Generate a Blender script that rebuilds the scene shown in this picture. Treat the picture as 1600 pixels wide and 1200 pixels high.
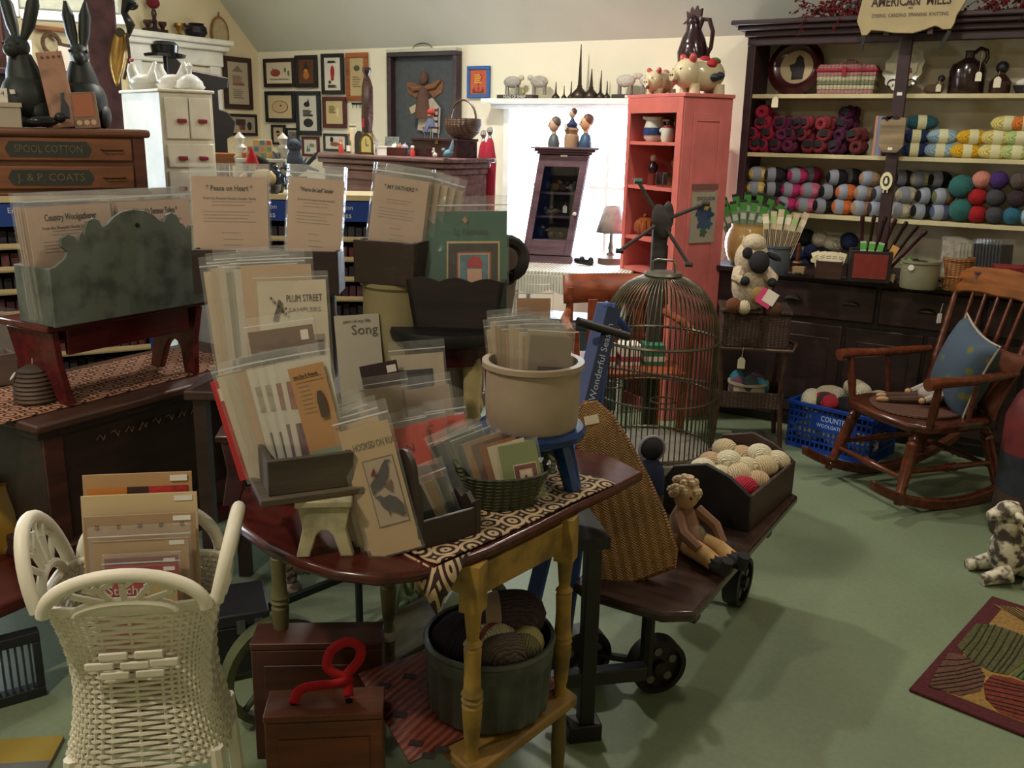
import bpy, math, random
from math import sin, cos, pi, radians as rad, atan2, sqrt
from mathutils import Matrix, Vector, Euler
random.seed(7)
for o in list(bpy.data.objects): bpy.data.objects.remove(o)
SC = bpy.context.scene
COL = SC.collection

# ------------------------------------------------------------------ camera
FPX = 1445.592                      # focal length in pixels of the 1600x1200 frame
CAMROT = ((0.85804, 0.15105, -0.49088), (0.51320, -0.21383, 0.83123), (0.02039, -0.96516, -0.26087))
EYE = Vector((0, 0, 1.55))
_v1 = Vector((-2528.0, -444.0, FPX)); _v2 = Vector((-113.0, 5350.0, FPX))
_X = -_v1.normalized(); _Z = -_v2.normalized(); _Y = _Z.cross(_X)
RW = Matrix((_X, _Y, _Z))           # camera (right, down, forward) -> world
def at(px, py, D):                  # a point of the room seen at pixel px,py, D metres deep
    return EYE + RW @ Vector(((px-800)/FPX, (py-600)/FPX, 1.0)) * D
def on(px, py, z):                  # the same on the horizontal plane at height z
    d = RW @ Vector(((px-800)/FPX, (py-600)/FPX, 1.0)); return EYE + d*((z-EYE.z)/d.z)
def aty(px, py, Y):
    d = RW @ Vector(((px-800)/FPX, (py-600)/FPX, 1.0)); return EYE + d*(Y/d.y)
def atx(px, py, X):
    d = RW @ Vector(((px-800)/FPX, (py-600)/FPX, 1.0)); return EYE + d*(X/d.x)
def mpp(p): return (RW.transposed() @ (Vector(p)-EYE)).z/FPX     # metres per pixel at a point
ORD = ('first', 'second', 'third', 'fourth', 'fifth', 'sixth', 'seventh', 'eighth', 'ninth', 'tenth', 'eleventh', 'twelfth', 'thirteenth', 'fourteenth', 'fifteenth')
RT = Vector((.861, .509, 0)); FW = Vector((-.509, .861, 0))         # horizontal viewing direction
FACE = rad(30.6)                    # turn that makes a thing's front (-y) face the camera
cam = bpy.data.cameras.new('camera'); cam.sensor_width = 36; cam.lens = 36*FPX/1600; cam.clip_start = 0.02
co = bpy.data.objects.new('camera', cam); COL.objects.link(co)
r3 = Matrix((RW @ Vector((1,0,0)), RW @ Vector((0,-1,0)), RW @ Vector((0,0,-1)))).transposed()
co.matrix_world = Matrix.Translation(EYE) @ r3.to_4x4()
SC.camera = co
# ------------------------------------------------------------------ light
SC.view_settings.view_transform = 'Standard'; SC.view_settings.look = 'None'
SC.view_settings.gamma = 1; SC.view_settings.use_curve_mapping = False
SC.view_settings.exposure = 0.0
w = bpy.data.worlds.new('sky'); SC.world = w; w.use_nodes = True
bg = w.node_tree.nodes['Background']; bg.inputs[0].default_value = (0.80, 0.92, 1.0, 1); bg.inputs[1].default_value = 24
def arealight(name, loc, rot, sx, sy, power, col, portal=False, shape='RECTANGLE'):
    l = bpy.data.lights.new(name, 'AREA'); l.shape = shape; l.size = sx; l.size_y = sy; l.energy = power; l.color = col
    if portal: l.cycles.is_portal = True
    o = bpy.data.objects.new(name, l); COL.objects.link(o); o.location = loc; o.rotation_euler = rot; return o
arealight('window_portal', (-2.68, 5.72, 1.2), (rad(-90), 0, 0), 1.5, 1.15, 1, (1,1,1), True)
arealight('side_window_portal', (-5.82, 1.75, 1.45), (0, rad(-90), 0), 1.1, 1.3, 1, (1,1,1), True)
WARM = (1.0, 0.87, 0.72)
COOL_FILL = (1.0, 0.95, 0.86)  # cool fill, added to brighten the back wall, hutch and cabinets
for x, y, z, p, c in [(-1.6, -0.1, 2.95, 40, WARM), (-4.2, 2.6, 2.95, 36, WARM), (0.1, 3.0, 2.95, 15, WARM), (-2.9, 3.9, 2.95, 52, COOL_FILL), (-0.8, 3.7, 2.95, 20, COOL_FILL), (-3.2, 0.2, 2.95, 18, WARM)]:
    arealight('ceiling_lamp_or_fill', (x, y, z), (0, 0, 0), 0.16, 0.16, p, c, shape='DISK')  # warm ones stand for ceiling lamps, cool ones are added fill

# ------------------------------------------------------------------ materials
def lin(h):
    h = h.lstrip('#'); c = [int(h[i:i+2], 16)/255 for i in (0, 2, 4)]
    return tuple((x/12.92 if x <= 0.04045 else ((x+0.055)/1.055)**2.4) for x in c)
MATS = {}
def mat(spec):
    """spec 'kind:hex' -> procedural material"""
    if spec in MATS: return MATS[spec]
    kind, hx = spec.split(':')[:2]
    c = lin(hx); m = bpy.data.materials.new(spec.replace(':', '_')); m.use_nodes = True
    nt = m.node_tree; N = nt.nodes; L = nt.links; P = N['Principled BSDF']
    tc = N.new('ShaderNodeTexCoord'); MATS[spec] = m
    def noise(scale, det=4, vec=None):
        n = N.new('ShaderNodeTexNoise'); n.inputs['Scale'].default_value = scale; n.inputs['Detail'].default_value = det
        L.new(vec or tc.outputs['Object'], n.inputs['Vector']); return n
    def ramp(fac, a, b, lo=.3, hi=.7):
        r = N.new('ShaderNodeValToRGB'); r.color_ramp.elements[0].position = lo; r.color_ramp.elements[1].position = hi
        r.color_ramp.elements[0].color = (*a, 1); r.color_ramp.elements[1].color = (*b, 1); L.new(fac, r.inputs[0]); return r
    def bump(h, s, d=.01):
        b = N.new('ShaderNodeBump'); b.inputs['Strength'].default_value = s; b.inputs['Distance'].default_value = d
        L.new(h, b.inputs['Height']); L.new(b.outputs[0], P.inputs['Normal'])
    k = lambda s: tuple(min(1, x*s) for x in c)
    if kind in ('wood', 'gloss', 'rough'):
        mp = N.new('ShaderNodeMapping'); mp.inputs['Scale'].default_value = (1.2, 9, 9); L.new(tc.outputs['Object'], mp.inputs[0])
        n = noise(3.5, 6, mp.outputs[0]); n2 = noise(5, 3)
        r = ramp(n.outputs[0], k(.55), k(1.3)); mx = N.new('ShaderNodeMix'); mx.data_type = 'RGBA'; mx.blend_type = 'MULTIPLY'; mx.inputs[0].default_value = .5
        L.new(r.outputs[0], mx.inputs[6]); L.new(ramp(n2.outputs[0], (.45,)*3, (1,)*3).outputs[0], mx.inputs[7]); L.new(mx.outputs[2], P.inputs['Base Color'])
        P.inputs['Roughness'].default_value = {'wood': .48, 'gloss': .22, 'rough': .8}[kind]
        bump(n.outputs[0], .15 if kind != 'rough' else .5, .004)
    elif kind == 'paint':
        n = noise(7, 5); L.new(ramp(n.outputs[0], k(.82), k(1.08)).outputs[0], P.inputs['Base Color']); P.inputs['Roughness'].default_value = .5; bump(n.outputs[0], .08)
    elif kind == 'worn':
        n = noise(14, 8); L.new(ramp(n.outputs[0], k(.55), k(1.15), .35, .55).outputs[0], P.inputs['Base Color']); P.inputs['Roughness'].default_value = .6; bump(n.outputs[0], .2, .004)
    elif kind in ('ceramic', 'china'):
        n = noise(9, 4); L.new(ramp(n.outputs[0], k(.88), k(1.06)).outputs[0], P.inputs['Base Color']); P.inputs['Roughness'].default_value = .18 if kind == 'china' else .35
    elif kind == 'wool':
        wv = N.new('ShaderNodeTexWave'); wv.inputs['Scale'].default_value = 55; wv.inputs['Distortion'].default_value = 6; wv.inputs['Detail'].default_value = 2
        L.new(tc.outputs['Object'], wv.inputs[0]); L.new(ramp(wv.outputs['Fac'], k(.6), k(1.15), .1, .8).outputs[0], P.inputs['Base Color'])
        P.inputs['Roughness'].default_value = .95; bump(wv.outputs['Fac'], .6, .004)
    elif kind == 'fleece':
        n = noise(60, 4); L.new(ramp(n.outputs[0], k(.7), k(1.1)).outputs[0], P.inputs['Base Color']); P.inputs['Roughness'].default_value = .95; bump(n.outputs[0], .8, .006)
    elif kind == 'cloth':
        n = noise(35, 4); L.new(ramp(n.outputs[0], k(.85), k(1.08)).outputs[0], P.inputs['Base Color']); P.inputs['Roughness'].default_value = .9; bump(n.outputs[0], .2, .002)
    elif kind == 'floral':       # printed fabric with scattered motifs
        v = N.new('ShaderNodeTexVoronoi'); v.inputs['Scale'].default_value = 13; L.new(tc.outputs['Object'], v.inputs[0])
        r = N.new('ShaderNodeValToRGB'); r.color_ramp.interpolation = 'CONSTANT'
        e = r.color_ramp.elements; e[0].color = (*lin('6f5a2a'), 1); e[1].position = .18; e[1].color = (*lin('3f5f4a'), 1)
        q = e.new(.27); q.color = (*c, 1); L.new(v.outputs['Distance'], r.inputs[0]); L.new(r.outputs[0], P.inputs['Base Color']); P.inputs['Roughness'].default_value = .9
    elif kind == 'lace':         # cream and brown overshot weave
        mp = N.new('ShaderNodeMapping'); mp.inputs['Scale'].default_value = (26, 26, 26); mp.inputs['Rotation'].default_value = (0, 0, rad(45)); L.new(tc.outputs['Object'], mp.inputs[0])
        wa = N.new('ShaderNodeTexWave'); wa.wave_type = 'RINGS'; wa.rings_direction = 'SPHERICAL'; wa.inputs['Scale'].default_value = 1.1
        vm = N.new('ShaderNodeVectorMath'); vm.operation = 'FRACTION'; sc = N.new('ShaderNodeVectorMath'); sc.operation = 'SCALE'; sc.inputs['Scale'].default_value = .7
        L.new(mp.outputs[0], sc.inputs[0]); L.new(sc.outputs[0], vm.inputs[0]); sb = N.new('ShaderNodeVectorMath'); sb.operation = 'SUBTRACT'; sb.inputs[1].default_value = (.5, .5, .5)
        L.new(vm.outputs[0], sb.inputs[0]); s2 = N.new('ShaderNodeSeparateXYZ'); L.new(sb.outputs[0], s2.inputs[0])
        cb = N.new('ShaderNodeCombineXYZ'); L.new(s2.outputs[0], cb.inputs[0]); L.new(s2.outputs[1], cb.inputs[1]); L.new(cb.outputs[0], wa.inputs[0])
        L.new(ramp(wa.outputs['Fac'], lin('2a1712'), c, .42, .5).outputs[0], P.inputs['Base Color']); P.inputs['Roughness'].default_value = .95
    elif kind == 'wicker':
        wa = N.new('ShaderNodeTexWave'); wa.bands_direction = 'Z'; wa.inputs['Scale'].default_value = 38; wa.inputs['Distortion'].default_value = 1.2
        wb = N.new('ShaderNodeTexWave'); wb.bands_direction = 'X'; wb.inputs['Scale'].default_value = 16; wb.inputs['Distortion'].default_value = .6
        L.new(tc.outputs['Object'], wa.inputs[0]); L.new(tc.outputs['Object'], wb.inputs[0])
        mu = N.new('ShaderNodeMath'); mu.operation = 'MULTIPLY'; L.new(wa.outputs['Fac'], mu.inputs[0]); L.new(wb.outputs['Fac'], mu.inputs[1])
        L.new(ramp(mu.outputs[0], k(.45), k(1.12), .02, .45).outputs[0], P.inputs['Base Color']); P.inputs['Roughness'].default_value = .6; bump(mu.outputs[0], .7, .006)
    elif kind == 'herring':      # plaited straw, herringbone
        sx = N.new('ShaderNodeSeparateXYZ'); L.new(tc.outputs['Object'], sx.inputs[0])
        pp = N.new('ShaderNodeMath'); pp.operation = 'PINGPONG'; pp.inputs[1].default_value = .014; L.new(sx.outputs[0], pp.inputs[0])
        ad = N.new('ShaderNodeMath'); ad.operation = 'ADD'; L.new(pp.outputs[0], ad.inputs[0]); L.new(sx.outputs[2], ad.inputs[1])
        ml = N.new('ShaderNodeMath'); ml.operation = 'MULTIPLY'; ml.inputs[1].default_value = 800; L.new(ad.outputs[0], ml.inputs[0])
        sn = N.new('ShaderNodeMath'); sn.operation = 'SINE'; L.new(ml.outputs[0], sn.inputs[0]); n = noise(9, 5)
        a2 = N.new('ShaderNodeMath'); a2.operation = 'MULTIPLY_ADD'; a2.inputs[1].default_value = .3; a2.inputs[2].default_value = 0; L.new(sn.outputs[0], a2.inputs[0])
        a3 = N.new('ShaderNodeMath'); a3.operation = 'ADD'; L.new(a2.outputs[0], a3.inputs[0]); L.new(n.outputs[0], a3.inputs[1])
        L.new(ramp(a3.outputs[0], k(.35), k(1.2), .25, .8).outputs[0], P.inputs['Base Color']); P.inputs['Roughness'].default_value = .55; bump(sn.outputs[0], .5, .004)
    elif kind == 'metal':
        n = noise(12, 5); L.new(ramp(n.outputs[0], k(.6), k(1.1)).outputs[0], P.inputs['Base Color']); P.inputs['Metallic'].default_value = .85; P.inputs['Roughness'].default_value = .38
    elif kind == 'iron':
        n = noise(18, 5); L.new(ramp(n.outputs[0], k(.6), k(1.2)).outputs[0], P.inputs['Base Color']); P.inputs['Metallic'].default_value = .3; P.inputs['Roughness'].default_value = .5; bump(n.outputs[0], .15, .003)
    elif kind == 'plastic':
        P.inputs['Base Color'].default_value = (*c, 1); P.inputs['Roughness'].default_value = .35
    elif kind == 'paper':
        n = noise(4, 3); L.new(ramp(n.outputs[0], k(.92), k(1.03)).outputs[0], P.inputs['Base Color']); P.inputs['Roughness'].default_value = .7
    elif kind == 'print':
        P.inputs['Base Color'].default_value = (*c, 1); P.inputs['Roughness'].default_value = .75
    elif kind == 'art':          # small printed or stitched picture
        n = noise(38, 3); n2 = N.new('ShaderNodeTexVoronoi'); n2.inputs['Scale'].default_value = 26; L.new(tc.outputs['Object'], n2.inputs[0])
        mx = N.new('ShaderNodeMix'); mx.data_type = 'RGBA'; mx.inputs[0].default_value = .45; L.new(ramp(n.outputs[0], k(.35), k(1.5), .4, .6).outputs[0], mx.inputs[6])
        L.new(ramp(n2.outputs['Distance'], k(.3), k(1.3), .1, .4).outputs[0], mx.inputs[7]); L.new(mx.outputs[2], P.inputs['Base Color']); P.inputs['Roughness'].default_value = .6
    elif kind == 'stone':
        n = noise(20, 8); L.new(ramp(n.outputs[0], lin('4a4038'), c, .42, .55).outputs[0], P.inputs['Base Color']); P.inputs['Roughness'].default_value = .85; bump(n.outputs[0], .7, .01)
    elif kind in ('sleeve', 'glass'):
        N.remove(P); t = N.new('ShaderNodeBsdfTransparent'); t.inputs[0].default_value = (*c, 1); g = N.new('ShaderNodeBsdfGlossy')
        g.inputs['Roughness'].default_value = .12 if kind == 'sleeve' else .03; g.inputs['Color'].default_value = (.9, .92, .95, 1)
        n = noise(11, 2); b = N.new('ShaderNodeBump'); b.inputs['Strength'].default_value = .5 if kind == 'sleeve' else 0; b.inputs['Distance'].default_value = .03; L.new(n.outputs[0], b.inputs['Height']); L.new(b.outputs[0], g.inputs['Normal'])
        lw = N.new('ShaderNodeLayerWeight'); pw_ = N.new('ShaderNodeMath'); pw_.operation = 'POWER'; pw_.inputs[1].default_value = 4; L.new(lw.outputs['Facing'], pw_.inputs[0]); fr = N.new('ShaderNodeMath'); fr.operation = 'MULTIPLY_ADD'; fr.inputs[1].default_value = .5; fr.inputs[2].default_value = .05; L.new(pw_.outputs[0], fr.inputs[0]); mx = N.new('ShaderNodeMixShader'); L.new(fr.outputs[0], mx.inputs[0]); L.new(t.outputs[0], mx.inputs[1]); L.new(g.outputs[0], mx.inputs[2])
        last = mx
        if kind == 'sleeve':
            df = N.new('ShaderNodeBsdfDiffuse'); df.inputs[0].default_value = (.8, .8, .8, 1); m3 = N.new('ShaderNodeMixShader'); m3.inputs[0].default_value = .05
            L.new(mx.outputs[0], m3.inputs[1]); L.new(df.outputs[0], m3.inputs[2]); last = m3
        L.new(last.outputs[0], N['Material Output'].inputs[0])
    elif kind == 'hooked':       # rug wool
        n = noise(90, 3); L.new(ramp(n.outputs[0], k(.6), k(1.2)).outputs[0], P.inputs['Base Color']); P.inputs['Roughness'].default_value = 1; bump(n.outputs[0], .9, .006)
    elif kind == 'floor':
        n = noise(1.3, 6); n2 = noise(60, 3); r = ramp(n.outputs[0], k(.8), k(1.12)); mx = N.new('ShaderNodeMix'); mx.data_type = 'RGBA'; mx.blend_type = 'MULTIPLY'; mx.inputs[0].default_value = .5
        L.new(r.outputs[0], mx.inputs[6]); L.new(ramp(n2.outputs[0], (.75,)*3, (1,)*3).outputs[0], mx.inputs[7]); L.new(mx.outputs[2], P.inputs['Base Color'])
        P.inputs['Roughness'].default_value = .42; bump(n2.outputs[0], .05, .003)
    elif kind == 'wall':
        n = noise(2, 6); n2 = noise(45, 4); L.new(ramp(n.outputs[0], k(.93), k(1.04)).outputs[0], P.inputs['Base Color']); P.inputs['Roughness'].default_value = .85; bump(n2.outputs[0], .12, .004)
    return m

# ------------------------------------------------------------------ mesh building
class B:
    def __init__(s): s.v = []; s.f = []; s.m = Matrix()
    def add(s, vs, fs):
        o = len(s.v); s.v += [s.m @ Vector(p) for p in vs]; s.f += [[o+i for i in q] for q in fs]; return s
    def box(s, x0, x1, y0, y1, z0, z1):
        return s.add([(x0,y0,z0),(x1,y0,z0),(x1,y1,z0),(x0,y1,z0),(x0,y0,z1),(x1,y0,z1),(x1,y1,z1),(x0,y1,z1)],
                     [(3,2,1,0),(4,5,6,7),(0,1,5,4),(1,2,6,5),(2,3,7,6),(3,0,4,7)])
    def bx(s, c, d, rot=(0,0,0), top=1, topy=None):
        topy = top if topy is None else topy
        m = Matrix.Translation(c) @ Euler(rot).to_matrix().to_4x4(); a, b, h = d[0]/2, d[1]/2, d[2]/2
        vs = [(-a,-b,-h),(a,-b,-h),(a,b,-h),(-a,b,-h),(-a*top,-b*topy,h),(a*top,-b*topy,h),(a*top,b*topy,h),(-a*top,b*topy,h)]
        return s.add([m @ Vector(p) for p in vs], [(3,2,1,0),(4,5,6,7),(0,1,5,4),(1,2,6,5),(2,3,7,6),(3,0,4,7)])
    def lathe(s, prof, c=(0,0,0), n=16, sx=1, sy=1, axis=None, cap=True):
        m = Matrix.Translation(c)
        if axis is not None: m = m @ Vector(axis).to_track_quat('Z', 'Y').to_matrix().to_4x4()
        vs, fs = [], []
        for r, z in prof:
            for i in range(n):
                a = 2*pi*i/n; vs.append(m @ Vector((r*cos(a)*sx, r*sin(a)*sy, z)))
        for j in range(len(prof)-1):
            for i in range(n):
                k = (i+1) % n; fs.append((j*n+i, j*n+k, (j+1)*n+k, (j+1)*n+i))
        if cap:
            if prof[0][0] > 1e-5: fs.append(tuple(range(n))[::-1])
            if prof[-1][0] > 1e-5: fs.append(tuple(range((len(prof)-1)*n, len(prof)*n)))
        return s.add(vs, fs)
    def cyl(s, a, b, r, n=10, r2=None):
        a, b = Vector(a), Vector(b); return s.lathe([(r, 0), (r if r2 is None else r2, (b-a).length)], a, n, axis=b-a)
    def turn(s, a, b, prof, n=10):          # turned spindle between a and b; prof: (t 0..1, radius)
        a, b = Vector(a), Vector(b); l = (b-a).length; return s.lathe([(r, t*l) for t, r in prof], a, n, axis=b-a)
    def tube(s, pts, r, n=6, closed=False):
        pts = [Vector(p) for p in pts]; k = len(pts); rr = r if isinstance(r, (list, tuple)) else [r]*k
        vs, fs = [], []; up = None
        for i, p in enumerate(pts):
            t = (pts[(i+1) % k]-pts[i-1]) if closed else (pts[min(i+1, k-1)]-pts[max(i-1, 0)])
            t = t.normalized() if t.length > 1e-9 else Vector((0,0,1))
            if up is None: up = t.orthogonal().normalized()
            up = (up-t*up.dot(t)); up = up.normalized() if up.length > 1e-6 else t.orthogonal().normalized()
            w_ = t.cross(up)
            for j in range(n):
                a = 2*pi*j/n; vs.append(p+(up*cos(a)+w_*sin(a))*rr[i])
        for i in range(k if closed else k-1):
            for j in range(n):
                q = (j+1) % n; i2 = (i+1) % k; fs.append((i*n+j, i*n+q, i2*n+q, i2*n+j))
        if not closed: fs += [tuple(range(n))[::-1], tuple(range((k-1)*n, k*n))]
        return s.add(vs, fs)
    def ball(s, c, r, n=12, k=8, rot=(0,0,0), pw=1):
        if not isinstance(r, (tuple, list)): r = (r, r, r)
        m = Matrix.Translation(c) @ Euler(rot).to_matrix().to_4x4(); vs, fs = [], []
        for j in range(k+1):
            ph = -pi/2+pi*j/k
            for i in range(n):
                a = 2*pi*i/n; q = lambda t: (1 if t > 0 else -1)*abs(t)**pw
                vs.append(m @ Vector((r[0]*q(cos(ph))*q(cos(a)), r[1]*q(cos(ph))*q(sin(a)), r[2]*q(sin(ph)))))
        for j in range(k):
            for i in range(n): fs.append((j*n+i, j*n+(i+1) % n, (j+1)*n+(i+1) % n, (j+1)*n+i))
        return s.add(vs, fs)
    def prism(s, out, y0, y1):              # outline in x,z extruded along y
        n = len(out); vs = [(x, y0, z) for x, z in out]+[(x, y1, z) for x, z in out]
        return s.add(vs, [tuple(range(n)), tuple(range(2*n-1, n-1, -1))]+[(i, n+i, n+(i+1) % n, (i+1) % n) for i in range(n)])
    def slab(s, out, z0, z1):               # outline in x,y extruded along z
        n = len(out); vs = [(x, y, z0) for x, y in out]+[(x, y, z1) for x, y in out]
        return s.add(vs, [tuple(range(n))[::-1], tuple(range(n, 2*n))]+[(i, (i+1) % n, n+(i+1) % n, n+i) for i in range(n)])
    def sheet(s, fn, nu, nv, th=None):      # fn(u,v) -> point
        vs = [fn(i/nu, j/nv) for j in range(nv+1) for i in range(nu+1)]; w_ = nu+1
        return s.add(vs, [(j*w_+i, j*w_+i+1, (j+1)*w_+i+1, (j+1)*w_+i) for j in range(nv) for i in range(nu)])
    def mesh(s, name):
        me = bpy.data.meshes.new(name); me.from_pydata([tuple(p) for p in s.v], [], s.f); me.update(); return me
CUBE = {}
def link(name, me, parent=None, loc=(0,0,0), rot=(0,0,0)):
    o = bpy.data.objects.new(name, me); COL.objects.link(o); o.parent = parent; o.location = loc; o.rotation_euler = rot; return o
def part(b, name, m, parent=None, loc=(0,0,0), rot=(0,0,0), sm=38, bev=0, solid=0, label=None):
    me = b.mesh(name) if isinstance(b, B) else b
    if isinstance(b, B):
        me.materials.append(mat(m))
        if sm: me.shade_smooth(); me.set_sharp_from_angle(angle=rad(sm))
    o = link(name, me, parent, loc, rot)
    if solid: q = o.modifiers.new('solid', 'SOLIDIFY'); q.thickness = solid; q.offset = 0
    if bev: q = o.modifiers.new('bevel', 'BEVEL'); q.width = bev; q.segments = 2; q.limit_method = 'ANGLE'; q.angle_limit = rad(50)
    if label: o['label'] = label
    return o
def tag(o, label, cat, group=None):
    o['label'] = label; o['category'] = cat
    if group: o['group'] = group
    return o
def thing(name, label, cat, loc=(0,0,0), rz=0, group=None, rot=None):
    o = bpy.data.objects.new(name, None); COL.objects.link(o); o.empty_display_size = .05
    o.location = loc; o.rotation_euler = rot or (0, 0, rz); return tag(o, label, cat, group)
def solo(b, name, m, label, cat, loc=(0,0,0), rz=0, group=None, **kw):
    rot = kw.pop('rot', None) or (0, 0, rz); return tag(part(b, name, m, None, loc, rot, **kw), label, cat, group)
def struct(b, name, m, **kw):
    o = part(b, name, m, **kw); o['kind'] = 'structure'; return o
def copy_tree(o, parent=None):
    c = o.copy(); COL.objects.link(c); c.parent = parent
    for ch in list(o.children): copy_tree(ch, c)
    return c
TEXTS = []
def text(sx, size, m, parent, loc, rot=(pi/2, 0, 0), name='lettering', w=None, bold=0):
    cu = bpy.data.curves.new(name, 'FONT'); cu.body = sx; cu.size = size; cu.align_x = 'CENTER'; cu.align_y = 'CENTER'; cu.extrude = .0003; cu.offset = bold; cu.resolution_u = 2
    cu.materials.append(mat(m)); o = link(name, cu, parent, loc, rot); TEXTS.append((o, w)); return o
def finish_texts():
    bpy.context.view_layer.update(); dg = bpy.context.evaluated_depsgraph_get()
    for o, w_ in TEXTS:
        me = bpy.data.meshes.new_from_object(o.evaluated_get(dg)); nm = o.name.split('.')[0]
        if w_ and len(me.vertices):
            xs = [v.co.x for v in me.vertices]; k = w_/(max(xs)-min(xs))
            for v in me.vertices: v.co.x *= k
        n = bpy.data.objects.new(nm, me); COL.objects.link(n); n.parent = o.parent; n.location = o.location; n.rotation_euler = o.rotation_euler
        bpy.data.objects.remove(o)
def arc(cx, cz, r, a0, a1, n=8, rz=None): return [(cx+r*cos(rad(a0+(a1-a0)*i/n)), cz+(rz or r)*sin(rad(a0+(a1-a0)*i/n))) for i in range(n+1)]
# ------------------------------------------------------------------ the room
XL, XR, YB, YF = -5.7, 1.7, 5.6, -2.2
ZE, ZC = 2.13, 3.05                     # eave height of the back wall, flat ceiling
YS = YB-(ZC-ZE)/0.93
struct(B().box(XL-.1, XR+.1, YF-.1, YB+.1, -.08, 0), 'floor', 'floor:788468', sm=0)
WX0, WX1, WZ0, WZ1 = -3.36, -1.92, .72, 1.72
b = B().box(XL-.1, WX0, YB, YB+.12, 0, ZE+.1).box(WX1, XR+.1, YB, YB+.12, 0, ZE+.1).box(WX0, WX1, YB, YB+.12, 0, WZ0).box(WX0, WX1, YB, YB+.12, WZ1, ZE+.1)
struct(b, 'wall_back', 'wall:ebe4cc', sm=0)
SY0, SY1, SZ0, SZ1 = 1.15, 2.35, .8, 2.1
b = B().box(XL-.12, XL, YF, SY0, 0, ZC+.1).box(XL-.12, XL, SY1, YB+.12, 0, ZC+.1).box(XL-.12, XL, SY0, SY1, 0, SZ0).box(XL-.12, XL, SY0, SY1, SZ1, ZC+.1)
struct(b, 'wall_left', 'wall:dccda4', sm=0)
struct(B().box(XR, XR+.12, YF, YB+.12, 0, ZC+.1), 'wall_right', 'wall:d8cba6', sm=0)
struct(B().box(XL-.12, XR+.12, YF-.12, YF, 0, ZC+.1), 'wall_front', 'wall:d8cba6', sm=0)
b = B().box(XL-.12, XR+.12, YF-.12, YS, ZC, ZC+.1)
b.add([(XL-.12, YS, ZC), (XR+.12, YS, ZC), (XR+.12, YB+.12, ZE-.11), (XL-.12, YB+.12, ZE-.11), (XL-.12, YS, ZC+.1), (XR+.12, YS, ZC+.1), (XR+.12, YB+.12, ZE+.0), (XL-.12, YB+.12, ZE+.0)],
      [(0,1,2,3), (7,6,5,4), (0,4,5,1), (2,6,7,3), (0,3,7,4), (1,5,6,2)])
struct(b, 'ceiling', 'wall:cfd0c4', sm=0)
def window(name, parent_loc, w_, h_, rz, cols, rows):
    t = bpy.data.objects.new(name, None); COL.objects.link(t); t.location = parent_loc; t.rotation_euler = (0, 0, rz); t['kind'] = 'structure'
    b = B().box(-w_/2-.045, -w_/2, -.02, 0, -.02, h_+.05).box(w_/2, w_/2+.045, -.02, 0, -.02, h_+.05).box(-w_/2-.045, w_/2+.045, -.02, 0, h_, h_+.05)
    part(b, 'casing', 'paint:f2f1ea', t, sm=0)
    part(B().box(-w_/2-.08, w_/2+.08, -.07, .02, -.05, -.02), 'sill', 'paint:f2f1ea', t, bev=.005)
    b = B()
    for i in range(cols+1): x = -w_/2+w_*i/cols; b.box(x-.012, x+.012, .04, .07, 0, h_)
    for j in range(rows+1): z = h_*j/rows; b.box(-w_/2, w_/2, .041, .069, z-.012, z+.012)
    part(b, 'sash_bars', 'paint:f2f1ea', t, sm=0)
    for i in range(cols):
        for j in range(rows):
            x = -w_/2+w_*i/cols; z = h_*j/rows
            part(B().box(x+.012, x+w_/cols-.012, .053, .056, z+.012, z+h_/rows-.012), 'pane', 'glass:f8fbff', t, sm=0)
    return t
window('window_1', ((WX0+WX1)/2, YB, WZ0), WX1-WX0, WZ1-WZ0, 0, 2, 2)
window('window_2', (XL, (SY0+SY1)/2, SZ0), SY1-SY0, SZ1-SZ0, rad(90), 2, 2)
struct(B().box(-3.49, -2.1, 5.42, 5.6, 1.745, 1.775).box(-3.46, -2.12, 5.5, 5.6, 1.715, 1.745), 'trim_1', 'paint:f2f1ea', bev=.004)     # shelf over the window
struct(B().box(XL, XR, YB-.018, YB, 0, .12), 'baseboard_back', 'paint:cfc5ac', sm=0)
struct(B().box(XL, XL+.018, 2.6, 4.35, 0, .12), 'baseboard_left', 'paint:cfc5ac', sm=0)
# white door with moulded casing in the left wall
t = bpy.data.objects.new('door_1', None); COL.objects.link(t); t.location = (XL, 4.78, 0); t.rotation_euler = (0, 0, rad(90)); t['kind'] = 'structure'
part(B().box(-.30, .30, -.025, .0, .01, 1.98), 'door_leaf', 'paint:e9e3d0', t, sm=0)
for z0, z1 in ((.2, .9), (1.05, 1.85)):
    part(B().box(-.2, .2, -.034, -.025, z0, z1), 'door_panel', 'paint:e2dcc8', t, bev=.006)
part(B().box(-.40, -.30, -.04, 0, 0, 2.05).box(.30, .40, -.04, 0, 0, 2.05), 'side_casing', 'paint:f0ece0', t, bev=.008)
part(B().box(-.42, .42, -.05, 0, 1.99, 2.10).box(-.45, .45, -.09, 0, 2.10, 2.14).box(-.47, .47, -.12, 0, 2.14, 2.18), 'head_casing', 'paint:f0ece0', t, bev=.008)
part(B().ball((.22, -.06, 1.0), .028).cyl((.22, -.03, 1.0), (.22, -.06, 1.0), .012), 'door_knob', 'metal:b08a4a', t)
# purple-brown timber post
p0 = at(172, 190, 4.1)
struct(B().box(-.06, .06, -.05, .05, 0, 2.95), 'trim_2', 'worn:5d3a40', loc=(p0.x, p0.y, .0), rot=(0, 0, rad(52)), bev=.006)
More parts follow.
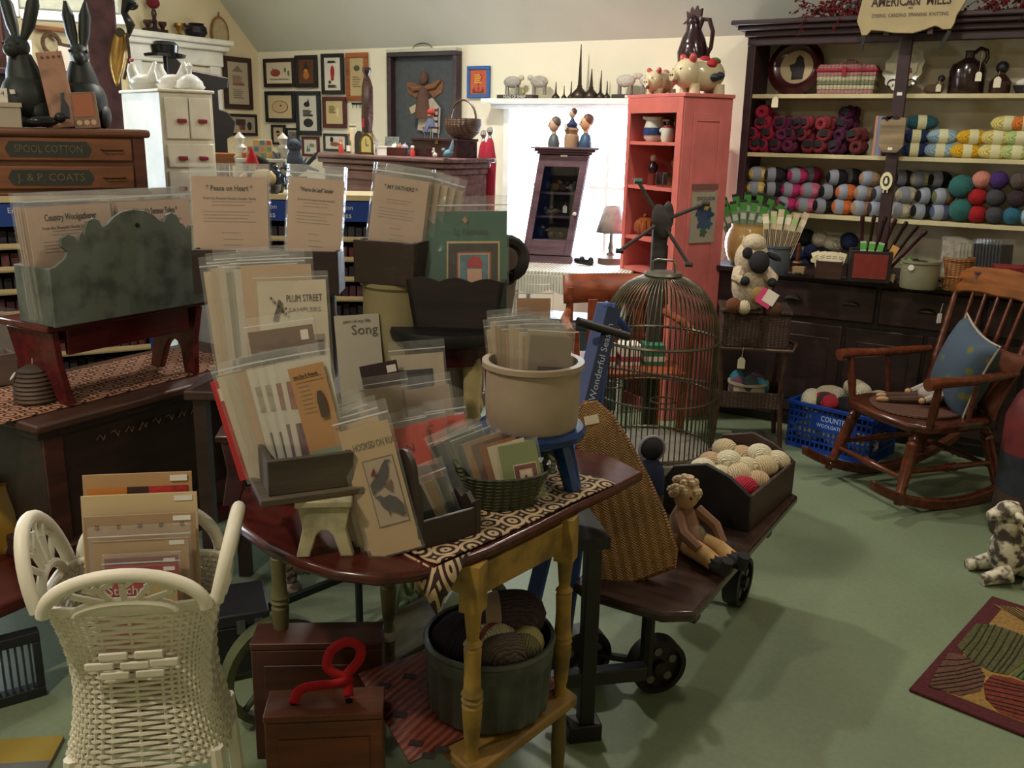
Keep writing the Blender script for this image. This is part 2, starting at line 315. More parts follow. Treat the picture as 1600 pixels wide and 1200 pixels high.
# ------------------------------------------------------------------ yarn hutch on the back wall
DW = 'wood:3a2226'; SH1, SH2, SH3, BT = 1.79, 1.478, 1.157, .87
HX0, HX1 = -1.66, .75
hu = thing('yarn_hutch', 'tall dark stained hutch with cream shelves full of yarn against back wall', 'hutch', (0, 0, 0))
part(B().box(HX0, HX0+.045, 5.28, 5.58, BT, 2.1), 'side_panel', DW, hu, bev=.004)
part(B().box(HX1-.045, HX1, 5.28, 5.58, BT, 2.1), 'side_panel', DW, hu, bev=.004)
part(B().box(HX0, HX1, 5.56, 5.585, BT, 2.1), 'back_panel', 'paint:d0c4a8', hu)
for z in (SH1, SH2, SH3): part(B().box(HX0+.046, HX1-.046, 5.285, 5.56, z-.022, z), 'shelf', 'paint:c9bc92', hu, bev=.002)
part(B().box(HX0-.01, HX1, 5.24, 5.58, 2.085, 2.115).box(HX0-.04, HX1, 5.2, 5.58, 2.115, 2.14).box(HX0-.07, HX1, 5.17, 5.58, 2.14, 2.165).box(HX0, HX1, 5.27, 5.29, 2.04, 2.085), 'cornice', DW, hu, bev=.006)
dp = aty(1406, 150, 5.27).x
part(B().box(dp-.03, dp+.03, 5.255, 5.285, BT, 2.06), 'centre_stile', DW, hu, bev=.003)
part(B().box(HX0-.03, HX1, 5.0, 5.58, BT-.03, BT), 'counter_top', 'wood:33201c', hu, bev=.006)
part(B().box(HX0, HX1, 5.06, 5.58, .06, BT-.031), 'base_carcass', 'wood:2c1b19', hu, bev=.004)
part(B().box(HX0+.03, HX1, 5.1, 5.56, .0, .06), 'plinth', 'wood:221513', hu)
def pull(p, loc): return part(B().sheet(lambda u, v: (.045*cos(pi*u)*(1-.15*v), -.022*sin(pi*v/1.0)*sin(pi*u)**.5, .028*sin(pi*u)*(1-v)), 10, 5), 'cup_pull', 'metal:6b6558', p, loc, solid=.003)
for x0, x1, px in ((-1.33, -.80, (-1.22, -.92)), (-.78, -.30, (-.55,)), (-.28, .2, (-.04,)), (.22, .7, (.46,))):
    d = part(B().box(x0, x1, 5.04, 5.06, .63, .82), 'drawer', 'wood:3a2421', hu, bev=.008)
    for x in px: pull(d, (x, 5.038, .715))
for x0, x1 in ((-1.33, -.95), (-.93, -.55), (-.53, -.1), (-.08, .3), (.32, .7)):
    d = part(B().box(x0, x1, 5.045, 5.06, .1, .6), 'cabinet_door', 'wood:33201d', hu, bev=.006)
    part(B().box(x0+.06, x1-.06, 5.038, 5.046, .17, .53), 'raised_panel', 'wood:2b1a18', d, bev=.006)
# ---- yarn: balls with end labels
def ball_mesh(col, L=.062, r=.045):
    key = ('ball', col, L, r)
    if key not in CUBE:
        b = B().lathe([(r*sqrt(max(0, 1-abs(t/7.0)**2.6)), L*t/7.0) for t in range(-7, 8)], n=14, axis=(0, 1, 0)); me = b.mesh('yarn_body'); me.materials.append(mat('wool:'+col)); me.shade_smooth(); CUBE[key] = me
    return CUBE[key]
def band_mesh(col, L, r, t0, t1):
    key = ('band', col, L, r, t0, t1)
    if key not in CUBE:
        b = B().lathe([(r*1.035*sqrt(max(0.02, 1-abs(t0+(t1-t0)*i/6)**2.6)), L*(t0+(t1-t0)*i/6)) for i in range(7)], n=14, axis=(0, 1, 0), cap=False); me = b.mesh('paper_band'); me.materials.append(mat('paper:'+col)); me.shade_smooth(); CUBE[key] = me
    return CUBE[key]
CN = {'e0c070': 'pale yellow', '2a2030': 'dark plum', 'c03070': 'magenta', 'd87090': 'rose pink', '17181c': 'black', 'd06a35': 'orange', 'a58468': 'tan', '3a2a32': 'dark brown', 'c9bfa6': 'cream',
      '6c6a48': 'olive', '4c5a78': 'slate blue', '2e6a66': 'teal', 'a81820': 'bright red', '47474c': 'charcoal', '2f6a80': 'blue green', 'd08878': 'salmon', '4a2a72': 'purple', '5c5048': 'grey brown',
      '1f2f55': 'navy blue', '2a5a66': 'deep teal', '98b4c4': 'light blue', 'd8a820': 'golden yellow', 'd8c878': 'pale lemon', 'd87830': 'bright orange', 'b8c880': 'pale green', 'b02838': 'red', 'e2d8bc': 'ivory', '8f6a4a': 'brown', '23305a': 'dark blue'}
def yarn(loc, col, label, group, rot=(0, 0, 0), L=.062, r=.045, band='8a8f9c', t0=-.8, t1=-.12):
    t = thing('yarn_ball', label, 'yarn', loc, rot=rot, group=group)
    part(ball_mesh(col, L, r), 'yarn_body', None, t)
    if band: part(band_mesh(band, L, r, t0, t1), 'paper_band', None, t)
    return t
row = lambda k: ('bottom row', 'second row', 'top of the pile', 'back of the pile')[k]
third = [(0, 285, 1115, 'c03070'), (0, 395, 1120, 'd87090'), (0, 487, 1120, '17181c'), (0, 590, 1130, 'd06a35'), (0, 695, 1135, 'a58468'), (0, 785, 1140, '3a2a32'), (0, 910, 1145, 'c9bfa6'), (0, 1025, 1152, '17181c'), (0, 1130, 1165, '4c5a78'),
         (1, 120, 1055, 'e0c070'), (1, 220, 1040, '2a2030'), (1, 312, 1045, 'c03070'), (1, 415, 1050, 'd87090'), (1, 522, 1045, '17181c'), (1, 610, 1065, 'd06a35'), (1, 712, 1070, 'a58468'), (1, 805, 1075, '3a2a32'), (1, 940, 1075, 'c9bfa6'), (1, 1050, 1078, '17181c'), (1, 1135, 1100, '6c6a48'),
         (2, 130, 990, 'e0c070'), (2, 222, 972, '2a2030'), (2, 345, 975, 'c03070'), (2, 560, 980, '17181c'), (2, 740, 1005, 'a58468'), (3, 185, 930, 'e0c070'), (3, 340, 915, '2a2030'), (3, 430, 950, 'c03070'), (3, 640, 1000, '47474c'), (3, 925, 1010, '3a2a32'), (3, 1020, 1015, 'c9bfa6'), (3, 1120, 1030, '17181c')]
names = {0: 'bottom row', 1: 'second row', 2: 'topmost row', 3: 'back pile'}
for i_, (k, zx, zy, c) in enumerate(third):
    pv = CN[third[i_-1][3]] if i_ and third[i_-1][0] == k else ''
    p = aty(1140+zx/3.478, zy/3.478, 5.33 if k < 3 else 5.46)
    r = .044; z = SH3+r+.078*k if k < 3 else SH3+.205
    if k == 3: part_y = 5.46
    yarn((p.x+.012, 5.375 if k < 3 else 5.475, z), c, ('%s yarn ball with grey label, right of %s ball, %s, third shelf' % (CN[c], pv, names[k]) if pv else '%s yarn ball with grey label, first in %s of third shelf' % (CN[c], names[k])), 'labelled yarn balls on the third shelf', rot=(0, 0, rad(-52+random.uniform(-8, 8))))
for c, zx, zys in (('2e6a66', 1255, (1150, 1050)), ('a81820', 1345, (1180, 1110)), ('d08878', 1360, (1040,)), ('47474c', 1440, (1170, 1110)), ('4a2a72', 1452, (1050,)), ('2f6a80', 1535, (1175,)), ('5c5048', 1560, (1110, 1050)), ('98b4c4', 1630, (1170,)), ('b02838', 1660, (1110, 1050))):
    for j, zy in enumerate(zys):
        p = aty(1140+zx/3.478, zy/3.478, 5.34); lev = {1180: 0, 1175: 0, 1170: 0, 1150: 0, 1110: 1, 1040: 2, 1050: 2}[zy]
        if c == '2e6a66': lev = (0, 1)[j]; 
        if c == '5c5048' and lev == 1: c2 = '3a2a32'
        else: c2 = c
        big = c == '2e6a66'
        yarn((p.x, 5.35, SH3+(.046+.086*lev if not big else .062+.118*lev)), c2, '%s soft yarn ball %s, right end of third shelf' % (CN[c2], ('lying lowest', 'lying in the middle layer', 'lying on top')[lev] if not big else ('with red band, below its twin', 'bare, above its banded twin')[j]), 'soft yarn balls at the right of the third shelf',
             rot=(0, 0, rad(random.uniform(-25, 25))), L=.06 if not big else .06, r=.046 if not big else .06, band='b8423c' if big and j == 0 else None, t0=-.3, t1=.3)
# ---- second shelf: twisted hanks in reds and plums
def hank_mesh(col):
    key = ('hank', col)
    if key not in CUBE:
        b = B()
        for ph in (0, pi):
            b.tube([(.021*cos(ph+a*.9), -.07+.14*a/6.5, .021*sin(ph+a*.9)) for a in [i*6.5/14 for i in range(15)]], [.02+.006*sin(pi*i/14) for i in range(15)], 7)
        b.tube([(.024*cos(a), -.074, .024*sin(a)) for a in [i*2*pi/10 for i in range(10)]], .014, 5, closed=True)
        me = b.mesh('twisted_wool'); me.materials.append(mat('wool:'+col)); me.shade_smooth(); CUBE[key] = me
    return CUBE[key]
lab = B().sheet(lambda u, v: ((u-.5)*.05, -.096+.01*abs(u-.5), (v-.5)*.034), 3, 1).mesh('paper_band'); lab.materials.append(mat('print:141215')); CUBE['hlab'] = lab
cols = [('bright crimson', '9c1838'), ('bright crimson', '9c1838'), ('plum', '6a2048'), ('plum', '6e2244'), ('brick red', '8a2a38'), ('rust red', '93303a'), ('dark plum', '551a42'), ('rust brown', '6e2a2c')]
for i, zx in enumerate((150, 215, 280, 350, 425, 510, 595, 690)):
    p = aty(1140+zx/3.478, 760/3.478, 5.34); n = (4, 3, 3, 3, 3, 3, 4, 2)[i]
    for j in range(n):
        t = thing('yarn_hank', '%s twisted hank, %s in pile %s' % (cols[i][0], ('lowest', 'second', 'third', 'uppermost')[j], ('by the left upright', 'second from left upright', 'third from left upright', 'fourth from left upright', 'fourth before the books', 'third before the books', 'second before the books', 'beside the books')[i]), 'yarn', (p.x+random.uniform(-.01, .01)+(.006*j), 5.38+(.03*j if i == 6 else 0), SH2+.042+.058*j), rot=(0, random.uniform(0, 3), rad(random.uniform(-22, 6))), group='twisted hanks on the second shelf')
        t.rotation_euler[1] = 0
        part(hank_mesh(cols[i][1]), 'twisted_wool', None, t, rot=(0, random.uniform(0, 3), 0))
        if (i+j) % 4 != 3: part(CUBE['hlab'], 'paper_band', None, t, (random.uniform(-.006, .006), 0, .012), (0, random.uniform(-.4, .4), 0))
for i, (zx, c, nm) in enumerate(((790, 'b98a72', 'tan'), (806, '7a86a8', 'grey blue'), (824, '8a7a9a', 'lilac'))):
    p = aty(1140+zx/3.478, 800/3.478, 5.36)
    t = thing('book', '%s thin knitting book standing on second hutch shelf behind hanging paddle' % nm, 'book', (p.x, 5.41, SH2), group='thin books on the second shelf')
    part(B().box(-.006, .006, -.075, .075, 0, .2), 'pages', 'paper:d8cfb8', t); part(B().box(-.008, -.006, -.078, .078, 0, .203).box(.006, .008, -.078, .078, 0, .203).box(-.008, .008, -.08, -.076, 0, .203), 'cover', 'print:'+c, t)
for zx, lev, c in ((1010, 0, '1f2f55'), (1010, 1, '1f2f55'), (1030, 2, '2a5a66'), (1150, 0, '98b4c4'), (1155, 1, '98b4c4'), (1295, 0, 'd8a820'), (1320, 1, 'd8a820'), (1450, 0, 'd8c878'), (1455, 1, 'd8c878'), (1500, 2, 'd8c878'), (1570, 0, 'b8c880'), (1580, 1, 'b8c880'), (1600, 2, 'd87830')):
    p = aty(1140+zx/3.478, 760/3.478, 5.35)
    yarn((p.x, 5.37, SH2+.036+.068*lev), c, '%s long banded skein, %s on second shelf' % (CN[c], ('lying on the shelf board', 'second layer up', 'topmost layer')[lev]), 'long skeins on the second shelf', rot=(0, 0, rad(-78+random.uniform(-5, 5))), L=.082, r=.038, band='d8d2a8', t0=-.3, t1=.22)
# ---- top shelf
p = aty(1140+320/3.478, 495/3.478, 5.36); t = thing('round_plaque', 'round dark red plaque with cream centre and dark figures on top hutch shelf', 'plaque', (p.x, 5.43, SH1), rot=(rad(-12), 0, 0))
part(B().lathe([(.148, -.012), (.155, 0), (.12, .02), (.105, .012), (.001, .012)], (0, 0, .155), 28, axis=(0, -1, 0)), 'frame', 'gloss:4a1a1e', t)
part(B().lathe([(.09, .013), (.09, .016), (.001, .0161)], (.01, 0, .15), 24, axis=(0, -1, 0)), 'painted_centre', 'paper:b8a482', t)
part(B().prism([(-.01, .08), (.05, .085), (.055, .15), (.04, .2), (.02, .215), (.005, .2), (.0, .17), (-.03, .16), (-.02, .13), (-.012, .12)], -.02, -.017), 'painted_figure', 'print:241a1a', t)
p = aty(1140+620/3.478, 495/3.478, 5.33); t = thing('sewing_basket', 'pink and cream wicker sewing basket with red rim on top hutch shelf', 'basket', (p.x, 5.41, SH1), rad(3))
for i in range(5): part(B().bx((0, 0, .013+.0225*i), (.285+.004*i, .17, .023)), 'weave_band', 'wicker:'+('c08a86', 'd8cfae', '8a8f6a', 'd8cfae', 'c08a86')[i], t, bev=.005)
part(B().bx((0, 0, .122), (.31, .185, .016)), 'rim', 'cloth:a02838', t, bev=.006); part(B().bx((0, 0, .14), (.3, .18, .024), top=.94), 'lid', 'wicker:b87a78', t, bev=.006)
part(B().bx((-.01, -.096, .115), (.02, .006, .045)), 'clasp_tab', 'cloth:a02838', t); part(B().tube(arc(0, .15, .04, 0, 180, 8, .03), .006) if False else B().tube([(x, 0, z) for x, z in arc(0, .152, .045, 0, 180, 8, .025)], .006), 'handle', 'wicker:b87a78', t)
p = aty(1140+920/3.478, 495/3.478, 5.36); t = thing('display_platter', 'cream scalloped platter tilted on black scrolled wire stand, top hutch shelf', 'platter', (p.x, 5.42, SH1))
out = [((.092+.006*cos(12*a))*cos(a)*1.0, (.118+.006*cos(12*a))*sin(a)) for a in [2*pi*i/72 for i in range(72)]]
m_ = Matrix.Translation((0, 0, .135)) @ Euler((rad(-14), rad(18), 0)).to_matrix().to_4x4()
b = B(); b.m = m_; b.prism(out, -.006, .006); part(b, 'plate_rim', 'china:c4bb9c', t); b = B(); b.m = m_; b.prism([(x*.72, z*.72) for x, z in out[::2]], -.0095, -.006); part(b, 'plate_centre', 'china:cec6a8', t)
b = B(); b.m = m_
for i in range(5): b.ball((.03+.012*cos(i*1.25), -.011, -.01+.012*sin(i*1.25)), (.008, .003, .008), 8, 5)
part(b, 'painted_rose', 'print:a05a5a', t)
for s in (-1, 1): part(B().tube([(s*.045+(.032-.004*a)*cos(a), -.03, .05+(.032-.004*a)*sin(a)) for a in [i*.45 for i in range(15)]]+[(s*.05, .0, .045), (s*.05, .05, .1)], .0035, 5), 'wire_stand', 'iron:1c1a1a', t)
def tagcard(parent, loc, s=1, rot=(0, 0, 0), string=.03, name='price_tag', c='e6ddc2'):
    b = B().prism([(-.011*s, 0), (.011*s, 0), (.011*s, .026*s), (.005*s, .034*s), (-.005*s, .034*s), (-.011*s, .026*s)], -.0006, .0006)
    q = part(b, name, 'paper:'+c, parent, loc, rot, sm=0); part(B().cyl((0, 0, .033*s), (.004, .002, .033*s+string), .0007, 4), 'string', 'cloth:e6ddc2', q); return q
p = aty(1140+1115/3.478, 490/3.478, 5.34); t = thing('ornament_figure', 'small seated brown figure with black round head and tag beside brown jug', 'figurine', (p.x, 5.38, SH1))
part(B().ball((-.02, 0, .025), (.04, .03, .025)).ball((.015, 0, .035), (.022, .022, .032)), 'body', 'cloth:6a5040', t); part(B().ball((.02, 0, .078), .017), 'head', 'paint:1a1818', t); tagcard(t, (.015, -.035, .012), 1.1)
p = aty(1140+1275/3.478, 490/3.478, 5.36); t = thing('stoneware_jug', 'glossy dark brown stoneware jug with loop handle on top hutch shelf', 'jug', (p.x, 5.41, SH1))
part(B().lathe([(.08, 0), (.086, .01), (.086, .115), (.075, .145), (.035, .168), (.022, .178), (.022, .205), (.028, .21), (.02, .211), (.018, .19)], n=24), 'body', 'china:2a1a16', t)
part(B().tube([(.02, 0, .2), (.045, 0, .222), (.075, 0, .21), (.082, 0, .175), (.07, 0, .15)], .01, 8), 'handle', 'china:2a1a16', t); tagcard(t, (.06, -.09, .06), 1.3, string=.1)
p = aty(1140+1462/3.478, 490/3.478, 5.36); t = thing('stoppered_bottle', 'dark brown bottle with black round stopper and tag on top hutch shelf', 'bottle', (p.x, 5.4, SH1))
part(B().lathe([(.045, 0), (.05, .01), (.05, .06), (.03, .085), (.018, .095), (.018, .105)], n=16), 'body', 'china:3a241e', t); part(B().ball((0, 0, .128), .03), 'stopper', 'paint:16161a', t); tagcard(t, (-.01, -.055, .03), 1.5)
p = aty(1140+1600/3.478, 490/3.478, 5.36); t = thing('small_basket', 'dark woven basket heaped with white wool at edge of top hutch shelf', 'basket', (p.x+.01, 5.4, SH1))
part(B().lathe([(.045, 0), (.065, .04), (.062, .042)], n=16), 'bowl', 'wicker:2c2420', t); part(B().ball((0, 0, .05), (.055, .055, .03)), 'wool', 'fleece:d8d2c0', t)
q = thing('price_tag', 'white paper price tag hanging from top hutch shelf edge', 'tag', (aty(1210, 165, 5.27).x, 5.275, SH1-.07)); tagcard(q, (0, 0, 0), 1.6, string=.03)
# pig-shaped trade sign standing on the cornice
p = aty(1419, 43, 5.12); sg = thing('trade_sign', 'cream pig shaped wooden trade sign with dark lettering hung on hutch cornice', 'sign', (p.x, 5.12, p.z), rad(3))
W = .235
o_ = [((x-970)*.000875, (150-y)*.000875) for x, y in ((700, 70), (695, 110), (715, 150), (728, 187), (757, 187), (778, 160), (830, 165), (900, 178), (1000, 182), (1060, 165), (1105, 148), (1120, 150), (1148, 166), (1190, 166), (1205, 135), (1210, 95), (1235, 50), (1252, 10), (1255, -40), (1200, -90), (760, -90), (715, -20))]
part(B().prism(o_, -.012, .012), 'board', 'paint:b09c72', sg, bev=.003)
text('AMERICAN  MILLS', .062, 'print:3a2a20', sg, (0, -.014, .118), w=.36, bold=.001); text('ESTABLISHED', .014, 'print:3a2a20', sg, (0, -.014, .106), w=.06); text('1802', .012, 'print:3a2a20', sg, (0, -.014, .088))
text('DYEING  CARDING  SPINNING  KNITTING', .024, 'print:4a3a2a', sg, (0, -.014, .056), w=.345)
for x, k in ((-.203, 8), (.172, 22)): part(B().bx((x, 0, -.06), (.018, .016, .085), (0, rad(k), 0)), 'leg', 'iron:23221f', sg)
for x in (-.1, .1): part(B().box(x-.012, x+.012, .012, .055, -.03, .05), 'back_cleat', 'wood:4a3226', sg)
# berry garlands
def garland(x0, x1, label):
    t = thing('berry_garland', label, 'garland', ((x0+x1)/2, 5.26, 2.165)); rnd = random.Random(int(x0*99)); st, be = B(), B()
    for i in range(70):
        x = rnd.uniform(x0, x1)-(x0+x1)/2; y = rnd.uniform(-.08, .1); z = rnd.uniform(0, .09); e = (x+rnd.uniform(-.09, .09), y-rnd.uniform(-.02, .07), max(-.1 if y < -.06 else .005, z-rnd.uniform(-.06, .11)))
        st.cyl((x, y, z), e, .0018, 4)
        for k in range(5): q = [a+(c-a)*(k+1)/5+rnd.uniform(-.012, .012) for a, c in zip((x, y, z), e)]; q[2] = max(q[2], .006 if q[1] > -.09 else q[2]); be.ball(q, rnd.uniform(.005, .009), 6, 4)
    part(st, 'twigs', 'wood:3a2420', t); o = part(be, 'berries', 'china:6a1820', t); o['kind'] = 'stuff'
garland(-1.35, -.98, 'red berry twig garland on hutch cornice left of sign'); garland(-.55, .1, 'red berry twig garland on hutch cornice right of sign')
bd = aty(1345, 8, 5.3); t = thing('bird_ornament', 'dark carved bird on hutch cornice behind the sign', 'ornament', (bd.x, 5.38, 2.165))
part(B().ball((0, 0, .07), (.1, .035, .04), rot=(0, rad(-12), 0)).ball((.09, 0, .11), .03).bx((-.12, 0, .06), (.09, .04, .012), (0, rad(14), 0)), 'body', 'paint:2c3230', t); part(B().box(-.04, .04, -.02, .02, 0, .034), 'base', 'wood:2a1c18', t); part(B().lathe([(.01, 0), (.001, .03)], (.115, 0, .11), 8, axis=(1, 0, 0)), 'beak', 'paint:5a4a2a', t)
# paddle board and egg plaque on the stile
p = aty(1392, 212, 5.2); t = thing('wool_paddle', 'rough tan wooden paddle hanging on the hutch centre upright', 'paddle', (p.x, 5.23, p.z))
part(B().prism([(-.06, .09), (.06, .09), (.062, -.05), (.035, -.085), (-.035, -.085), (-.062, -.05)], -.008, .008), 'board', 'rough:9a8464', t, bev=.003)
part(B().prism([(-.05, .095), (-.02, .08), (.0, .1), (-.025, .085), (-.03, .07), (-.045, .085), (-.06, .08)], -.012, -.0085).prism([(-.02, .09), (.02, .1), (.03, .085), (.01, .08)], -.012, -.0085), 'bow', 'print:1c1a22', t); part(B().bx((.0, -.0095, -.065), (.022, .001, .014)), 'price_sticker', 'paper:e6e2d8', t); part(B().box(-.006, .006, .008, .03, .05, .07), 'hanger', 'iron:2a2826', t)
p = aty(1384, 283, 5.22); t = thing('egg_plaque', 'small egg shaped white sheep plaque on hutch centre upright', 'plaque', (p.x, 5.24, p.z))
part(B().prism([(.03*cos(a), .046*sin(a)) for a in [2*pi*i/28 for i in range(28)]], -.006, .006), 'plate', 'china:e8e0b4', t); part(B().prism([(.017*cos(a), .027*sin(a)) for a in [2*pi*i/20 for i in range(20)]], -.0075, -.006), 'dark_oval', 'print:2e2a20', t); part(B().ball((0, -.009, -.004), (.009, .003, .013)).ball((0, -.009, .012), (.006, .003, .006)), 'sheep_relief', 'china:e8e0c8', t)
part(B().bx((-.01, 0, -.052), (.006, .006, .016)).bx((.01, 0, -.052), (.006, .006, .016)), 'feet', 'china:e8e0b4', t); part(B().box(-.006, .006, .006, .016, -.01, .01), 'hanger', 'iron:2a2826', t)
q = thing('price_sticker', 'small white price sticker on hutch centre upright by top shelf', 'sticker', (dp, 5.2535, SH1-.002)); part(B().bx((0, 0, 0), (.025, .001, .016)), 'paper', 'paper:e6e2d8', q)
# ------------------------------------------------------------------ things on the hutch counter
def crock(name, label, loc, r, h, m, cat='crock', rim=.006, bulge=1.0, inner=True, group=None, n=24):
    t = thing(name, label, cat, loc, group=group)
    part(B().lathe([(r*.93, 0), (r*.97, .008), (r*bulge, h*.5), (r*.98, h-.03*h-.012), (r+rim, h-.012), (r+rim, h), (r*.93, h), (r*.9, h*.5), (r*.88, .012), (.001, .012)], n=n), 'body', m, t); return t
z = BT
p = on(1163, 412, z); t = thing('honey_pot', 'tall ribbed honey yellow stoneware pot full of green needle packs', 'pot', (p.x, p.y+.0, z))
prof = [(.065, 0)]+[(.085+.03*sin(pi*i/18)+(.0035 if i % 2 else 0), .012*i+.01) for i in range(17)]+[(.092, .215), (.096, .225), (.084, .225), (.08, .2), (.08, .02), (.001, .02)]
part(B().lathe(prof, n=28), 'ribbed_body', 'china:c09a5c', t)
for s in (-1, 1): part(B().tube([(s*.1, 0, .19), (s*.13, 0, .18), (s*.11, 0, .15)], .009, 6), 'ear_handle', 'china:c09a5c', t)
for i in range(15):
    a = -1.25+2.5*(i % 8)/7; k = i//8
    q = thing('needle_pack', 'green needle pack in honey yellow pot, %s row, %s from left' % (('front', 'back')[k], ORD[i % 8]), 'needle pack', (p.x+.05*sin(a), p.y+.035*(1-2*k)*cos(a), z+.1), rot=(rad(-6-8*k), a*.52+.05, rad(20)), group='needle packs in the honey pot')
    part(B().box(-.018, .018, -.002, .002, 0, .3-.035*k-.02*abs(a)), 'sleeve', 'plastic:6a7a5a', q); h = .3-.035*k-.02*abs(a)
    part(B().box(-.0185, .0185, -.003, .003, h-.06, h-.02), 'header_card', 'print:3f8a2e', q); part(B().box(-.0185, .0185, -.0032, .0032, h-.016, h), 'hang_tab', 'print:1e2a1a', q); part(B().box(-.014, .014, -.0034, .0034, h-.11, h-.075), 'label_strip', 'paper:b8c0a8', q)
p = on(1212, 428, z); t = crock('grey_crock', 'small blue grey stoneware crock holding cream needle packs', (p.x, p.y, z), .062, .15, 'ceramic:4a5058', bulge=1.12)
for i in range(6):
    q = thing('needle_pack', 'cream bamboo needle pack in grey crock, %s from left' % ORD[i], 'needle pack', (p.x+.018*(i-2.5), p.y-.01+.012*(i % 2), z+.06), rot=(rad(-4), rad(-8+5*i), rad(10)), group='bamboo needle packs in the grey crock')
    part(B().box(-.015, .015, -.002, .002, 0, .25+.012*(i % 3)), 'card', 'paper:b8a684', q)
    for k in range(3): part(B().cyl((-.008+.008*k, -.004, .03), (-.008+.008*k, -.004, .17), .0022, 5), 'needle', 'wood:3a2418', q)
    part(B().box(-.0155, .0155, -.003, .003, .2, .235), 'header_card', 'paper:'+('d8cdb0', '9aa870', 'cfc4a4')[i % 3], q)
dk = [(1240, 398, '1f2f55'), (1262, 393, '23305a'), (1256, 372, '17181c'), (1278, 375, 'c9bfa6'), (1285, 395, '17181c'), (1302, 382, 'c9bfa6'), (1324, 378, '1f2f55'), (1250, 416, '23305a'), (1228, 384, '17181c')]
for i, (x, y, c) in enumerate(dk):
    q = aty(x, y, 5.42); yarn((q.x, 5.46, q.z), c, '%s yarn ball heaped at back of hutch counter, %s' % (CN[c], ('lower left', 'centre behind card', 'near the top', 'at the top', 'middle right', 'top right', 'far right', 'lowest', 'far left')[i]), 'yarn heap at the back of the hutch counter', rot=(0, 0, rad(random.uniform(-60, 60))), L=.075, r=.05, band=None if c != '23305a' else 'c8c0a0', t0=-.25, t1=.25)
yarn((aty(1270, 420, 5.4).x, 5.46, BT+.05), '17181c', 'black yarn ball at bottom of heap beside walnut box', 'yarn heap at the back of the hutch counter', L=.075, r=.05, band=None)
def openbox(name, label, loc, rz, w_, d_, h_, m, cat='box', th=.008, flare=1.0, group=None, rot=None, bev=.002, z0=0):
    t = thing(name, label, cat, loc, rz, group, rot)
    part(B().box(-w_/2, w_/2, -d_/2, -d_/2+th, z0, h_), 'front_panel', m, t, bev=bev); part(B().box(-w_/2, w_/2, d_/2-th, d_/2, z0, h_), 'back_panel', m, t, bev=bev)
    for s in (-1, 1): part(B().box(min(s*w_/2, s*(w_/2-th)), max(s*w_/2, s*(w_/2-th)), -d_/2+th, d_/2-th, z0, h_), 'side_panel', m, t, bev=bev)
    part(B().box(-w_/2+th, w_/2-th, -d_/2+th, d_/2-th, z0, z0+th), 'bottom_board', m, t); return t
p = on(1290, 436, z); openbox('walnut_box', 'small open walnut box holding folded paper tags on hutch counter', (p.x, p.y+.05, z), rad(12), .13, .1, .09, 'wood:3c241a')
for i in range(5):
    q = thing('paper_label', 'cream folded paper label in walnut box, %s from left' % ORD[i], 'label', (p.x-.045+.022*i, p.y+.045, z+.05), rot=(rad(-15), rad(-22+9*i), rad(12)), group='paper labels in the walnut box'); part(B().box(-.02, .02, -.001, .001, 0, .085), 'card', 'paper:cfc2a0', q); part(B().box(-.013, .013, -.0015, .0015, .05, .053).box(-.013, .013, -.0015, .0015, .06, .063), 'printed_lines', 'print:5a5040', q)
q = thing('paper_tag', 'cream oval tag with string leaning on walnut box', 'tag', (p.x-.07, p.y+.03, z+.09), rad(20)); part(B().prism([(.022*cos(a), .015*sin(a)) for a in [2*pi*i/16 for i in range(16)]], -.001, .001), 'card', 'paper:d6c9a4', q, rot=(0, rad(-25), 0))
p = on(1350, 441, z); openbox('red_fabric_box', 'large open box with dark frame and rust red front panel on counter', (p.x, p.y+.08, z), rad(14), .2, .16, .155, 'wood:231817', th=.014)
bpy.data.objects[-1] if False else None
q = [o for o in COL.objects if o.name.startswith('red_fabric_box')][0]; part(B().box(-.08, .08, -.085, -.08, .02, .14), 'front_inset', 'cloth:7a2a20', q)
for i in range(7):
    q = thing('knitting_needle_bundle', 'dark glossy needle tube in red fronted box, %s from left' % ORD[i], 'needle case', (p.x-.03+.016*i, p.y+.07+.014*(i % 3), z+.02), rot=(rad(-5), rad(-6+7*i), 0), group='needle tubes in the red fronted box')
    part(B().lathe([(.007, 0), (.008, .27), (.011, .275), (.011, .3), (.006, .306)], n=10), 'tube', 'gloss:'+('3a1418', '2a1814', '301a18')[i % 3], q)
for i in range(3):
    q = thing('needle_pack', 'green topped needle card in red fronted box, %s from left' % ORD[i], 'needle pack', (p.x-.02+.025*i, p.y+.03, z+.06), rot=(rad(-8), rad(-4+8*i), rad(14)), group='green needle cards in the red fronted box'); part(B().box(-.014, .014, -.002, .002, 0, .14), 'card', 'paper:aab09a', q); part(B().box(-.0145, .0145, -.003, .003, .1, .13), 'header_card', 'print:4a9a3a', q)
q = thing('paper_label', 'orange paper flag leaning out of red fronted box', 'label', (p.x+.085, p.y+.06, z+.1), rot=(rad(-10), rad(25), rad(14))); part(B().box(-.018, .018, -.001, .001, 0, .09), 'card', 'paper:c8924a', q)
for x, y, lb in ((1248, 428, 'small pale wooden sheep cutout on counter left of walnut box'), (1388, 441, 'small pale wooden sheep cutout between red box and olive crock'), (1455, 448, 'small pale wooden sheep cutout right of olive crock')):
    p = on(x, y, z); q = thing('sheep_cutout', lb, 'ornament', (p.x, p.y-.01, z), rad(15)); part(B().prism([(-.03, 0), (-.022, 0), (-.02, .008), (.015, .008), (.018, 0), (.026, 0), (.028, .02), (.036, .03), (.03, .042), (-.02, .042), (-.034, .035)], -.008, .008), 'body', 'paint:b89a70', q, bev=.003); part(B().bx((.033, 0, .033), (.014, .017, .012)), 'face', 'paint:4a3a30', q)
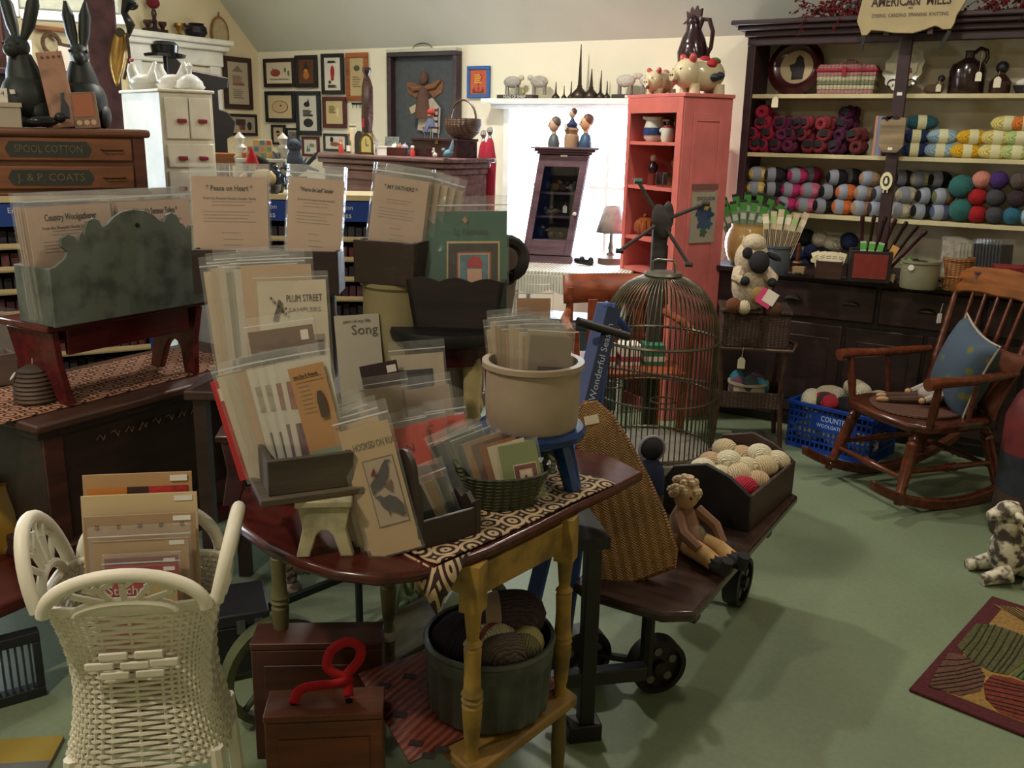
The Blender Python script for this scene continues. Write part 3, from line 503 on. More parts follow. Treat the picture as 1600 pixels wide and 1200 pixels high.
p = on(1240, 420, z); q = thing('wooden_spindle', 'upright turned wooden spindle on counter before dark yarn', 'spindle', (p.x+.01, p.y+.03, z)); part(B().lathe([(.03, 0), (.03, .012), (.012, .02), (.009, .04), (.014, .06), (.008, .1), (.011, .13), (.004, .14)], n=12), 'shaft', 'gloss:6a3c22', q); part(B().lathe([(.026, .0), (.03, .006), (.026, .014)], (0, 0, .026), 14), 'whorl', 'wood:8a5a34', q)
p = on(1431, 452, z); t = crock('olive_crock', 'squat grey olive crock with white tag on hutch counter', (p.x, p.y+.06, z), .088, .135, 'ceramic:7c7860', rim=.004); part(B().lathe([(.014, 0), (.014, .003)], (-.03, -.089, .105), 12, axis=(0, -1, 0)), 'round_tag', 'paper:d8d4c4', t)
for i in range(4):
    q = thing('needle_pack', '%s needle pack lying in the olive crock' % ('bright green', 'leftmost black', 'middle black', 'rightmost black')[i], 'needle pack', (p.x-.04+.03*i, p.y+.05+.02*i, z+.1), rot=(rad(-70), rad(-30+10*i), rad(30)), group='packs in the olive crock'); part(B().box(-.025, .025, -.003, .003, -.01, .07), 'pack', 'plastic:'+('5a8a3a', '1a1c1a')[i > 0], q)
p = on(1489, 455, z); t = thing('honey_basket', 'tall tan wicker basket with clear packets on hutch counter', 'basket', (p.x, p.y+.05, z))
part(B().lathe([(.055, 0), (.068, .14), (.074, .145), (.074, .158), (.064, .158), (.05, .01), (.001, .01)], n=24), 'woven_body', 'wicker:a8703c', t); part(B().tube([(.078*cos(a), .078*sin(a)-.005, .05-.02*sin(a)) for a in [pi+pi*i/10 for i in range(11)]], .004, 5), 'handle', 'wicker:a8703c', t)
for i in range(4):
    q = thing('notion_packet', 'clear silver button packet in tan wicker basket, %s from front' % ORD[i], 'packet', (p.x-.03+.014*i, p.y+.02+.02*i, z+.06), rot=(rad(-10), 0, rad(20)), group='clear packets in the tan basket'); part(B().box(-.04, .04, -.003, .003, 0, .175-.006*i), 'contents', 'art:8a8478', q); part(B().box(-.043, .043, -.005, .005, 0, .195-.006*i), 'sleeve', 'sleeve:ffffff', q)
for i in range(9):
    p = on(1512+5.5*i, 447, z); q = thing('dark_packet', 'black backed clear packet behind tan basket, %s from left' % ORD[i], 'packet', (p.x+.03, 5.2, z), rot=(rad(-4), 0, rad(60)), group='row of black backed packets'); part(B().box(-.05, .05, -.002, .002, 0, .2), 'card', 'plastic:121412', q); part(B().box(-.053, .053, -.006, .006, 0, .225), 'sleeve', 'sleeve:ffffff', q)
p = on(1530, 462, z); t = thing('carved_box', 'small pinkish carved box with dark oval on hutch counter', 'box', (p.x+.02, p.y+.05, z), rad(14)); part(B().box(-.06, .06, -.05, .05, 0, .1), 'body', 'rough:7a5a50', t, bev=.004); part(B().box(-.064, .064, -.054, .054, .1, .112), 'lid', 'rough:6a4a44', t, bev=.003); part(B().tube([(.028*cos(a), -.053, .05+.03*sin(a)) for a in [2*pi*i/14 for i in range(14)]], .004, 5, closed=True), 'carved_wreath', 'iron:2a2220', t)
p = on(1600, 470, z); t = thing('red_book_box', 'tall red and gold box standing at right end of hutch counter', 'box', (p.x+.06, p.y+.12, z), rad(14)); part(B().box(-.08, .08, -.05, .05, 0, .33), 'body', 'print:6e1420', t, bev=.003); part(B().box(-.081, .081, -.051, .051, .315, .325).box(-.081, .081, -.051, .051, .29, .297), 'gold_lines', 'metal:b08a3a', t)
p = on(1570, 462, z); t = thing('red_topped_box', 'low red lidded box behind the rocking chair crest', 'box', (p.x+.02, p.y+.14, z), rad(14)); part(B().box(-.09, .09, -.06, .06, 0, .1), 'body', 'paper:b8a888', t); part(B().box(-.094, .094, -.064, .064, .1, .125), 'lid', 'print:7a1a22', t, bev=.003)

# ------------------------------------------------------------------ blue crate of skeins
p = on(1230, 695, 0); q = on(1353, 728, 0); ang = atan2(q.y-p.y, q.x-p.x); cw = (q-p).length+.02; cd = .3; ch = .25
t = thing('plastic_crate', 'blue slotted plastic crate heaped with yarn beside rocking chair', 'crate', ((p.x+q.x)/2-sin(ang)*cd/2, (p.y+q.y)/2+cos(ang)*cd/2, 0), ang); BL = 'plastic:123f9c'
part(B().box(-cw/2, cw/2, -cd/2, cd/2, 0, .012), 'bottom', BL, t)
part(B().box(-cw/2-.01, cw/2+.01, -cd/2-.012, -cd/2+.006, ch-.02, ch).box(-cw/2-.01, cw/2+.01, cd/2-.006, cd/2+.012, ch-.02, ch).box(-cw/2-.01, -cw/2+.006, -cd/2, cd/2, ch-.02, ch).box(cw/2-.006, cw/2+.01, -cd/2, cd/2, ch-.02, ch), 'rim', BL, t, bev=.003)
for nm, ln, n, fn in (('front_wall', cw, 17, lambda a, z0, z1, e: (-cw/2+a, -cw/2+a+e, -cd/2, -cd/2+.006, z0, z1)), ('back_wall', cw, 17, lambda a, z0, z1, e: (-cw/2+a, -cw/2+a+e, cd/2-.006, cd/2, z0, z1)), ('side_wall', cd, 12, lambda a, z0, z1, e: (-cw/2, -cw/2+.006, -cd/2+a, -cd/2+a+e, z0, z1)), ('side_wall', cd, 12, lambda a, z0, z1, e: (cw/2-.006, cw/2, -cd/2+a, -cd/2+a+e, z0, z1))):
    b = B()
    for i in range(n+1): b.box(*fn((ln-.008)*i/n, .012, ch-.02, .008))
    for i in range(6): b.box(*fn(0, .012+.036*i, .024+.036*i, ln))
    if nm == 'front_wall': b.box(-cw*.22, cw*.32, -cd/2-.001, -cd/2+.006, .125, .21)
    part(b, nm, BL, t, sm=0)
text('COUNTRY', .04, 'print:c8d4ea', t, (.03, -cd/2-.002, .185), w=.15); text('WOOLGATHERER', .026, 'print:c8d4ea', t, (.03, -cd/2-.002, .148), w=.19)
cr = t
for i, (x, y, zz, c, a, lb) in enumerate(((-.15, -.07, .25, 'e2d8bc', 20, 'ivory skein at left corner of blue crate heap'), (-.06, -.08, .255, 'b02838', 60, 'red skein with dark band in blue crate'), (.04, -.06, .25, '17181c', 55, 'black skein in the middle of blue crate heap'), (.13, -.07, .26, '17181c', 75, 'black skein with cream band at right of blue crate'), (.02, .06, .27, 'c9bfa6', 70, 'cream skein at back of blue crate heap'), (.06, .0, .33, 'e2d8bc', 70, 'ivory skein on very top of blue crate heap'), (.19, .03, .29, 'e2d8bc', 80, 'ivory skein near rocking chair arm on crate heap'), (-.1, .05, .26, 'c9bfa6', 100, 'cream skein at back left of blue crate heap'),
      (-.14, -.08, .09, 'e2d8bc', 80, 'cream skein seen through slots at left of blue crate'), (.02, -.09, .09, 'e2d8bc', 90, 'cream skein seen through slots in middle of blue crate'), (.15, -.08, .09, 'c9bfa6', 90, 'cream skein seen through slots at right of blue crate'), (-.08, -.08, .16, 'e2d8bc', 90, 'cream skein below the top layer of blue crate'))):
    v = cr.matrix_basis @ Vector((x, y, zz)); yarn(v, c, lb, 'skeins in the blue crate', rot=(rad(random.uniform(-12, 12)), 0, ang+rad(a)), L=.085, r=.05, band={'b02838': '3a3430', '17181c': '2a2a2c'}.get(c, 'b8a888') if i % 2 or i == 3 else None, t0=-.25, t1=.2)

# ------------------------------------------------------------------ rocking chair
S = .93; ch = thing('rocking_chair', 'honey brown spindle back wooden rocking chair facing left', 'rocking chair', (-.45, 4.40, 0), rad(-40)); ch.scale = (S, S, S)
RW_ = 'gloss:5c2c1a'
for s in (-1, 1):
    o_ = [(-.46+.98*i/16, .035+.16*((-.46+.98*i/16)-.03)**2/.27) for i in range(17)]
    b = B(); b.m = Matrix.Translation((s*.25, 0, 0)) @ Matrix.Rotation(rad(90), 4, 'Z'); b.prism([(x, zz-.035) for x, zz in o_]+[(x, zz+.012) for x, zz in o_[::-1]], -.02, .02); part(b, 'rocker', RW_, ch, bev=.006)
leg = [(0, .018), (.08, .02), (.1, .026), (.13, .018), (.16, .026), (.2, .022), (.55, .03), (.75, .026), (.8, .032), (.84, .022), (.87, .03), (.92, .02), (1, .02)]
LG = {}
for s in (-1, 1):
    for y0, y1 in ((-.3, -.2), (.3, .2)):
        part(B().turn((s*.25, y0, .05), (s*.2, y1, .39), leg, 12), 'leg', RW_, ch)
st = [(0, .012), (.2, .012), (.42, .016), (.46, .022), (.5, .016), (.54, .022), (.58, .016), (.8, .012), (1, .012)]
part(B().turn((-.235, -.27, .17), (.235, -.27, .17), st, 10), 'stretcher', RW_, ch); part(B().turn((-.235, .27, .17), (.235, .27, .17), st, 10), 'stretcher', RW_, ch)
for s in (-1, 1): part(B().turn((s*.233, -.265, .2), (s*.233, .265, .2), st, 10), 'stretcher', RW_, ch)
seat = [(.27*sx_, y) for sx_, y in ()]
o_ = [(-.29, -.1), (-.27, -.2), (-.2, -.265), (0, -.285), (.2, -.265), (.27, -.2), (.29, -.1), (.27, .15), (.2, .25), (-.2, .25), (-.27, .15)]
part(B().slab(o_, .385, .43), 'seat', 'gloss:4e2616', ch, bev=.014)
def pz(y, zz): return y+.30*(zz-.43)          # back rake
tops = [(-.235, 1.0), (.235, 1.0)]
for s in (-1, 1):
    part(B().turn((s*.215, .22, .42), (s*.265, pz(.22, 1.0), 1.0), [(0, .016), (.3, .018), (.34, .024), (.38, .017), (.7, .017), (1, .012)], 10), 'back_post', RW_, ch)
    part(B().tube([(s*.27, .27, .645), (s*.285, .12, .64), (s*.295, -.05, .635), (s*.3, -.2, .64), (s*.3, -.27, .635)], [.018, .022, .022, .026, .03], 10), 'arm', 'gloss:6a341e', ch)
    part(B().turn((s*.265, -.19, .42), (s*.295, -.2, .625), [(0, .016), (.4, .022), (.7, .018), (1, .014)], 10), 'arm_support', RW_, ch)
    part(B().turn((s*.262, .03, .42), (s*.29, .02, .625), [(0, .01), (.5, .012), (1, .01)], 8), 'arm_spindle', RW_, ch)
for i in range(5):
    x = -.13+.065*i; part(B().tube([(x, .22, .42), (x*1.08, pz(.2, .65)+.03, .65), (x*1.2, pz(.22, 1.0), 1.0)], [.009, .011, .008], 8), 'back_spindle', RW_, ch)
cres = [(-.31, .965), (-.30, .93), (-.26, .925), (-.2, .945), (-.1, .955), (0, .95), (.1, .955), (.2, .945), (.26, .925), (.30, .93), (.31, .965), (.29, 1.03), (.2, 1.075), (.0, 1.09), (-.2, 1.075), (-.29, 1.03)]
b = B(); b.m = Matrix.Translation((0, pz(.22, 1.0), 1.0)) @ Matrix.Rotation(rad(-15), 4, 'X') @ Matrix.Translation((0, 0, -1.0)); b.prism(cres, -.014, .014); part(b, 'crest_rail', 'gloss:8a5228', ch, bev=.008)
q = part(B().box(-.0006, .0006, -.014, .014, -.05, 0).cyl((0, 0, 0), (0, .01, .05), .0008, 4), 'price_tag', 'paper:e6e2d8', ch, (-.25, .28, .83)); part(B().box(-.0006, .0006, -.014, .014, -.05, 0).cyl((0, 0, 0), (0, .01, .05), .0008, 4), 'price_tag', 'paper:e6e2d8', ch, (.3, .3, .86))
CM = Matrix.Translation((-.45, 4.40, 0)) @ Matrix.Rotation(rad(-40), 4, 'Z') @ Matrix.Scale(S, 4)
def onch(x, y, zz): return CM @ Vector((x, y, zz))
t = thing('seat_mat', 'thin brown woven mat on rocking chair seat', 'mat', onch(0, -.03, .43), rad(-40)); part(B().slab([(.2*cos(a), .2*sin(a)) for a in [2*pi*i/24 for i in range(24)]], 0, .012), 'mat', 'wicker:5a3a2c', t, bev=.004)
def pillow(name, label, loc, rot, w_, h_, d_, m, edge=None):
    t = thing(name, label, 'cushion', loc, rot=rot); b = B()
    def pf(u, v, s): a, c = 2*u-1, 2*v-1; return (a*w_/2*(1-.13*(1-c*c)), s*d_/2*max(0, (1-a*a)*(1-c*c))**.4, h_/2+c*h_/2*(1-.13*(1-a*a)))
    for s in (-1, 1): b.sheet(lambda u, v: pf(u, v, s), 16, 16)
    part(b, 'cover', m, t, sm=80)
    e_ = [(i/8, 0) for i in range(8)]+[(1, i/8) for i in range(8)]+[(1-i/8, 1) for i in range(8)]+[(0, 1-i/8) for i in range(8)]; b = B().tube([pf(u, v, 0) for u, v in e_], .005, 6, closed=True)
    part(b, 'piping', edge or m, t); return t
pillow('cushion', 'blue floral cushion leaning on rocking chair back', onch(.03, .12, .44), (rad(-12), rad(12), rad(-62)), .36, .38, .2, 'floral:3e4c5c', 'cloth:a89a8a')
pillow('cushion', 'rust brown cushion tucked behind blue floral cushion on chair', onch(.1, .21, .44), (rad(-20), rad(4), rad(-50)), .32, .3, .11, 'cloth:5e321c')
# rag doll lying on the seat
def doll(label, loc, rz, scale, dress, skin, hair, shoe, pose):
    t = thing('rag_doll', label, 'doll', loc, rz); t.scale = (scale,)*3; pose(t, dress, skin, hair, shoe); return t
def pose_seat(t, dress, skin, hair, shoe):
    part(B().ball((0, .02, .07), (.075, .09, .065)).tube([(0, .06, .09), (0, .12, .15), (0, .14, .19)], [.07, .05, .03], 10).tube([(-.05, .1, .14), (-.09, .02, .1), (-.08, -.08, .06)], [.03, .026, .02], 8).tube([(.05, .1, .14), (.1, .03, .09), (.1, -.06, .05)], [.03, .026, .02], 8), 'dress', dress, t)
    part(B().tube([(-.03, -.02, .04), (-.05, -.14, .035), (-.07, -.24, .03)], [.028, .022, .018], 8).tube([(.03, -.02, .04), (.02, -.14, .03), (.01, -.25, .025)], [.028, .022, .018], 8), 'legs', 'cloth:4a3226', t)
    part(B().ball((-.08, -.26, .025), (.02, .04, .018)).ball((.0, -.28, .022), (.02, .045, .018)), 'feet', skin, t); part(B().ball((0, .15, .22), (.045, .045, .05)), 'head', skin, t)
    h = B(); rn = random.Random(3)
    for i in range(16): a = rn.uniform(0, 2*pi); h.ball((.045*cos(a), .16+.04*sin(a), .245+rn.uniform(-.02, .02)), .016, 6, 4)
    part(h, 'hair', hair, t); part(B().ball((-.015, .105, .225), .005, 6, 4).ball((.015, .105, .225), .005, 6, 4), 'eyes', 'print:201a18', t); part(B().ball((-.085, -.1, .055), .02).ball((.1, -.08, .045), .02), 'hands', skin, t)
doll('small rag doll in pale floral dress slumped on rocking chair seat', onch(.0, .04, .44), rad(-62), .72, 'floral:9a9088', 'cloth:a8825c', 'fleece:5c3820', None, pose_seat)

# ------------------------------------------------------------------ wicker sewing stand with toy sheep
p = on(1130, 482, .72); q = on(1238, 487, .72); ang = atan2(q.y-p.y, q.x-p.x); w_ = (q-p).length; WK = 'wicker:4e3426'
t = thing('sewing_stand', 'dark brown wicker sewing stand with lower tray beside birdcage', 'stand', ((p.x+q.x)/2-sin(ang)*.13, (p.y+q.y)/2+cos(ang)*.13, 0), ang); d_ = .26
part(B().box(-w_/2, w_/2, -d_/2, d_/2, .52, .7), 'basket_box', WK, t, bev=.01); part(B().box(-w_/2-.01, w_/2+.01, -d_/2-.01, d_/2+.01, .7, .72), 'lid', WK, t, bev=.006)
part(B().box(-w_/2, w_/2, -d_/2, -d_/2+.008, .2, .29).box(-w_/2, w_/2, d_/2-.008, d_/2, .2, .29).box(-w_/2, -w_/2+.008, -d_/2, d_/2, .2, .29).box(w_/2-.008, w_/2, -d_/2, d_/2, .2, .29).box(-w_/2, w_/2, -d_/2, d_/2, .2, .21), 'lower_tray', WK, t, bev=.003)
for sx_ in (-1, 1):
    for sy_ in (-1, 1): part(B().tube([(sx_*(w_/2-.005), sy_*(d_/2-.005), .53), (sx_*(w_/2-.02), sy_*(d_/2-.01), .3), (sx_*(w_/2-.005), sy_*(d_/2-.005), .12), (sx_*(w_/2+.005), sy_*d_/2, 0)], .013, 7), 'leg', 'wood:4a2f20', t)
part(B().tube([(-w_/2-.02, -d_/2-.02, .52), (w_/2+.02, -d_/2-.02, .52), (w_/2+.03, -d_/2-.02, .56), (w_/2+.02, d_/2, .52), (-w_/2-.02, d_/2, .52)], .009, 6), 'cane_rail', 'wood:5c3a26', t)
tagcard(t, (-.06, -d_/2-.03, .42), 1.7, string=.06)
SM = t.matrix_basis.copy()
q = SM @ Vector((.0, .0, .21)); v = crock('storage_tub', 'cream tub of teal fabric on lower tray of sewing stand', q, .1, .11, 'ceramic:a89c80', cat='tub')
for i in range(6):
    k = thing('fabric_scrap', 'rumpled %s fabric at %s of tub on sewing stand' % (('teal', 'plum', 'dark grey')[i % 3], ('right', 'left')[i > 2]), 'fabric', q+Vector((.06*cos(i*1.05), .06*sin(i*1.05), .085+.02*(i % 2))), rad(50*i), group='fabric scraps in the tub'); part(B().ball((0, 0, 0), (.055, .03, .055), rot=(.3, .2, 0)), 'cloth', 'cloth:'+('2a6a78', '5a3848', '3a4448')[i % 3], k)
p = on(1168, 485, .72); sh = thing('toy_sheep', 'cream woolly toy sheep with black face sitting on sewing stand', 'toy sheep', (p.x, p.y+.03, .72), rad(14)); FL = 'fleece:c2b094'
part(B().ball((0, .03, .12), (.1, .1, .13), 18, 12).ball((-.01, .02, .25), (.085, .085, .1), 18, 12).ball((-.005, -.0, .33), (.06, .06, .05), 14, 8), 'woolly_body', FL, sh)
part(B().ball((.03, -.075, .25), (.05, .04, .058), 14, 10, rot=(rad(-20), 0, 0)), 'face', 'cloth:1a181c', sh); [part(B().ball(*a), 'ear', 'cloth:1a181c', sh) for a in (((.095, -.03, .275), (.04, .012, .016), 12, 8, (0, rad(25), 0)), ((-.03, -.07, .29), (.025, .012, .03)))]
for x, y, zz, rr in ((-.03, -.085, .155, .024), (.1, -.085, .155, .024), (-.09, -.06, .022, .026), (.09, -.09, .022, .03)): part(B().ball((x, y, zz), (rr, rr*1.3, rr)), 'hoof', 'cloth:1a181c', sh)
part(B().tube([(-.06, -.02, .2), (-.07, -.06, .16), (-.04, -.085, .15)], [.035, .03, .022], 8).tube([(.06, -.02, .2), (.1, -.05, .17), (.1, -.08, .155)], [.035, .03, .022], 8), 'arms', FL, sh)
for dx, dy, dz, rr, c, lb in ((.045, -.15, .095, .045, '8a6a3a', 'gold and brown yarn ball in toy sheep lap'), (-.02, -.15, .035, .035, 'c8b898', 'cream wool ball at toy sheep feet'), (-.07, -.15, .04, .04, '6a3c20', 'brown yarn ball at left of toy sheep feet'), (.12, -.15, .035, .04, '5c3a20', 'dark brown yarn ball at right of toy sheep feet')):
    v = sh.matrix_basis @ Vector((dx, dy, dz)); k = thing('yarn_ball', lb, 'yarn', v, group='yarn balls round the toy sheep'); part(B().ball((0, 0, 0), rr), 'wool', 'wool:'+c, k)
v = sh.matrix_basis @ Vector((.085, -.185, .09)); k = thing('yarn_label', 'pink and white card in front of toy sheep', 'label', v, rot=(rad(-15), rad(30), rad(20))); part(B().box(-.045, .03, -.003, .003, -.04, .04), 'pink_card', 'print:c83a6a', k); part(B().box(-.02, .04, -.005, -.003, -.02, .045), 'white_label', 'paper:d8d0c0', k)

# ------------------------------------------------------------------ painted milk can figure, lamb and rug at the right
p = on(1590, 840, 0); t = thing('painted_milk_can', 'tall painted can with red cream and navy snowman motif at right edge', 'milk can', (p.x+.03, p.y+.05, 0), FACE)
part(B().lathe([(.14, 0), (.145, .02), (.145, .2)], n=28), 'lower_band', 'worn:3a2a22', t); part(B().lathe([(.146, .2), (.147, .36)], n=28, cap=False), 'navy_band', 'worn:22262e', t); part(B().lathe([(.147, .36), (.147, .5), (.12, .58), (.085, .63), (.08, .66), (.095, .68), (.09, .69), (.001, .69)], n=28), 'red_top', 'worn:5e1a1c', t)
def curved(b, pts, r, y=0): return b.add([(r*sin(x/r), -r*cos(x/r), zz) for x, zz in pts], [tuple(range(len(pts)))])
part(B().sheet(lambda u, v: (.149*sin((-.14+.17*u)/.149), -.149*cos((-.14+.17*u)/.149), (.385+.018*abs(sin(7.5*u)))*(1-v)+(.455+.045*sin(pi*u)**.5)*v), 14, 2), 'cream_patch', 'paint:b8ac90', t)
for cx, cz in ((-.09, .44), (-.1, .28), (.02, .29)): part(curved(B(), [((.028 if i % 2 == 0 else .011)*sin(pi*i/5)+cx, (.028 if i % 2 == 0 else .011)*cos(pi*i/5)+cz) for i in range(10)], .151), 'painted_star', 'paint:8a4a26', t)
part(B().tube([(-.1, -.11, .58), (-.12, -.13, .64), (-.1, -.1, .66)], .006, 6), 'handle', 'metal:8a8478', t)
p = on(1560, 905, 0); t = thing('stone_lamb', 'weathered white and grey lying lamb statue beside the rug', 'statue', (p.x+.05, p.y+.05, 0), rad(22)); t.scale = (.8, .8, .8); m_ = 'stone:cfc6ae'
b = B().ball((.07, .02, .12), (.16, .1, .12), 18, 12).ball((-.05, -.02, .14), (.09, .085, .12), 16, 10).tube([(-.06, -.02, .2), (-.075, -.03, .27), (-.075, -.035, .3)], [.065, .055, .05], 14).ball((-.085, -.03, .33), (.06, .056, .055), 16, 10).tube([(-.1, -.035, .33), (-.145, -.045, .315), (-.172, -.05, .308)], [.046, .036, .026], 12)
b.tube([(-.06, -.09, .06), (-.14, -.1, .035), (-.18, -.11, .025)], [.045, .032, .028], 10).tube([(-.07, .06, .06), (-.15, .05, .035), (-.2, .04, .025)], [.045, .032, .028], 10).tube([(.12, -.08, .06), (.04, -.13, .035), (.0, -.15, .028)], [.05, .035, .03], 10)
part(b, 'body', m_, t, sm=60); [part(B().ball(*a), 'ear', m_, t) for a in (((-.06, -.105, .335), (.024, .034, .016), 12, 8, (.4, .3, .4)), ((-.05, .02, .35), (.022, .034, .016), 12, 8, (-.4, 0, .3)))]
t = thing('hooked_rug', 'hooked wool rug with maroon border and coloured fan shapes on green floor', 'rug', (0, 0, 0))
A, Bc, Dc = on(1550, 930, .012), on(1420, 1075, .012), on(1640, 1160, .012)
ux = (A-Bc).normalized(); uy = Vector((ux.y, -ux.x, 0)); Lx = (A-Bc).length; t.location = (Bc.x, Bc.y, 0); t.rotation_euler = (0, 0, atan2(ux.y, ux.x))
Wd = .95; part(B().box(0, Lx, -Wd, 0, .001, .011), 'border', 'hooked:4a1219', t, bev=.004)
e = .055; part(B().box(e, Lx-e, -Wd+e, -e, .011, .0125), 'ground', 'hooked:8a6a34', t)
RI = t.matrix_basis.inverted()
def rp(zx, zy): v = RI @ on(1400+zx/4, 900+zy/4, .0125); return (v.x, v.y)
def fan(pix, ea, eb, n, c):
    q = part(B().slab([rp(*a) for a in pix][::-1], .0125, .0145), 'fan_motif', 'hooked:'+c, t)
    def along(e, k): k *= len(e)-1; i = min(int(k), len(e)-2); k -= i; return tuple(a+(b_-a)*k for a, b_ in zip(e[i], e[i+1]))
    b = B()
    for i in range(1, n): a, e2 = along(ea, i/n), along(eb, i/n); pa, pb = rp(*a), rp(*e2); pm = rp((a[0]+e2[0])/2+6, (a[1]+e2[1])/2+8); b.tube([(*pa, .0145), (*pm, .0148), (*pb, .0145)], .0022, 4)
    part(b, 'stitched_lines', 'hooked:1c1410', q)
fan([(330, 480), (430, 500), (520, 560), (555, 630), (530, 720), (400, 750), (205, 690), (240, 615)], [(330, 480), (240, 615), (205, 690), (400, 750)], [(430, 500), (520, 560), (555, 630), (530, 720)], 9, '5a3a28')
fan([(500, 300), (620, 310), (760, 360), (850, 400), (830, 520), (700, 620), (600, 600), (480, 540), (380, 440)], [(500, 300), (620, 310), (760, 360), (850, 400)], [(380, 440), (480, 540), (600, 600), (700, 620)], 9, '4a4a26')
fan([(545, 680), (600, 620), (720, 640), (860, 690), (1000, 760), (1000, 960), (850, 930), (640, 850), (560, 770)], [(600, 620), (545, 680), (560, 770), (640, 850)], [(860, 690), (1000, 760), (1000, 860), (1000, 960)], 9, '6a2412')
fan([(610, 180), (760, 200), (1000, 300), (1000, 360), (860, 320)], [(610, 180), (680, 190), (760, 200)], [(860, 320), (930, 340), (1000, 330)], 6, '8a6a34')
fan([(720, 620), (850, 500), (1000, 540), (1000, 700), (860, 680)], [(720, 620), (860, 680), (1000, 700)], [(850, 500), (930, 510), (1000, 540)], 8, '4a5a2a')
for o in [x for x in t.children if x.name.startswith('fan_motif')]:
    c_ = copy_tree(o, t); c_.location = (0, -.43, 0)
# ------------------------------------------------------------------ framed needlework
def frame(label, loc, rz, w_, h_, fc, mc, ac, name='framed_needlework', fw=None, mw=.16, fig=None, group='framed needlework on the walls', dep=.02, rot=None):
    t = thing(name, label, 'picture', loc, rz, group, rot); fw = fw or min(w_, h_)*.13; a, c = w_/2, h_/2
    part(B().box(-a, a, -dep, 0, c-fw, c).box(-a, a, -dep, 0, -c, -c+fw).box(-a, -a+fw, -dep, 0, -c+fw, c-fw).box(a-fw, a, -dep, 0, -c+fw, c-fw), 'frame', fc, t, bev=.003)
    part(B().box(-a+fw, a-fw, -dep*.55, -.001, -c+fw, c-fw), 'linen', 'paper:'+mc, t, sm=0)
    g = (a-fw)*(1-mw)-.0, (c-fw)*(1-mw)
    if ac: part(B().box(-g[0], g[0], -dep*.55-.0015, -dep*.55, -g[1], g[1]), 'stitched_field', 'art:'+ac, t, sm=0)
    for i, (kind, col, x, z_, sx_, sz_) in enumerate(fig or ()):
        y = -dep*.55-.0015-.0012*(1+i % 3); b = B(); X, Z_, SX, SZ = x*w_, z_*h_, sx_*w_, sz_*h_
        if kind == 'o': b.prism([(X+SX*cos(q), Z_+SZ*sin(q)) for q in [2*pi*k/18 for k in range(18)]], y, y+.001)
        elif kind == 'b': b.box(X-SX, X+SX, y, y+.001, Z_-SZ, Z_+SZ)
        elif kind == 't': b.prism([(X-SX, Z_-SZ), (X+SX, Z_-SZ), (X, Z_+SZ)], y, y+.001)
        elif kind == 'v': b.prism([(X-SX, Z_+SZ*.5), (X-SX*.5, Z_+SZ), (X, Z_+SZ*.5), (X+SX*.5, Z_+SZ), (X+SX, Z_+SZ*.5), (X, Z_-SZ)], y, y+.001)
        elif kind == 'l':
            for r_ in range(5): b.box(X-SX, X+SX*(.4+.6*((r_*37) % 10)/10), y, y+.001, Z_+SZ*(1-.5*r_)-.003, Z_+SZ*(1-.5*r_)+.002)
        part(b, 'motif', 'print:'+col, t, sm=0)
    return t
def backpic(label, zb, fc, mc, ac, **kw):
    x0, y0, x1, y1 = [q/4 for q in zb]; p = aty(340+(x0+x1)/2, 50+(y0+y1)/2, 5.575); l, r_ = aty(340+x0, 50+(y0+y1)/2, 5.575), aty(340+x1, 50+(y0+y1)/2, 5.575); u, d = aty(340+(x0+x1)/2, 50+y0, 5.575), aty(340+(x0+x1)/2, 50+y1, 5.575)
    return frame(label, (p.x, 5.592, p.z), 0, r_.x-l.x, u.z-d.z, fc, mc, ac, **kw)
BK = 'wood:1a1618'
backpic('wide brown framed sampler with red sleigh motif, top left of back wall', (285, 165, 478, 345), 'wood:2e1a18', 'cfc4a8', None, fig=[('o', '8a3a34', -.12, 0, .16, .13), ('t', '9a4a40', -.2, .08, .06, .1), ('o', '6a6a58', .2, .1, .03, .08), ('o', '6a6a58', .3, -.02, .03, .1), ('b', '8a7a68', 0, -.22, .3, .015)])
backpic('black framed brown needlework of orange pumpkin figure', (482, 145, 618, 348), BK, '5c3820', None, fig=[('o', 'a86a2a', 0, -.12, .14, .12), ('t', '2a2420', 0, .18, .14, .14), ('o', 'b87a34', 0, .02, .1, .06)])
backpic('black framed white sampler with tall red figure', (646, 135, 784, 390), BK, 'd8d4c4', None, fig=[('o', 'a02030', 0, .05, .09, .16), ('b', 'a02030', 0, -.02, .06, .14), ('o', '3a3430', -.12, -.2, .06, .04), ('l', '4a4440', 0, -.3, .22, .03), ('l', '5a5248', 0, .3, .2, .02)])
backpic('orange wooden framed tan sampler partly behind dark bottle', (800, 130, 935, 430), 'wood:a0562a', 'b8a276', None, fw=.035, fig=[('o', '4a4a40', 0, .18, .14, .06), ('l', '6a5a40', 0, -.1, .2, .1)])
backpic('black framed tan map sampler with scalloped outline', (295, 370, 480, 565), BK, 'cbb892', None, fig=[('o', '6a4434', 0, 0, .27, .2), ('o', 'bfa87e', 0, 0, .25, .18), ('o', '6a4434', .03, .04, .03, .03)])
backpic('blue black framed sampler of witch on broom over town', (487, 370, 638, 645), 'wood:1e2630', 'd0cdc0', None, fig=[('o', '2a2626', -.04, .2, .12, .06), ('t', '2a2626', .02, .26, .07, .07), ('l', '4a4640', 0, .02, .2, .05), ('o', '2a2a2c', .0, -.22, .2, .1), ('b', '3a3632', 0, -.05, .2, .02)])
backpic('burgundy framed tan sampler of small lady figure', (655, 405, 800, 600), 'wood:5a2228', 'c9b684', None, fig=[('o', 'd8cfb0', .14, .0, .05, .16), ('l', '6a5a3a', -.08, .1, .15, .1)])
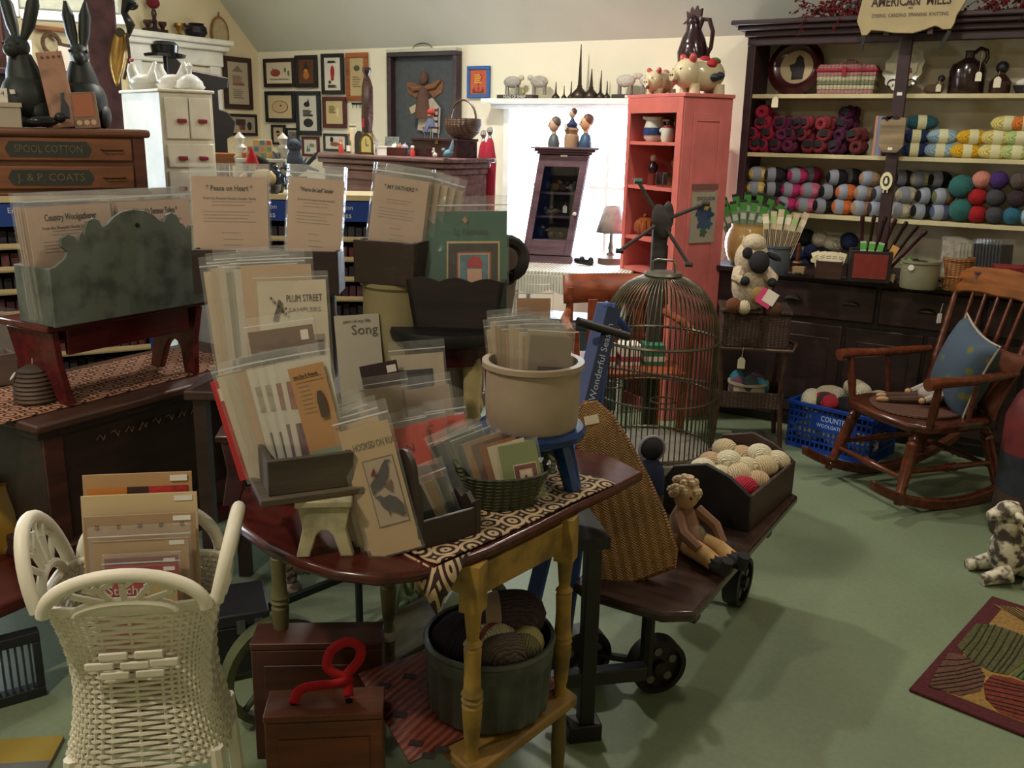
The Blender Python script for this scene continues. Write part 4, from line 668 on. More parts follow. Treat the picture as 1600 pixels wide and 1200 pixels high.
backpic('small black framed tan heart sampler low on back wall', (335, 580, 420, 705), BK, 'b8a888', None, fig=[('v', '8a4a44', 0, -.05, .12, .12), ('l', '5a4a40', 0, .15, .14, .04)])
backpic('narrow black framed grey sampler above twig owl', (430, 600, 503, 750), BK, 'b8b8b0', '6a6864', fig=[('o', '9a5a48', 0, -.05, .12, .08)])
backpic('small burgundy framed winter village sampler', (526, 655, 630, 778), 'wood:5a2228', 'd6d2c2', None, fig=[('t', '5a7a8a', -.18, -.08, .08, .18), ('t', '5a7a8a', -.06, -.1, .05, .12), ('l', '8a8278', .12, .08, .16, .06)])
backpic('blue black framed white sampler of black bird and dog', (660, 635, 806, 745), 'wood:28333a', 'd8d4c6', None, fig=[('o', '1e1c1c', -.15, .15, .07, .16), ('o', '8a5a44', -.02, -.1, .2, .12)])
backpic('blue framed picture half hidden below organ shelf end', (662, 756, 800, 845), 'paint:3a6a9a', 'c8ccc8', None, fig=[('o', 'a8b0b0', 0, 0, .2, .2)])
backpic('bright blue framed red and yellow folk heart print', (1557, 212, 1698, 412), 'paint:2a5a9a', 'b8583a', None, fig=[('v', 'a83028', 0, .06, .2, .2), ('l', 'd8b83a', 0, .1, .17, .12), ('t', '8a2a28', -.2, -.22, .06, .07), ('t', '8a2a28', .2, -.22, .06, .07), ('v', 'a83028', 0, -.22, .06, .06), ('b', '3a4a3a', 0, -.32, .24, .02)])
for lb, zb, fc, mc, fig in (('tall brown framed house sampler on left wall', (40, 158, 213, 483), 'wood:3a241e', 'a89c80', [('t', '7a6a58', 0, .28, .2, .06), ('l', '7a5a48', 0, .08, .2, .06), ('b', '8a5048', 0, -.02, .2, .02), ('l', '5a5046', 0, -.2, .2, .08)]), ('wide black framed sampler of three seated figures on left wall', (38, 512, 246, 648), BK, 'a09078', [('o', '2e2622', -.26, -.05, .07, .2), ('o', '2e2622', .26, -.05, .07, .2), ('b', '3a2a24', 0, .12, .14, .14), ('o', '7a3a30', 0, -.05, .05, .2), ('o', '4a4038', .08, -.1, .05, .16)])):
    x0, y0, x1, y1 = [q/4 for q in zb]; X = XL+.012; p = atx(340+(x0+x1)/2, 50+(y0+y1)/2, X); l, r_ = atx(340+x0, 50+(y0+y1)/2, X), atx(340+x1, 50+(y0+y1)/2, X); u, d = atx(340+(x0+x1)/2, 50+y0, X), atx(340+(x0+x1)/2, 50+y1, X)
    frame(lb, (XL+.004, p.y, p.z), rad(90), r_.y-l.y, u.z-d.z, fc, mc, None, fig=fig)
# dark shadow box with a tattered angel doll
l, r_, u, d = aty(601, 130, 5.5), aty(710, 130, 5.5), aty(655, 80, 5.5), aty(655, 232, 5.5); w_, h_ = r_.x-l.x, u.z-d.z
t = thing('shadow_box', 'large dark framed shadow box with faded winged doll on back wall', 'picture', ((l.x+r_.x)/2, 5.592, (u.z+d.z)/2)); a, c = w_/2, h_/2
part(B().box(-a, a, -.07, 0, c-.03, c).box(-a, a, -.07, 0, -c, -c+.03).box(-a, -a+.035, -.07, 0, -c+.03, c-.03).box(a-.035, a, -.07, 0, -c+.03, c-.03), 'frame', 'wood:3c2a2c', t, bev=.004); part(B().box(-a+.035, a-.035, -.012, 0, -c+.03, c-.03), 'backing', 'cloth:4a4e50', t); part(B().box(-a, a, -.075, -.01, c, c+.02), 'top_ledge', 'paint:b8b4a4', t)
part(B().tube([(-.0, -.03, -.12), (0, -.035, .02), (0, -.03, .1)], [.07, .05, .025], 12).ball((0, -.035, .15), (.035, .03, .045)), 'doll', 'cloth:5a4034', t); part(B().tube([(.02, -.03, .09), (.09, -.03, .1), (.14, -.03, .14)], [.02, .022, .012], 8).tube([(-.02, -.03, .09), (-.08, -.03, .08), (-.13, -.03, .1)], [.02, .022, .012], 8), 'arms', 'cloth:7a5238', t)
for s in (-1, 1): part(B().prism([(s*.02, .07), (s*.08, .12), (s*.16, .13), (s*.15, .06), (s*.08, .02)], -.022, -.014), 'wing', 'cloth:7a5438', t)
part(B().prism([(-.05, -.2), (.14, -.22), (.15, -.05), (.08, .02), (-.02, -.02)], -.045, -.035), 'apron', 'cloth:a89a88', t); tagcard(t, (-.13, -.02, -.07), 2.2, rot=(0, rad(65), 0), string=.04, c='b8a888')
part(B().tube([(x, -.02, c+zz) for x, zz in arc(-.02, .01, .09, 0, 180, 10, .05)], .003, 5), 'wire_hanger', 'iron:4a4440', t)
p = aty(556, 162, 5.58); t = thing('hook_rail', 'small black wrought iron hook rail beside dark bottle', 'hook rail', (p.x, 5.595, p.z)); part(B().box(-.05, .05, -.004, 0, -.006, .006), 'bar', 'iron:1a1a1c', t)
for x in (-.035, 0, .035): part(B().tube([(x, -.005, 0), (x, -.012, -.025), (x+.008, -.02, -.03), (x+.012, -.025, -.018)], .0025, 5), 'hook', 'iron:1a1a1c', t)

# ------------------------------------------------------------------ things on the window shelf
def lamb_mesh(t, col):
    part(B().ball((0, 0, .085), (.068, .036, .04), 16, 10), 'woolly_body', 'fleece:'+col, t); part(B().ball((.07, 0, .112), (.024, .018, .02), 10, 7), 'head', 'paint:b8b2a0', t)
    for x in (-.042, .04):
        for y in (-.016, .016): part(B().cyl((x, y, 0), (x, y, .06), .007, 6), 'leg', 'paint:8a8478', t)
for x0, x1, lb, tx in ((776, 832, 'dark plank lettered in white under left pair of toy sheep', 'HEAD OF SHEEP'), (955, 1003, 'grey mossy plank under right toy sheep above window', None)):
    a, c = aty(x0, 148, 5.46), aty(x1, 148, 5.46); t = thing('plank_base', lb, 'plank', ((a.x+c.x)/2, 5.5, 1.775)); part(B().box(-(c.x-a.x)/2, (c.x-a.x)/2, -.04, .04, 0, .025), 'board', 'rough:3e3a36', t, bev=.002)
    if tx: text(tx, .026, 'print:c8c4b8', t, (-.0, -.041, .012), w=.17)
    else: part(B().box(-.01, .03, -.0415, -.04, .004, .02), 'price_sticker', 'paper:d8d4cc', t)
for x, fl, lb, c in ((798, 1, 'grey toy sheep at left end of window shelf', 'a8a49a'), (840, -1, 'grey toy sheep facing its twin on window shelf', 'a8a49a'), (975, 1, 'white toy sheep on grey plank above window', 'c0bcb0'), (1012, -1, 'white toy sheep half behind small pig bank', 'c8c4b8')):
    p = aty(x, 140, 5.48); zb_ = 1.80
    t = thing('toy_sheep', lb, 'toy sheep', (p.x, 5.5, zb_), 0 if fl > 0 else pi, group='toy sheep on the window shelf'); t.scale = (.95,)*3; lamb_mesh(t, c)
p = aty(816, 140, 5.46); t = thing('toy_chick', 'tiny yellow chick between the toy sheep', 'figurine', (p.x, 5.47, 1.80)); part(B().ball((0, 0, .018), (.012, .012, .018)), 'body', 'paint:a89858', t); part(B().ball((0, 0, .04), .009), 'head', 'paint:a89858', t)
for x, k, hs, lb in ((866, .55, .5, 'first small oil can from the left on window shelf'), (879, .4, .4, 'tiny oil can, second from left on window shelf'), (890, .5, .55, 'third small oil can on window shelf'), (903, 1.15, 1.9, 'largest oil can with very tall spout on window shelf'), (921, 1.0, .85, 'broad oil can right of tallest one'), (936, .65, .95, 'slim spouted oil can on window shelf'), (946, .5, .55, 'last oil can beside the grey plank')):
    p = aty(x, 150, 5.48); t = thing('oil_can', lb, 'oil can', (p.x, 5.5, 1.775), group='oil cans on the window shelf'); r_ = .046*k
    part(B().lathe([(r_, 0), (r_*1.05, .012*k), (r_, .025*k), (r_*.5, .05*k), (r_*.3, .06*k), (r_*.32, .07*k)], n=16), 'can', 'metal:4a4038', t); part(B().lathe([(r_*.25, .07*k), (.0025, .07*k+.13*hs)], n=8), 'spout', 'metal:4a4038', t)

# ------------------------------------------------------------------ red cabinet on the diagonal
RC_ = Vector((-1.80, 4.75, 0)); th = atan2(.521, -.854); d1 = Vector((-.854, .521, 0)); d2 = Vector((.521, .854, 0))
RM = Matrix(((-d1.x, d2.x, 0, RC_.x), (-d1.y, d2.y, 0, RC_.y), (0, 0, 1, 0), (0, 0, 0, 1)))      # local x: along open front towards the near corner, y: into cabinet
rc = thing('red_cabinet', 'tall narrow red painted open shelf cabinet standing before the window', 'cabinet', RC_, atan2(-d1.y, -d1.x)); RZc = atan2(-d1.y, -d1.x)
RD, Wc, Dc_, Hc = 'paint:d0706c', .5, .32, 1.775
part(B().box(-.022, 0, 0, Dc_, 0, Hc-.02), 'side_panel', RD, rc, bev=.003); part(B().box(-Wc, -Wc+.022, 0, Dc_, 0, Hc-.02), 'side_panel', RD, rc, bev=.003); part(B().box(-Wc+.022, -.022, Dc_-.015, Dc_, .05, Hc-.02), 'back_panel', 'paint:7a2a2c', rc)
part(B().box(-Wc-.012, .012, -.012, Dc_+.005, Hc-.02, Hc), 'top_board', RD, rc, bev=.004)
part(B().box(-.05, -.0, -.012, 0, 0, Hc-.02).box(-Wc, -Wc+.03, -.012, 0, 0, Hc-.02).box(-Wc+.03, -.05, -.012, 0, Hc-.1, Hc-.02).box(-Wc+.03, -.05, -.012, 0, 0, .08), 'face_frame', 'paint:cc6a60', rc, bev=.002)
for sh in (1.525, 1.285, 1.0, .82, .45): part(B().box(-Wc+.022, -.022, -.004, Dc_-.015, sh-.018, sh), 'shelf', 'paint:cc6a60', rc)
part(B().box(0, .007, .06, .085, .1, Hc-.1).box(0, .007, Dc_-.085, Dc_-.05, .1, Hc-.1).box(0, .007, .0851, Dc_-.0851, Hc-.14, Hc-.1).box(0, .007, .0851, Dc_-.0851, .1, .16), 'side_moulding', RD, rc, bev=.002)
RCM = Matrix.Translation(RC_) @ Matrix.Rotation(RZc, 4, 'Z')
def inrc(x, y, z_): return RCM @ Vector((x, y, z_))
t = thing('flower_print', 'packaged print of blue flowers fixed to side of red cabinet', 'print', inrc(.009, .165, 1.0), RZc+rad(90))
part(B().box(-.085, .085, -.002, 0, .0, .27), 'paper', 'paper:a89c82', t); part(B().box(-.088, .088, -.0035, -.002, -.003, .31), 'sleeve', 'sleeve:ffffff', t); part(B().box(-.088, .088, -.004, 0, .285, .312), 'header_strip', 'paper:7a5248', t); text('EXCELSIOR', .026, 'print:2a2a30', t, (.01, -.0045, .235), w=.12)
for i, (x, z_, r_, c) in enumerate(((-.02, .17, .035, '35405c'), (.03, .15, .035, '2f3a58'), (0, .11, .04, '3a4664'), (.035, .1, .026, '35506a'), (-.02, .19, .022, '20242c'), (.015, .19, .016, 'a89040'), (.005, .055, .022, '3a5a44'))): part(B().prism([(x+r_*(1+.25*cos(5*a))*cos(a), z_+r_*(1+.25*cos(5*a))*sin(a)) for a in [2*pi*k/30 for k in range(30)]], -.0046-.0002*i, -.004), 'printed_flower', 'print:'+c, t, sm=0)
def pitcher(label, loc, s, m, rz=0, name='pitcher', trim=None):
    t = thing(name, label, 'pitcher', loc, rz); t.scale = (s,)*3
    part(B().lathe([(.035, 0), (.05, .015), (.055, .05), (.045, .085), (.04, .1), (.046, .115), (.042, .115), (.038, .1), (.03, .01), (.001, .01)], n=20), 'body', m, t); part(B().tube([(.045, 0, .1), (.075, 0, .1), (.08, 0, .065), (.052, 0, .035)], .007, 7), 'handle', m, t); part(B().bx((-.046, 0, .108), (.03, .03, .014), (0, rad(20), 0)), 'spout', m, t)
    if trim: part(B().lathe([(.0555, .03), (.057, .05), (.054, .065)], n=20, cap=False), 'painted_band', trim, t)
    return t
pitcher('white pitcher with blue painted band in red cabinet', inrc(-.36, .08, 1.525), 1.15, 'china:c8c4b4', RZc+.4, trim='china:26386a')
t = thing('sheep_creamer', 'small white sheep shaped creamer in red cabinet top bay', 'figurine', inrc(-.2, .05, 1.525), RZc); part(B().lathe([(.03, 0), (.036, .02), (.034, .06), (.028, .075), (.001, .08)], n=16).ball((-.03, -.01, .06), (.022, .018, .016)), 'body', 'china:c8c4b4', t); part(B().lathe([(.03, .076), (.024, .086), (.001, .09)], n=16), 'lid', 'china:8a2a28', t); part(B().ball((0, 0, .1), .011), 'knob', 'paint:2a5a34', t)
t = thing('red_bottle', 'small red bottle between pitcher and creamer in red cabinet', 'bottle', inrc(-.28, .16, 1.525)); part(B().lathe([(.022, 0), (.024, .05), (.01, .08), (.01, .11)], n=14), 'body', 'china:7a1620', t); part(B().cyl((0, 0, .11), (0, 0, .125), .012), 'cap', 'china:3a1014', t)
t = thing('wicker_box', 'tan wicker box at back of red cabinet top bay', 'box', inrc(-.3, .25, 1.525), RZc); part(B().box(-.09, .09, -.05, .05, 0, .16), 'body', 'wicker:8a6a48', t, bev=.004); part(B().box(-.093, .093, -.053, .053, .16, .185), 'lid', 'wicker:8a6a48', t, bev=.004)
t = thing('glass_figure', 'clear glass figurine with dark jacket in red cabinet second bay', 'figurine', inrc(-.38, .1, 1.285)); part(B().lathe([(.03, 0), (.028, .06), (.012, .07)], n=14), 'base', 'china:6a2c28', t); part(B().lathe([(.02, .07), (.03, .1), (.012, .13)], n=14), 'jacket', 'china:201c22', t); part(B().ball((0, 0, .15), .02), 'head', 'china:c0a894', t)
for i, x in enumerate((-.24, -.18)): t = thing('glass_tumbler', 'clear glass tumbler, %s of two in red cabinet' % ('farther', 'nearer')[i], 'glass', inrc(x, .05, 1.285), group='tumblers in the red cabinet'); part(B().lathe([(.022, 0), (.028, .03), (.024, .08), (.021, .08), (.025, .03), (.019, .006), (.001, .006)], n=16), 'glass', 'glass:e8e4e0', t)
t = thing('brown_doll', 'brown haired doll at back of red cabinet second bay', 'doll', inrc(-.3, .2, 1.285)); part(B().lathe([(.045, 0), (.04, .06), (.02, .1)], n=14), 'dress', 'cloth:6a3a24', t); part(B().ball((0, 0, .125), (.03, .03, .035)), 'head', 'cloth:8a5030', t); part(B().ball((0, .008, .14), (.036, .03, .034)), 'hair', 'fleece:5a2c18', t)
t = thing('red_yarn_ornament', 'bright red ball ornament on white stand in red cabinet', 'ornament', inrc(-.22, .08, 1.0)); part(B().lathe([(.025, 0), (.02, .01), (.012, .05), (.001, .08)], n=12), 'stand', 'china:c8c0b0', t); part(B().ball((0, 0, .12), .048, 16, 12), 'ball', 'wool:b01428', t)
t = thing('dark_red_apple', 'dark red apple ornament behind the red ball in cabinet', 'ornament', inrc(-.34, .17, 1.0)); part(B().ball((0, 0, .08), (.035, .035, .032)), 'apple', 'china:5a1018', t); part(B().lathe([(.03, 0), (.012, .02), (.012, .05)], n=12), 'stand', 'china:8a7a6a', t)
t = thing('fluted_bowl', 'amber fluted covered bowl on lower cabinet shelf', 'bowl', inrc(-.4, .08, 1.0)); b = B(); b.lathe([(.02, 0), (.03, .012)], n=20); 
for i in range(10): a = 2*pi*i/10; b.ball((.042*cos(a), .042*sin(a), .05), (.024, .024, .04), 8, 6)
part(b, 'fluted_body', 'china:8a4a26', t); part(B().lathe([(.05, .085), (.03, .1), (.001, .105)], n=16).ball((0, 0, .112), .012), 'lid', 'china:8a4a26', t)
# pig banks and rooster jug on top
def pig(label, loc, s, rz, patch):
    t = thing('pig_bank', label, 'pig bank', loc, rz); t.scale = (s,)*3; CR = 'china:c9b894'
    part(B().ball((.05, 0, .1), (.12, .085, .085), 20, 14).ball((-.055, 0, .1), (.075, .075, .075), 18, 12), 'body', CR, t)
    for x in (-.03, .12):
        for y in (-.045, .045): part(B().lathe([(.03, 0), (.028, .05)], (x, y, 0), 10), 'foot', CR, t)
    part(B().lathe([(.03, 0), (.027, .02), (.001, .023)], (-.125, 0, .085), 14, axis=(-1, 0, .05)), 'snout', CR, t); part(B().ball((-.148, -.01, .09), .006, 6, 4).ball((-.148, .01, .09), .006, 6, 4), 'nostrils', 'paint:6a3a34', t)
    part(B().ball((-.125, 0, .05), (.012, .02, .01), 10, 6), 'mouth', 'paint:a83a34', t)
    for s_ in (-1, 1): part(B().ball((-.05, s_*.045, .172), (.022, .02, .03), 10, 6, rot=(s_*-.4, -.3, 0)), 'ear', 'china:b84a48', t); part(B().ball((-.115, s_*.035, .12), .007, 6, 4), 'eye', 'paint:4a4034', t)
    for i, (x, y, z_, c) in enumerate(patch): d = Vector((x, y, z_)); part(B().ball((.05+x*.88, y*.88, .1+z_*.88), (.034, .03, .022), 10, 6), 'painted_petal', 'paint:'+c, t)
    return t
pig('large cream pig bank with red and green flowers on red cabinet', inrc(-.08, .12, Hc), 1.0, RZc+rad(84), ((-.02, -.03, .078, 'a81e28'), (.02, -.05, .064, 'a81e28'), (.05, -.03, .072, '3a6a34'), (.0, -.066, .05, 'a81e28'), (.02, -.083, -.02, '24303a'), (.055, -.075, -.01, '24303a')))
pig('small cream pig bank with red ears on red cabinet', inrc(-.38, .1, Hc), .72, RZc+rad(104), ((0, -.03, .078, 'c87a6a'),))
rt = thing('rooster_jug', 'dark brown glazed rooster shaped jug on red cabinet', 'jug', inrc(-.22, .2, Hc), RZc+rad(20)); GL = 'china:2e161c'
part(B().lathe([(.05, 0), (.045, .02), (.03, .06), (.04, .1), (.075, .17), (.08, .22), (.06, .29), (.04, .33), (.035, .36)], n=22, sx=1.05).ball((-.012, 0, .375), (.038, .032, .036), 14, 10), 'body', GL, rt)
part(B().prism([(-.045, .395), (-.05, .43), (-.03, .42), (-.02, .45), (-.002, .43), (.012, .455), (.022, .43), (.045, .44), (.04, .4), (.01, .385)], -.008, .008), 'comb', 'china:35121a', rt); part(B().lathe([(.012, 0), (.001, .03)], (-.045, 0, .375), 10, axis=(-1, 0, -.3)), 'beak', GL, rt); part(B().ball((-.035, 0, .335), (.014, .012, .03)), 'wattle', 'china:35121a', rt)
part(B().tube([(.03, 0, .34), (.05, 0, .385), (.09, 0, .38), (.115, 0, .32), (.11, 0, .24), (.08, 0, .19)], [.014, .014, .013, .012, .012, .012], 8), 'handle', GL, rt)
for s_ in (-1, 1): part(B().ball((.015, s_*.07, .2), (.05, .02, .07), 12, 8), 'wing', GL, rt)

# ------------------------------------------------------------------ wicker table, slanted cabinet, lamp, busts
WT = .80; a, c = on(800, 421, WT), on(985, 425, WT); ang = rad(16); w_ = .67; a = a+Vector((.12, -.1, 0))
wt = thing('wicker_table', 'white wicker side table with scalloped apron by the window', 'table', (a.x-.12, a.y+.1, 0), ang); WW = 'wicker:d8d4c6'
part(B().box(0, w_, 0, .36, WT-.03, WT), 'top', WW, wt, bev=.008)
b = B()
for i in range(40): x = w_*i/39; hh = .07+.03*abs(sin(pi*3*i/39)); b.cyl((x, 0, WT-.03-hh), (x, 0, WT-.02), .011, 6)
q = part(b, 'apron', 'paint:d8d4c6', wt); q['kind'] = 'stuff'
part(B().box(.0, .006, .0, .36, WT-.12, WT-.03).box(w_-.006, w_, 0, .36, WT-.12, WT-.03).box(0, w_, .35, .356, WT-.12, WT-.03), 'side_apron', WW, wt)
for x in (.02, w_-.02):
    for y in (.02, .34): part(B().cyl((x, y, 0), (x, y, WT-.03), .016, 8), 'leg', WW, wt)
WM = Matrix.Translation((a.x-.12, a.y+.1, 0)) @ Matrix.Rotation(ang, 4, 'Z')
c0 = on(850, 411, WT); lc = thing('slanted_cabinet', 'purple brown glazed cabinet with leaning sides standing on wicker table', 'cabinet', (c0.x, c0.y+.015, WT), rad(20)); LW = 'wood:6c525c'
def SHR(b): b.m = Matrix(((1, 0, .15, 0), (0, 1, 0, 0), (0, 0, 1, 0), (0, 0, 0, 1))); return b
HW, HH, HD = .15, .64, .2
part(SHR(B()).box(-HW, -HW+.015, 0, HD, 0, HH), 'side_panel', LW, lc); part(SHR(B()).box(HW-.015, HW, 0, HD, 0, HH), 'side_panel', LW, lc); part(SHR(B()).box(-HW, HW, HD-.01, HD, 0, HH), 'back_panel', 'wood:3a2c30', lc); part(SHR(B()).box(-HW-.01, HW+.01, -.012, HD, 0, .045), 'base_moulding', LW, lc, bev=.004)
part(SHR(B()).box(-HW-.012, HW+.012, -.015, HD, HH, HH+.015).box(-HW-.03, HW+.03, -.035, HD+.01, HH+.015, HH+.03).box(-HW-.05, HW+.05, -.055, HD+.01, HH+.03, HH+.042), 'cornice', LW, lc, bev=.003)
dr = part(SHR(B()).box(-HW+.004, -HW+.045, -.016, -.001, .05, HH-.005).box(HW-.045, HW-.004, -.016, -.001, .05, HH-.005).box(-HW+.045, HW-.045, -.016, -.001, HH-.07, HH-.005).box(-HW+.045, HW-.045, -.016, -.001, .05, .14), 'door', LW, lc, bev=.002)
part(SHR(B()).box(-HW+.045, HW-.045, -.009, -.006, .14, HH-.07), 'pane', 'glass:e4e8ec', dr); part(SHR(B()).ball((HW-.025, -.024, .3), .012, 10, 8), 'knob', 'china:d8d4cc', dr)
for z_ in (.14, .28, .42): part(SHR(B()).box(-HW+.015, HW-.015, .02, HD-.01, z_-.012, z_), 'shelf', LW, lc)
part(SHR(B()).box(-.02, .02, -.018, -.016, HH-.012, HH-.002), 'price_sticker', 'paper:d8d4cc', lc)
LCM = lc.matrix_basis.copy()
def inlc(x, y, z_): return LCM @ Vector((x+.15*z_, y, z_))
for i, (x, z_, c, s_, lb) in enumerate(((-.03, .42, '8a6a3a', 1, 'straw coloured bird ornament on top shelf of slanted cabinet'), (.02, .42, '5a3a2a', .9, 'brown bird ornament on top shelf of slanted cabinet'), (.075, .42, 'a8a098', .9, 'pale bird ornament at right on top cabinet shelf'), (-.08, .42, '2a2c34', 1.2, 'dark bird ornament at left on top cabinet shelf'), (-.05, .28, '8a7a68', .7, 'tan bird ornament on middle cabinet shelf'), (.0, .28, '6a4a3a', .8, 'brown bird ornament on middle cabinet shelf'), (.0, .14, '7a4a28', .9, 'amber bird ornament on bottom cabinet shelf'), (.06, .14, '8a5a34', .6, 'small amber bird ornament on bottom cabinet shelf'), (-.07, .14, '23364a', 1.2, 'blue bird ornament on bottom cabinet shelf'))):
    t = thing('bird_ornament', lb, 'ornament', inlc(x, .08, z_), rad(40*i), group='ornaments in the slanted cabinet'); t.scale = (s_,)*3; part(B().ball((0, 0, .028), (.036, .022, .026)).ball((.03, 0, .055), .015).bx((-.04, 0, .03), (.03, .016, .008)), 'body', 'paint:'+c, t); part(B().lathe([(.006, 0), (.001, .014)], (.043, 0, .055), 6, axis=(1, 0, 0)), 'beak', 'paint:8a6a34', t)
t = thing('price_tag', 'white tag hanging inside slanted cabinet', 'tag', inlc(.06, .03, .3)); tagcard(t, (0, 0, 0), 1.3, string=.02)
def bust(label, x, s_, coat, skin, hair, hat=False):
    t = thing('bust_figure', label, 'figurine', inlc(x, .08, HH+.042), rad(22-70)); t.scale = (s_,)*3
    part(B().lathe([(.045, 0), (.048, .02), (.035, .06), (.016, .075)], n=14, sy=.75), 'coat', coat, t); part(B().ball((0, 0, .125), (.03, .034, .042), 14, 10).cyl((0, 0, .07), (0, 0, .1), .015), 'head', skin, t)
    part(B().ball((0, .01, .14), (.033, .034, .036), 14, 10), 'hair', hair, t); part(B().ball((0, -.033, .12), (.006, .01, .008), 8, 5), 'nose', skin, t)
    part(B().ball((-.012, -.03, .13), .004, 6, 4).ball((.012, -.03, .13), .004, 6, 4), 'eyes', 'print:201c1a', t)
bust('bust of man in dark green coat on slanted cabinet', -.085, 1.0, 'paint:4a5454', 'paint:c8a488', 'paint:5a5048')
bust('bust of brown haired lady in blue dress on slanted cabinet', .105, 1.1, 'paint:2a4a6a', 'paint:c89a70', 'paint:5a3824')
t = thing('figural_jar', 'stoneware jar with lady bust lid on slanted cabinet', 'jar', inlc(.02, .1, HH+.042), rad(-40)); part(B().lathe([(.045, 0), (.046, .06), (.04, .075), (.045, .09), (.05, .1), (.03, .115)], n=18), 'jar', 'ceramic:9a7a5c', t); part(B().lathe([(.04, .115), (.045, .13), (.02, .15), (.012, .165)], n=14, sy=.8), 'blue_bodice', 'paint:1e2c54', t); part(B().ball((0, 0, .19), (.02, .022, .027)), 'head', 'paint:c8a890', t); part(B().ball((0, .008, .2), (.023, .022, .024)), 'hair', 'paint:4a2a1c', t); part(B().prism([(.02*cos(q), .02*sin(q)) for q in [2*pi*i/14 for i in range(14)]], -.002, 0), 'round_tag', 'paper:d8d4cc', t, (.02, -.05, .118))
p = on(951, 413, WT); t = thing('table_lamp', 'small lamp with brown turned base and mottled shade on wicker table', 'lamp', (p.x, p.y+.02, WT)); part(B().lathe([(.075, 0), (.08, .02), (.078, .04), (.03, .055), (.02, .07)], n=20), 'pot_base', 'wood:5c4034', t); part(B().lathe([(.014, .07), (.02, .1), (.012, .13), (.01, .21)], n=12), 'stem', 'metal:8a9a8a', t); part(B().lathe([(.095, .19), (.05, .345)], n=24, cap=False), 'shade', 'worn:8a8078', t, solid=.002)
part(B().cyl((0, 0, .2), (0, 0, .34), .003, 6).cyl((-.052, 0, .33), (.052, 0, .33), .0015, 5), 'harp', 'metal:8a8070', t)
for i, (x, y) in enumerate(((905, 412), (917, 414))): p = on(x, y, WT); t = thing('toy_shoe', 'small black toy shoe on wicker table, %s one' % ('left', 'right')[i], 'shoe', (p.x, p.y, WT), rad(150+15*i), group='toy shoes on the wicker table'); part(B().ball((0, 0, .018), (.05, .02, .018), pw=.8).ball((-.03, 0, .03), (.02, .018, .022)), 'upper', 'gloss:14161c', t); part(B().ball((0, 0, .005), (.052, .021, .005)), 'sole', 'paint:101010', t)
# folded red umbrellas by the organ
for i, (x, x2, y0, D_) in enumerate(((756, 752, 205, 5.25), (766, 764, 200, 5.15))):
    a, c = at(x, y0, D_), at(x2, 345, D_); c.z = max(.0, c.z); t = thing('folded_umbrella', 'folded red umbrella with silver finial, %s of two by the organ' % ('left', 'right')[i], 'umbrella', (a.x, a.y, 0), group='red umbrellas by the organ'); zt = a.z
    part(B().lathe([(.012, .02), (.022, .5), (.034, zt-.3), (.038, zt-.18), (.022, zt-.08), (.014, zt-.06)], n=10), 'furled_cloth', 'cloth:a01c34', t); part(B().lathe([(.006, zt-.07), (.014, zt-.055), (.009, zt-.04), (.02, zt-.02), (.016, zt), (.001, zt+.008)], n=12), 'finial', 'metal:b8b4b0', t); part(B().lathe([(.004, 0), (.008, .03)], n=8), 'ferrule', 'metal:8a8680', t)
    if i: part(B().lathe([(.0345, .82), (.0365, .95)], n=10, cap=False), 'pale_band', 'cloth:b8bcc4', t)

# ------------------------------------------------------------------ pump organ with keepsakes
OH = 1.42; O0 = on(692, 247, OH); og = thing('pump_organ', 'dark oak organ case with moulded top against back wall', 'organ', (O0.x, O0.y, 0), rad(-11)); OW = 'gloss:7e5e5e'; L_ = 1.02; OD = .34
part(B().box(-L_, 0, 0, OD, .0, OH-.09), 'case', OW, og, bev=.006); part(B().box(-L_-.05, .05, -.05, OD+.02, OH-.025, OH).box(-L_-.03, .03, -.03, OD, OH-.055, OH-.025).box(-L_-.01, .01, -.012, OD, OH-.09, OH-.055), 'top_moulding', OW, og, bev=.008)
for x0, x1, z0, z1 in ((-L_+.06, -.06, 1.08, 1.28), (-L_+.06, -.06, .6, .98)): part(B().box(x0-.03, x1+.03, -.014, 0, z0-.03, z0).box(x0-.03, x1+.03, -.014, 0, z1, z1+.03).box(x0-.03, x0, -.014, 0, z0, z1).box(x1, x1+.03, -.014, 0, z0, z1), 'panel_frame', OW, og, bev=.003)
for x0, z0, z1 in ((.0, 1.05, 1.28), (.0, .5, .98)): part(B().box(0, .012, .04, OD-.04, z0, z1), 'side_panel', OW, og, bev=.005)
part(B().box(-L_-.02, .02, -.03, OD, 1.0, 1.03), 'rail', OW, og, bev=.006); part(B().box(-L_-.03, .03, -.04, OD, 0, .08), 'plinth', OW, og, bev=.006)
OM = og.matrix_basis.copy()
def org(px, dy=.12):                 # spot on the organ top below pixel column px
    p = on(px, 243, OH); q = OM.inverted() @ p; return OM @ Vector((min(.03, max(-L_-.03, q.x)), dy, OH))
def orgx(px, dy):
    best = min((abs((lambda v: 800+FPX*v.x/v.z)(RW.transposed() @ (OM @ Vector((x/200, dy, OH))-EYE))-px), x/200) for x in range(-220, 20)); return OM @ Vector((best[1], dy, OH))
p = orgx(533, .1); t = thing('santa_figure', 'tiny red and white figure at left end of organ top', 'figurine', p); part(B().lathe([(.016, 0), (.018, .02), (.01, .05)], n=10), 'body', 'paint:a8341e', t); part(B().ball((0, 0, .058), .011), 'head', 'paint:d8c8b0', t); part(B().lathe([(.012, .062), (.001, .09)], n=10), 'hat', 'paint:b03a20', t)
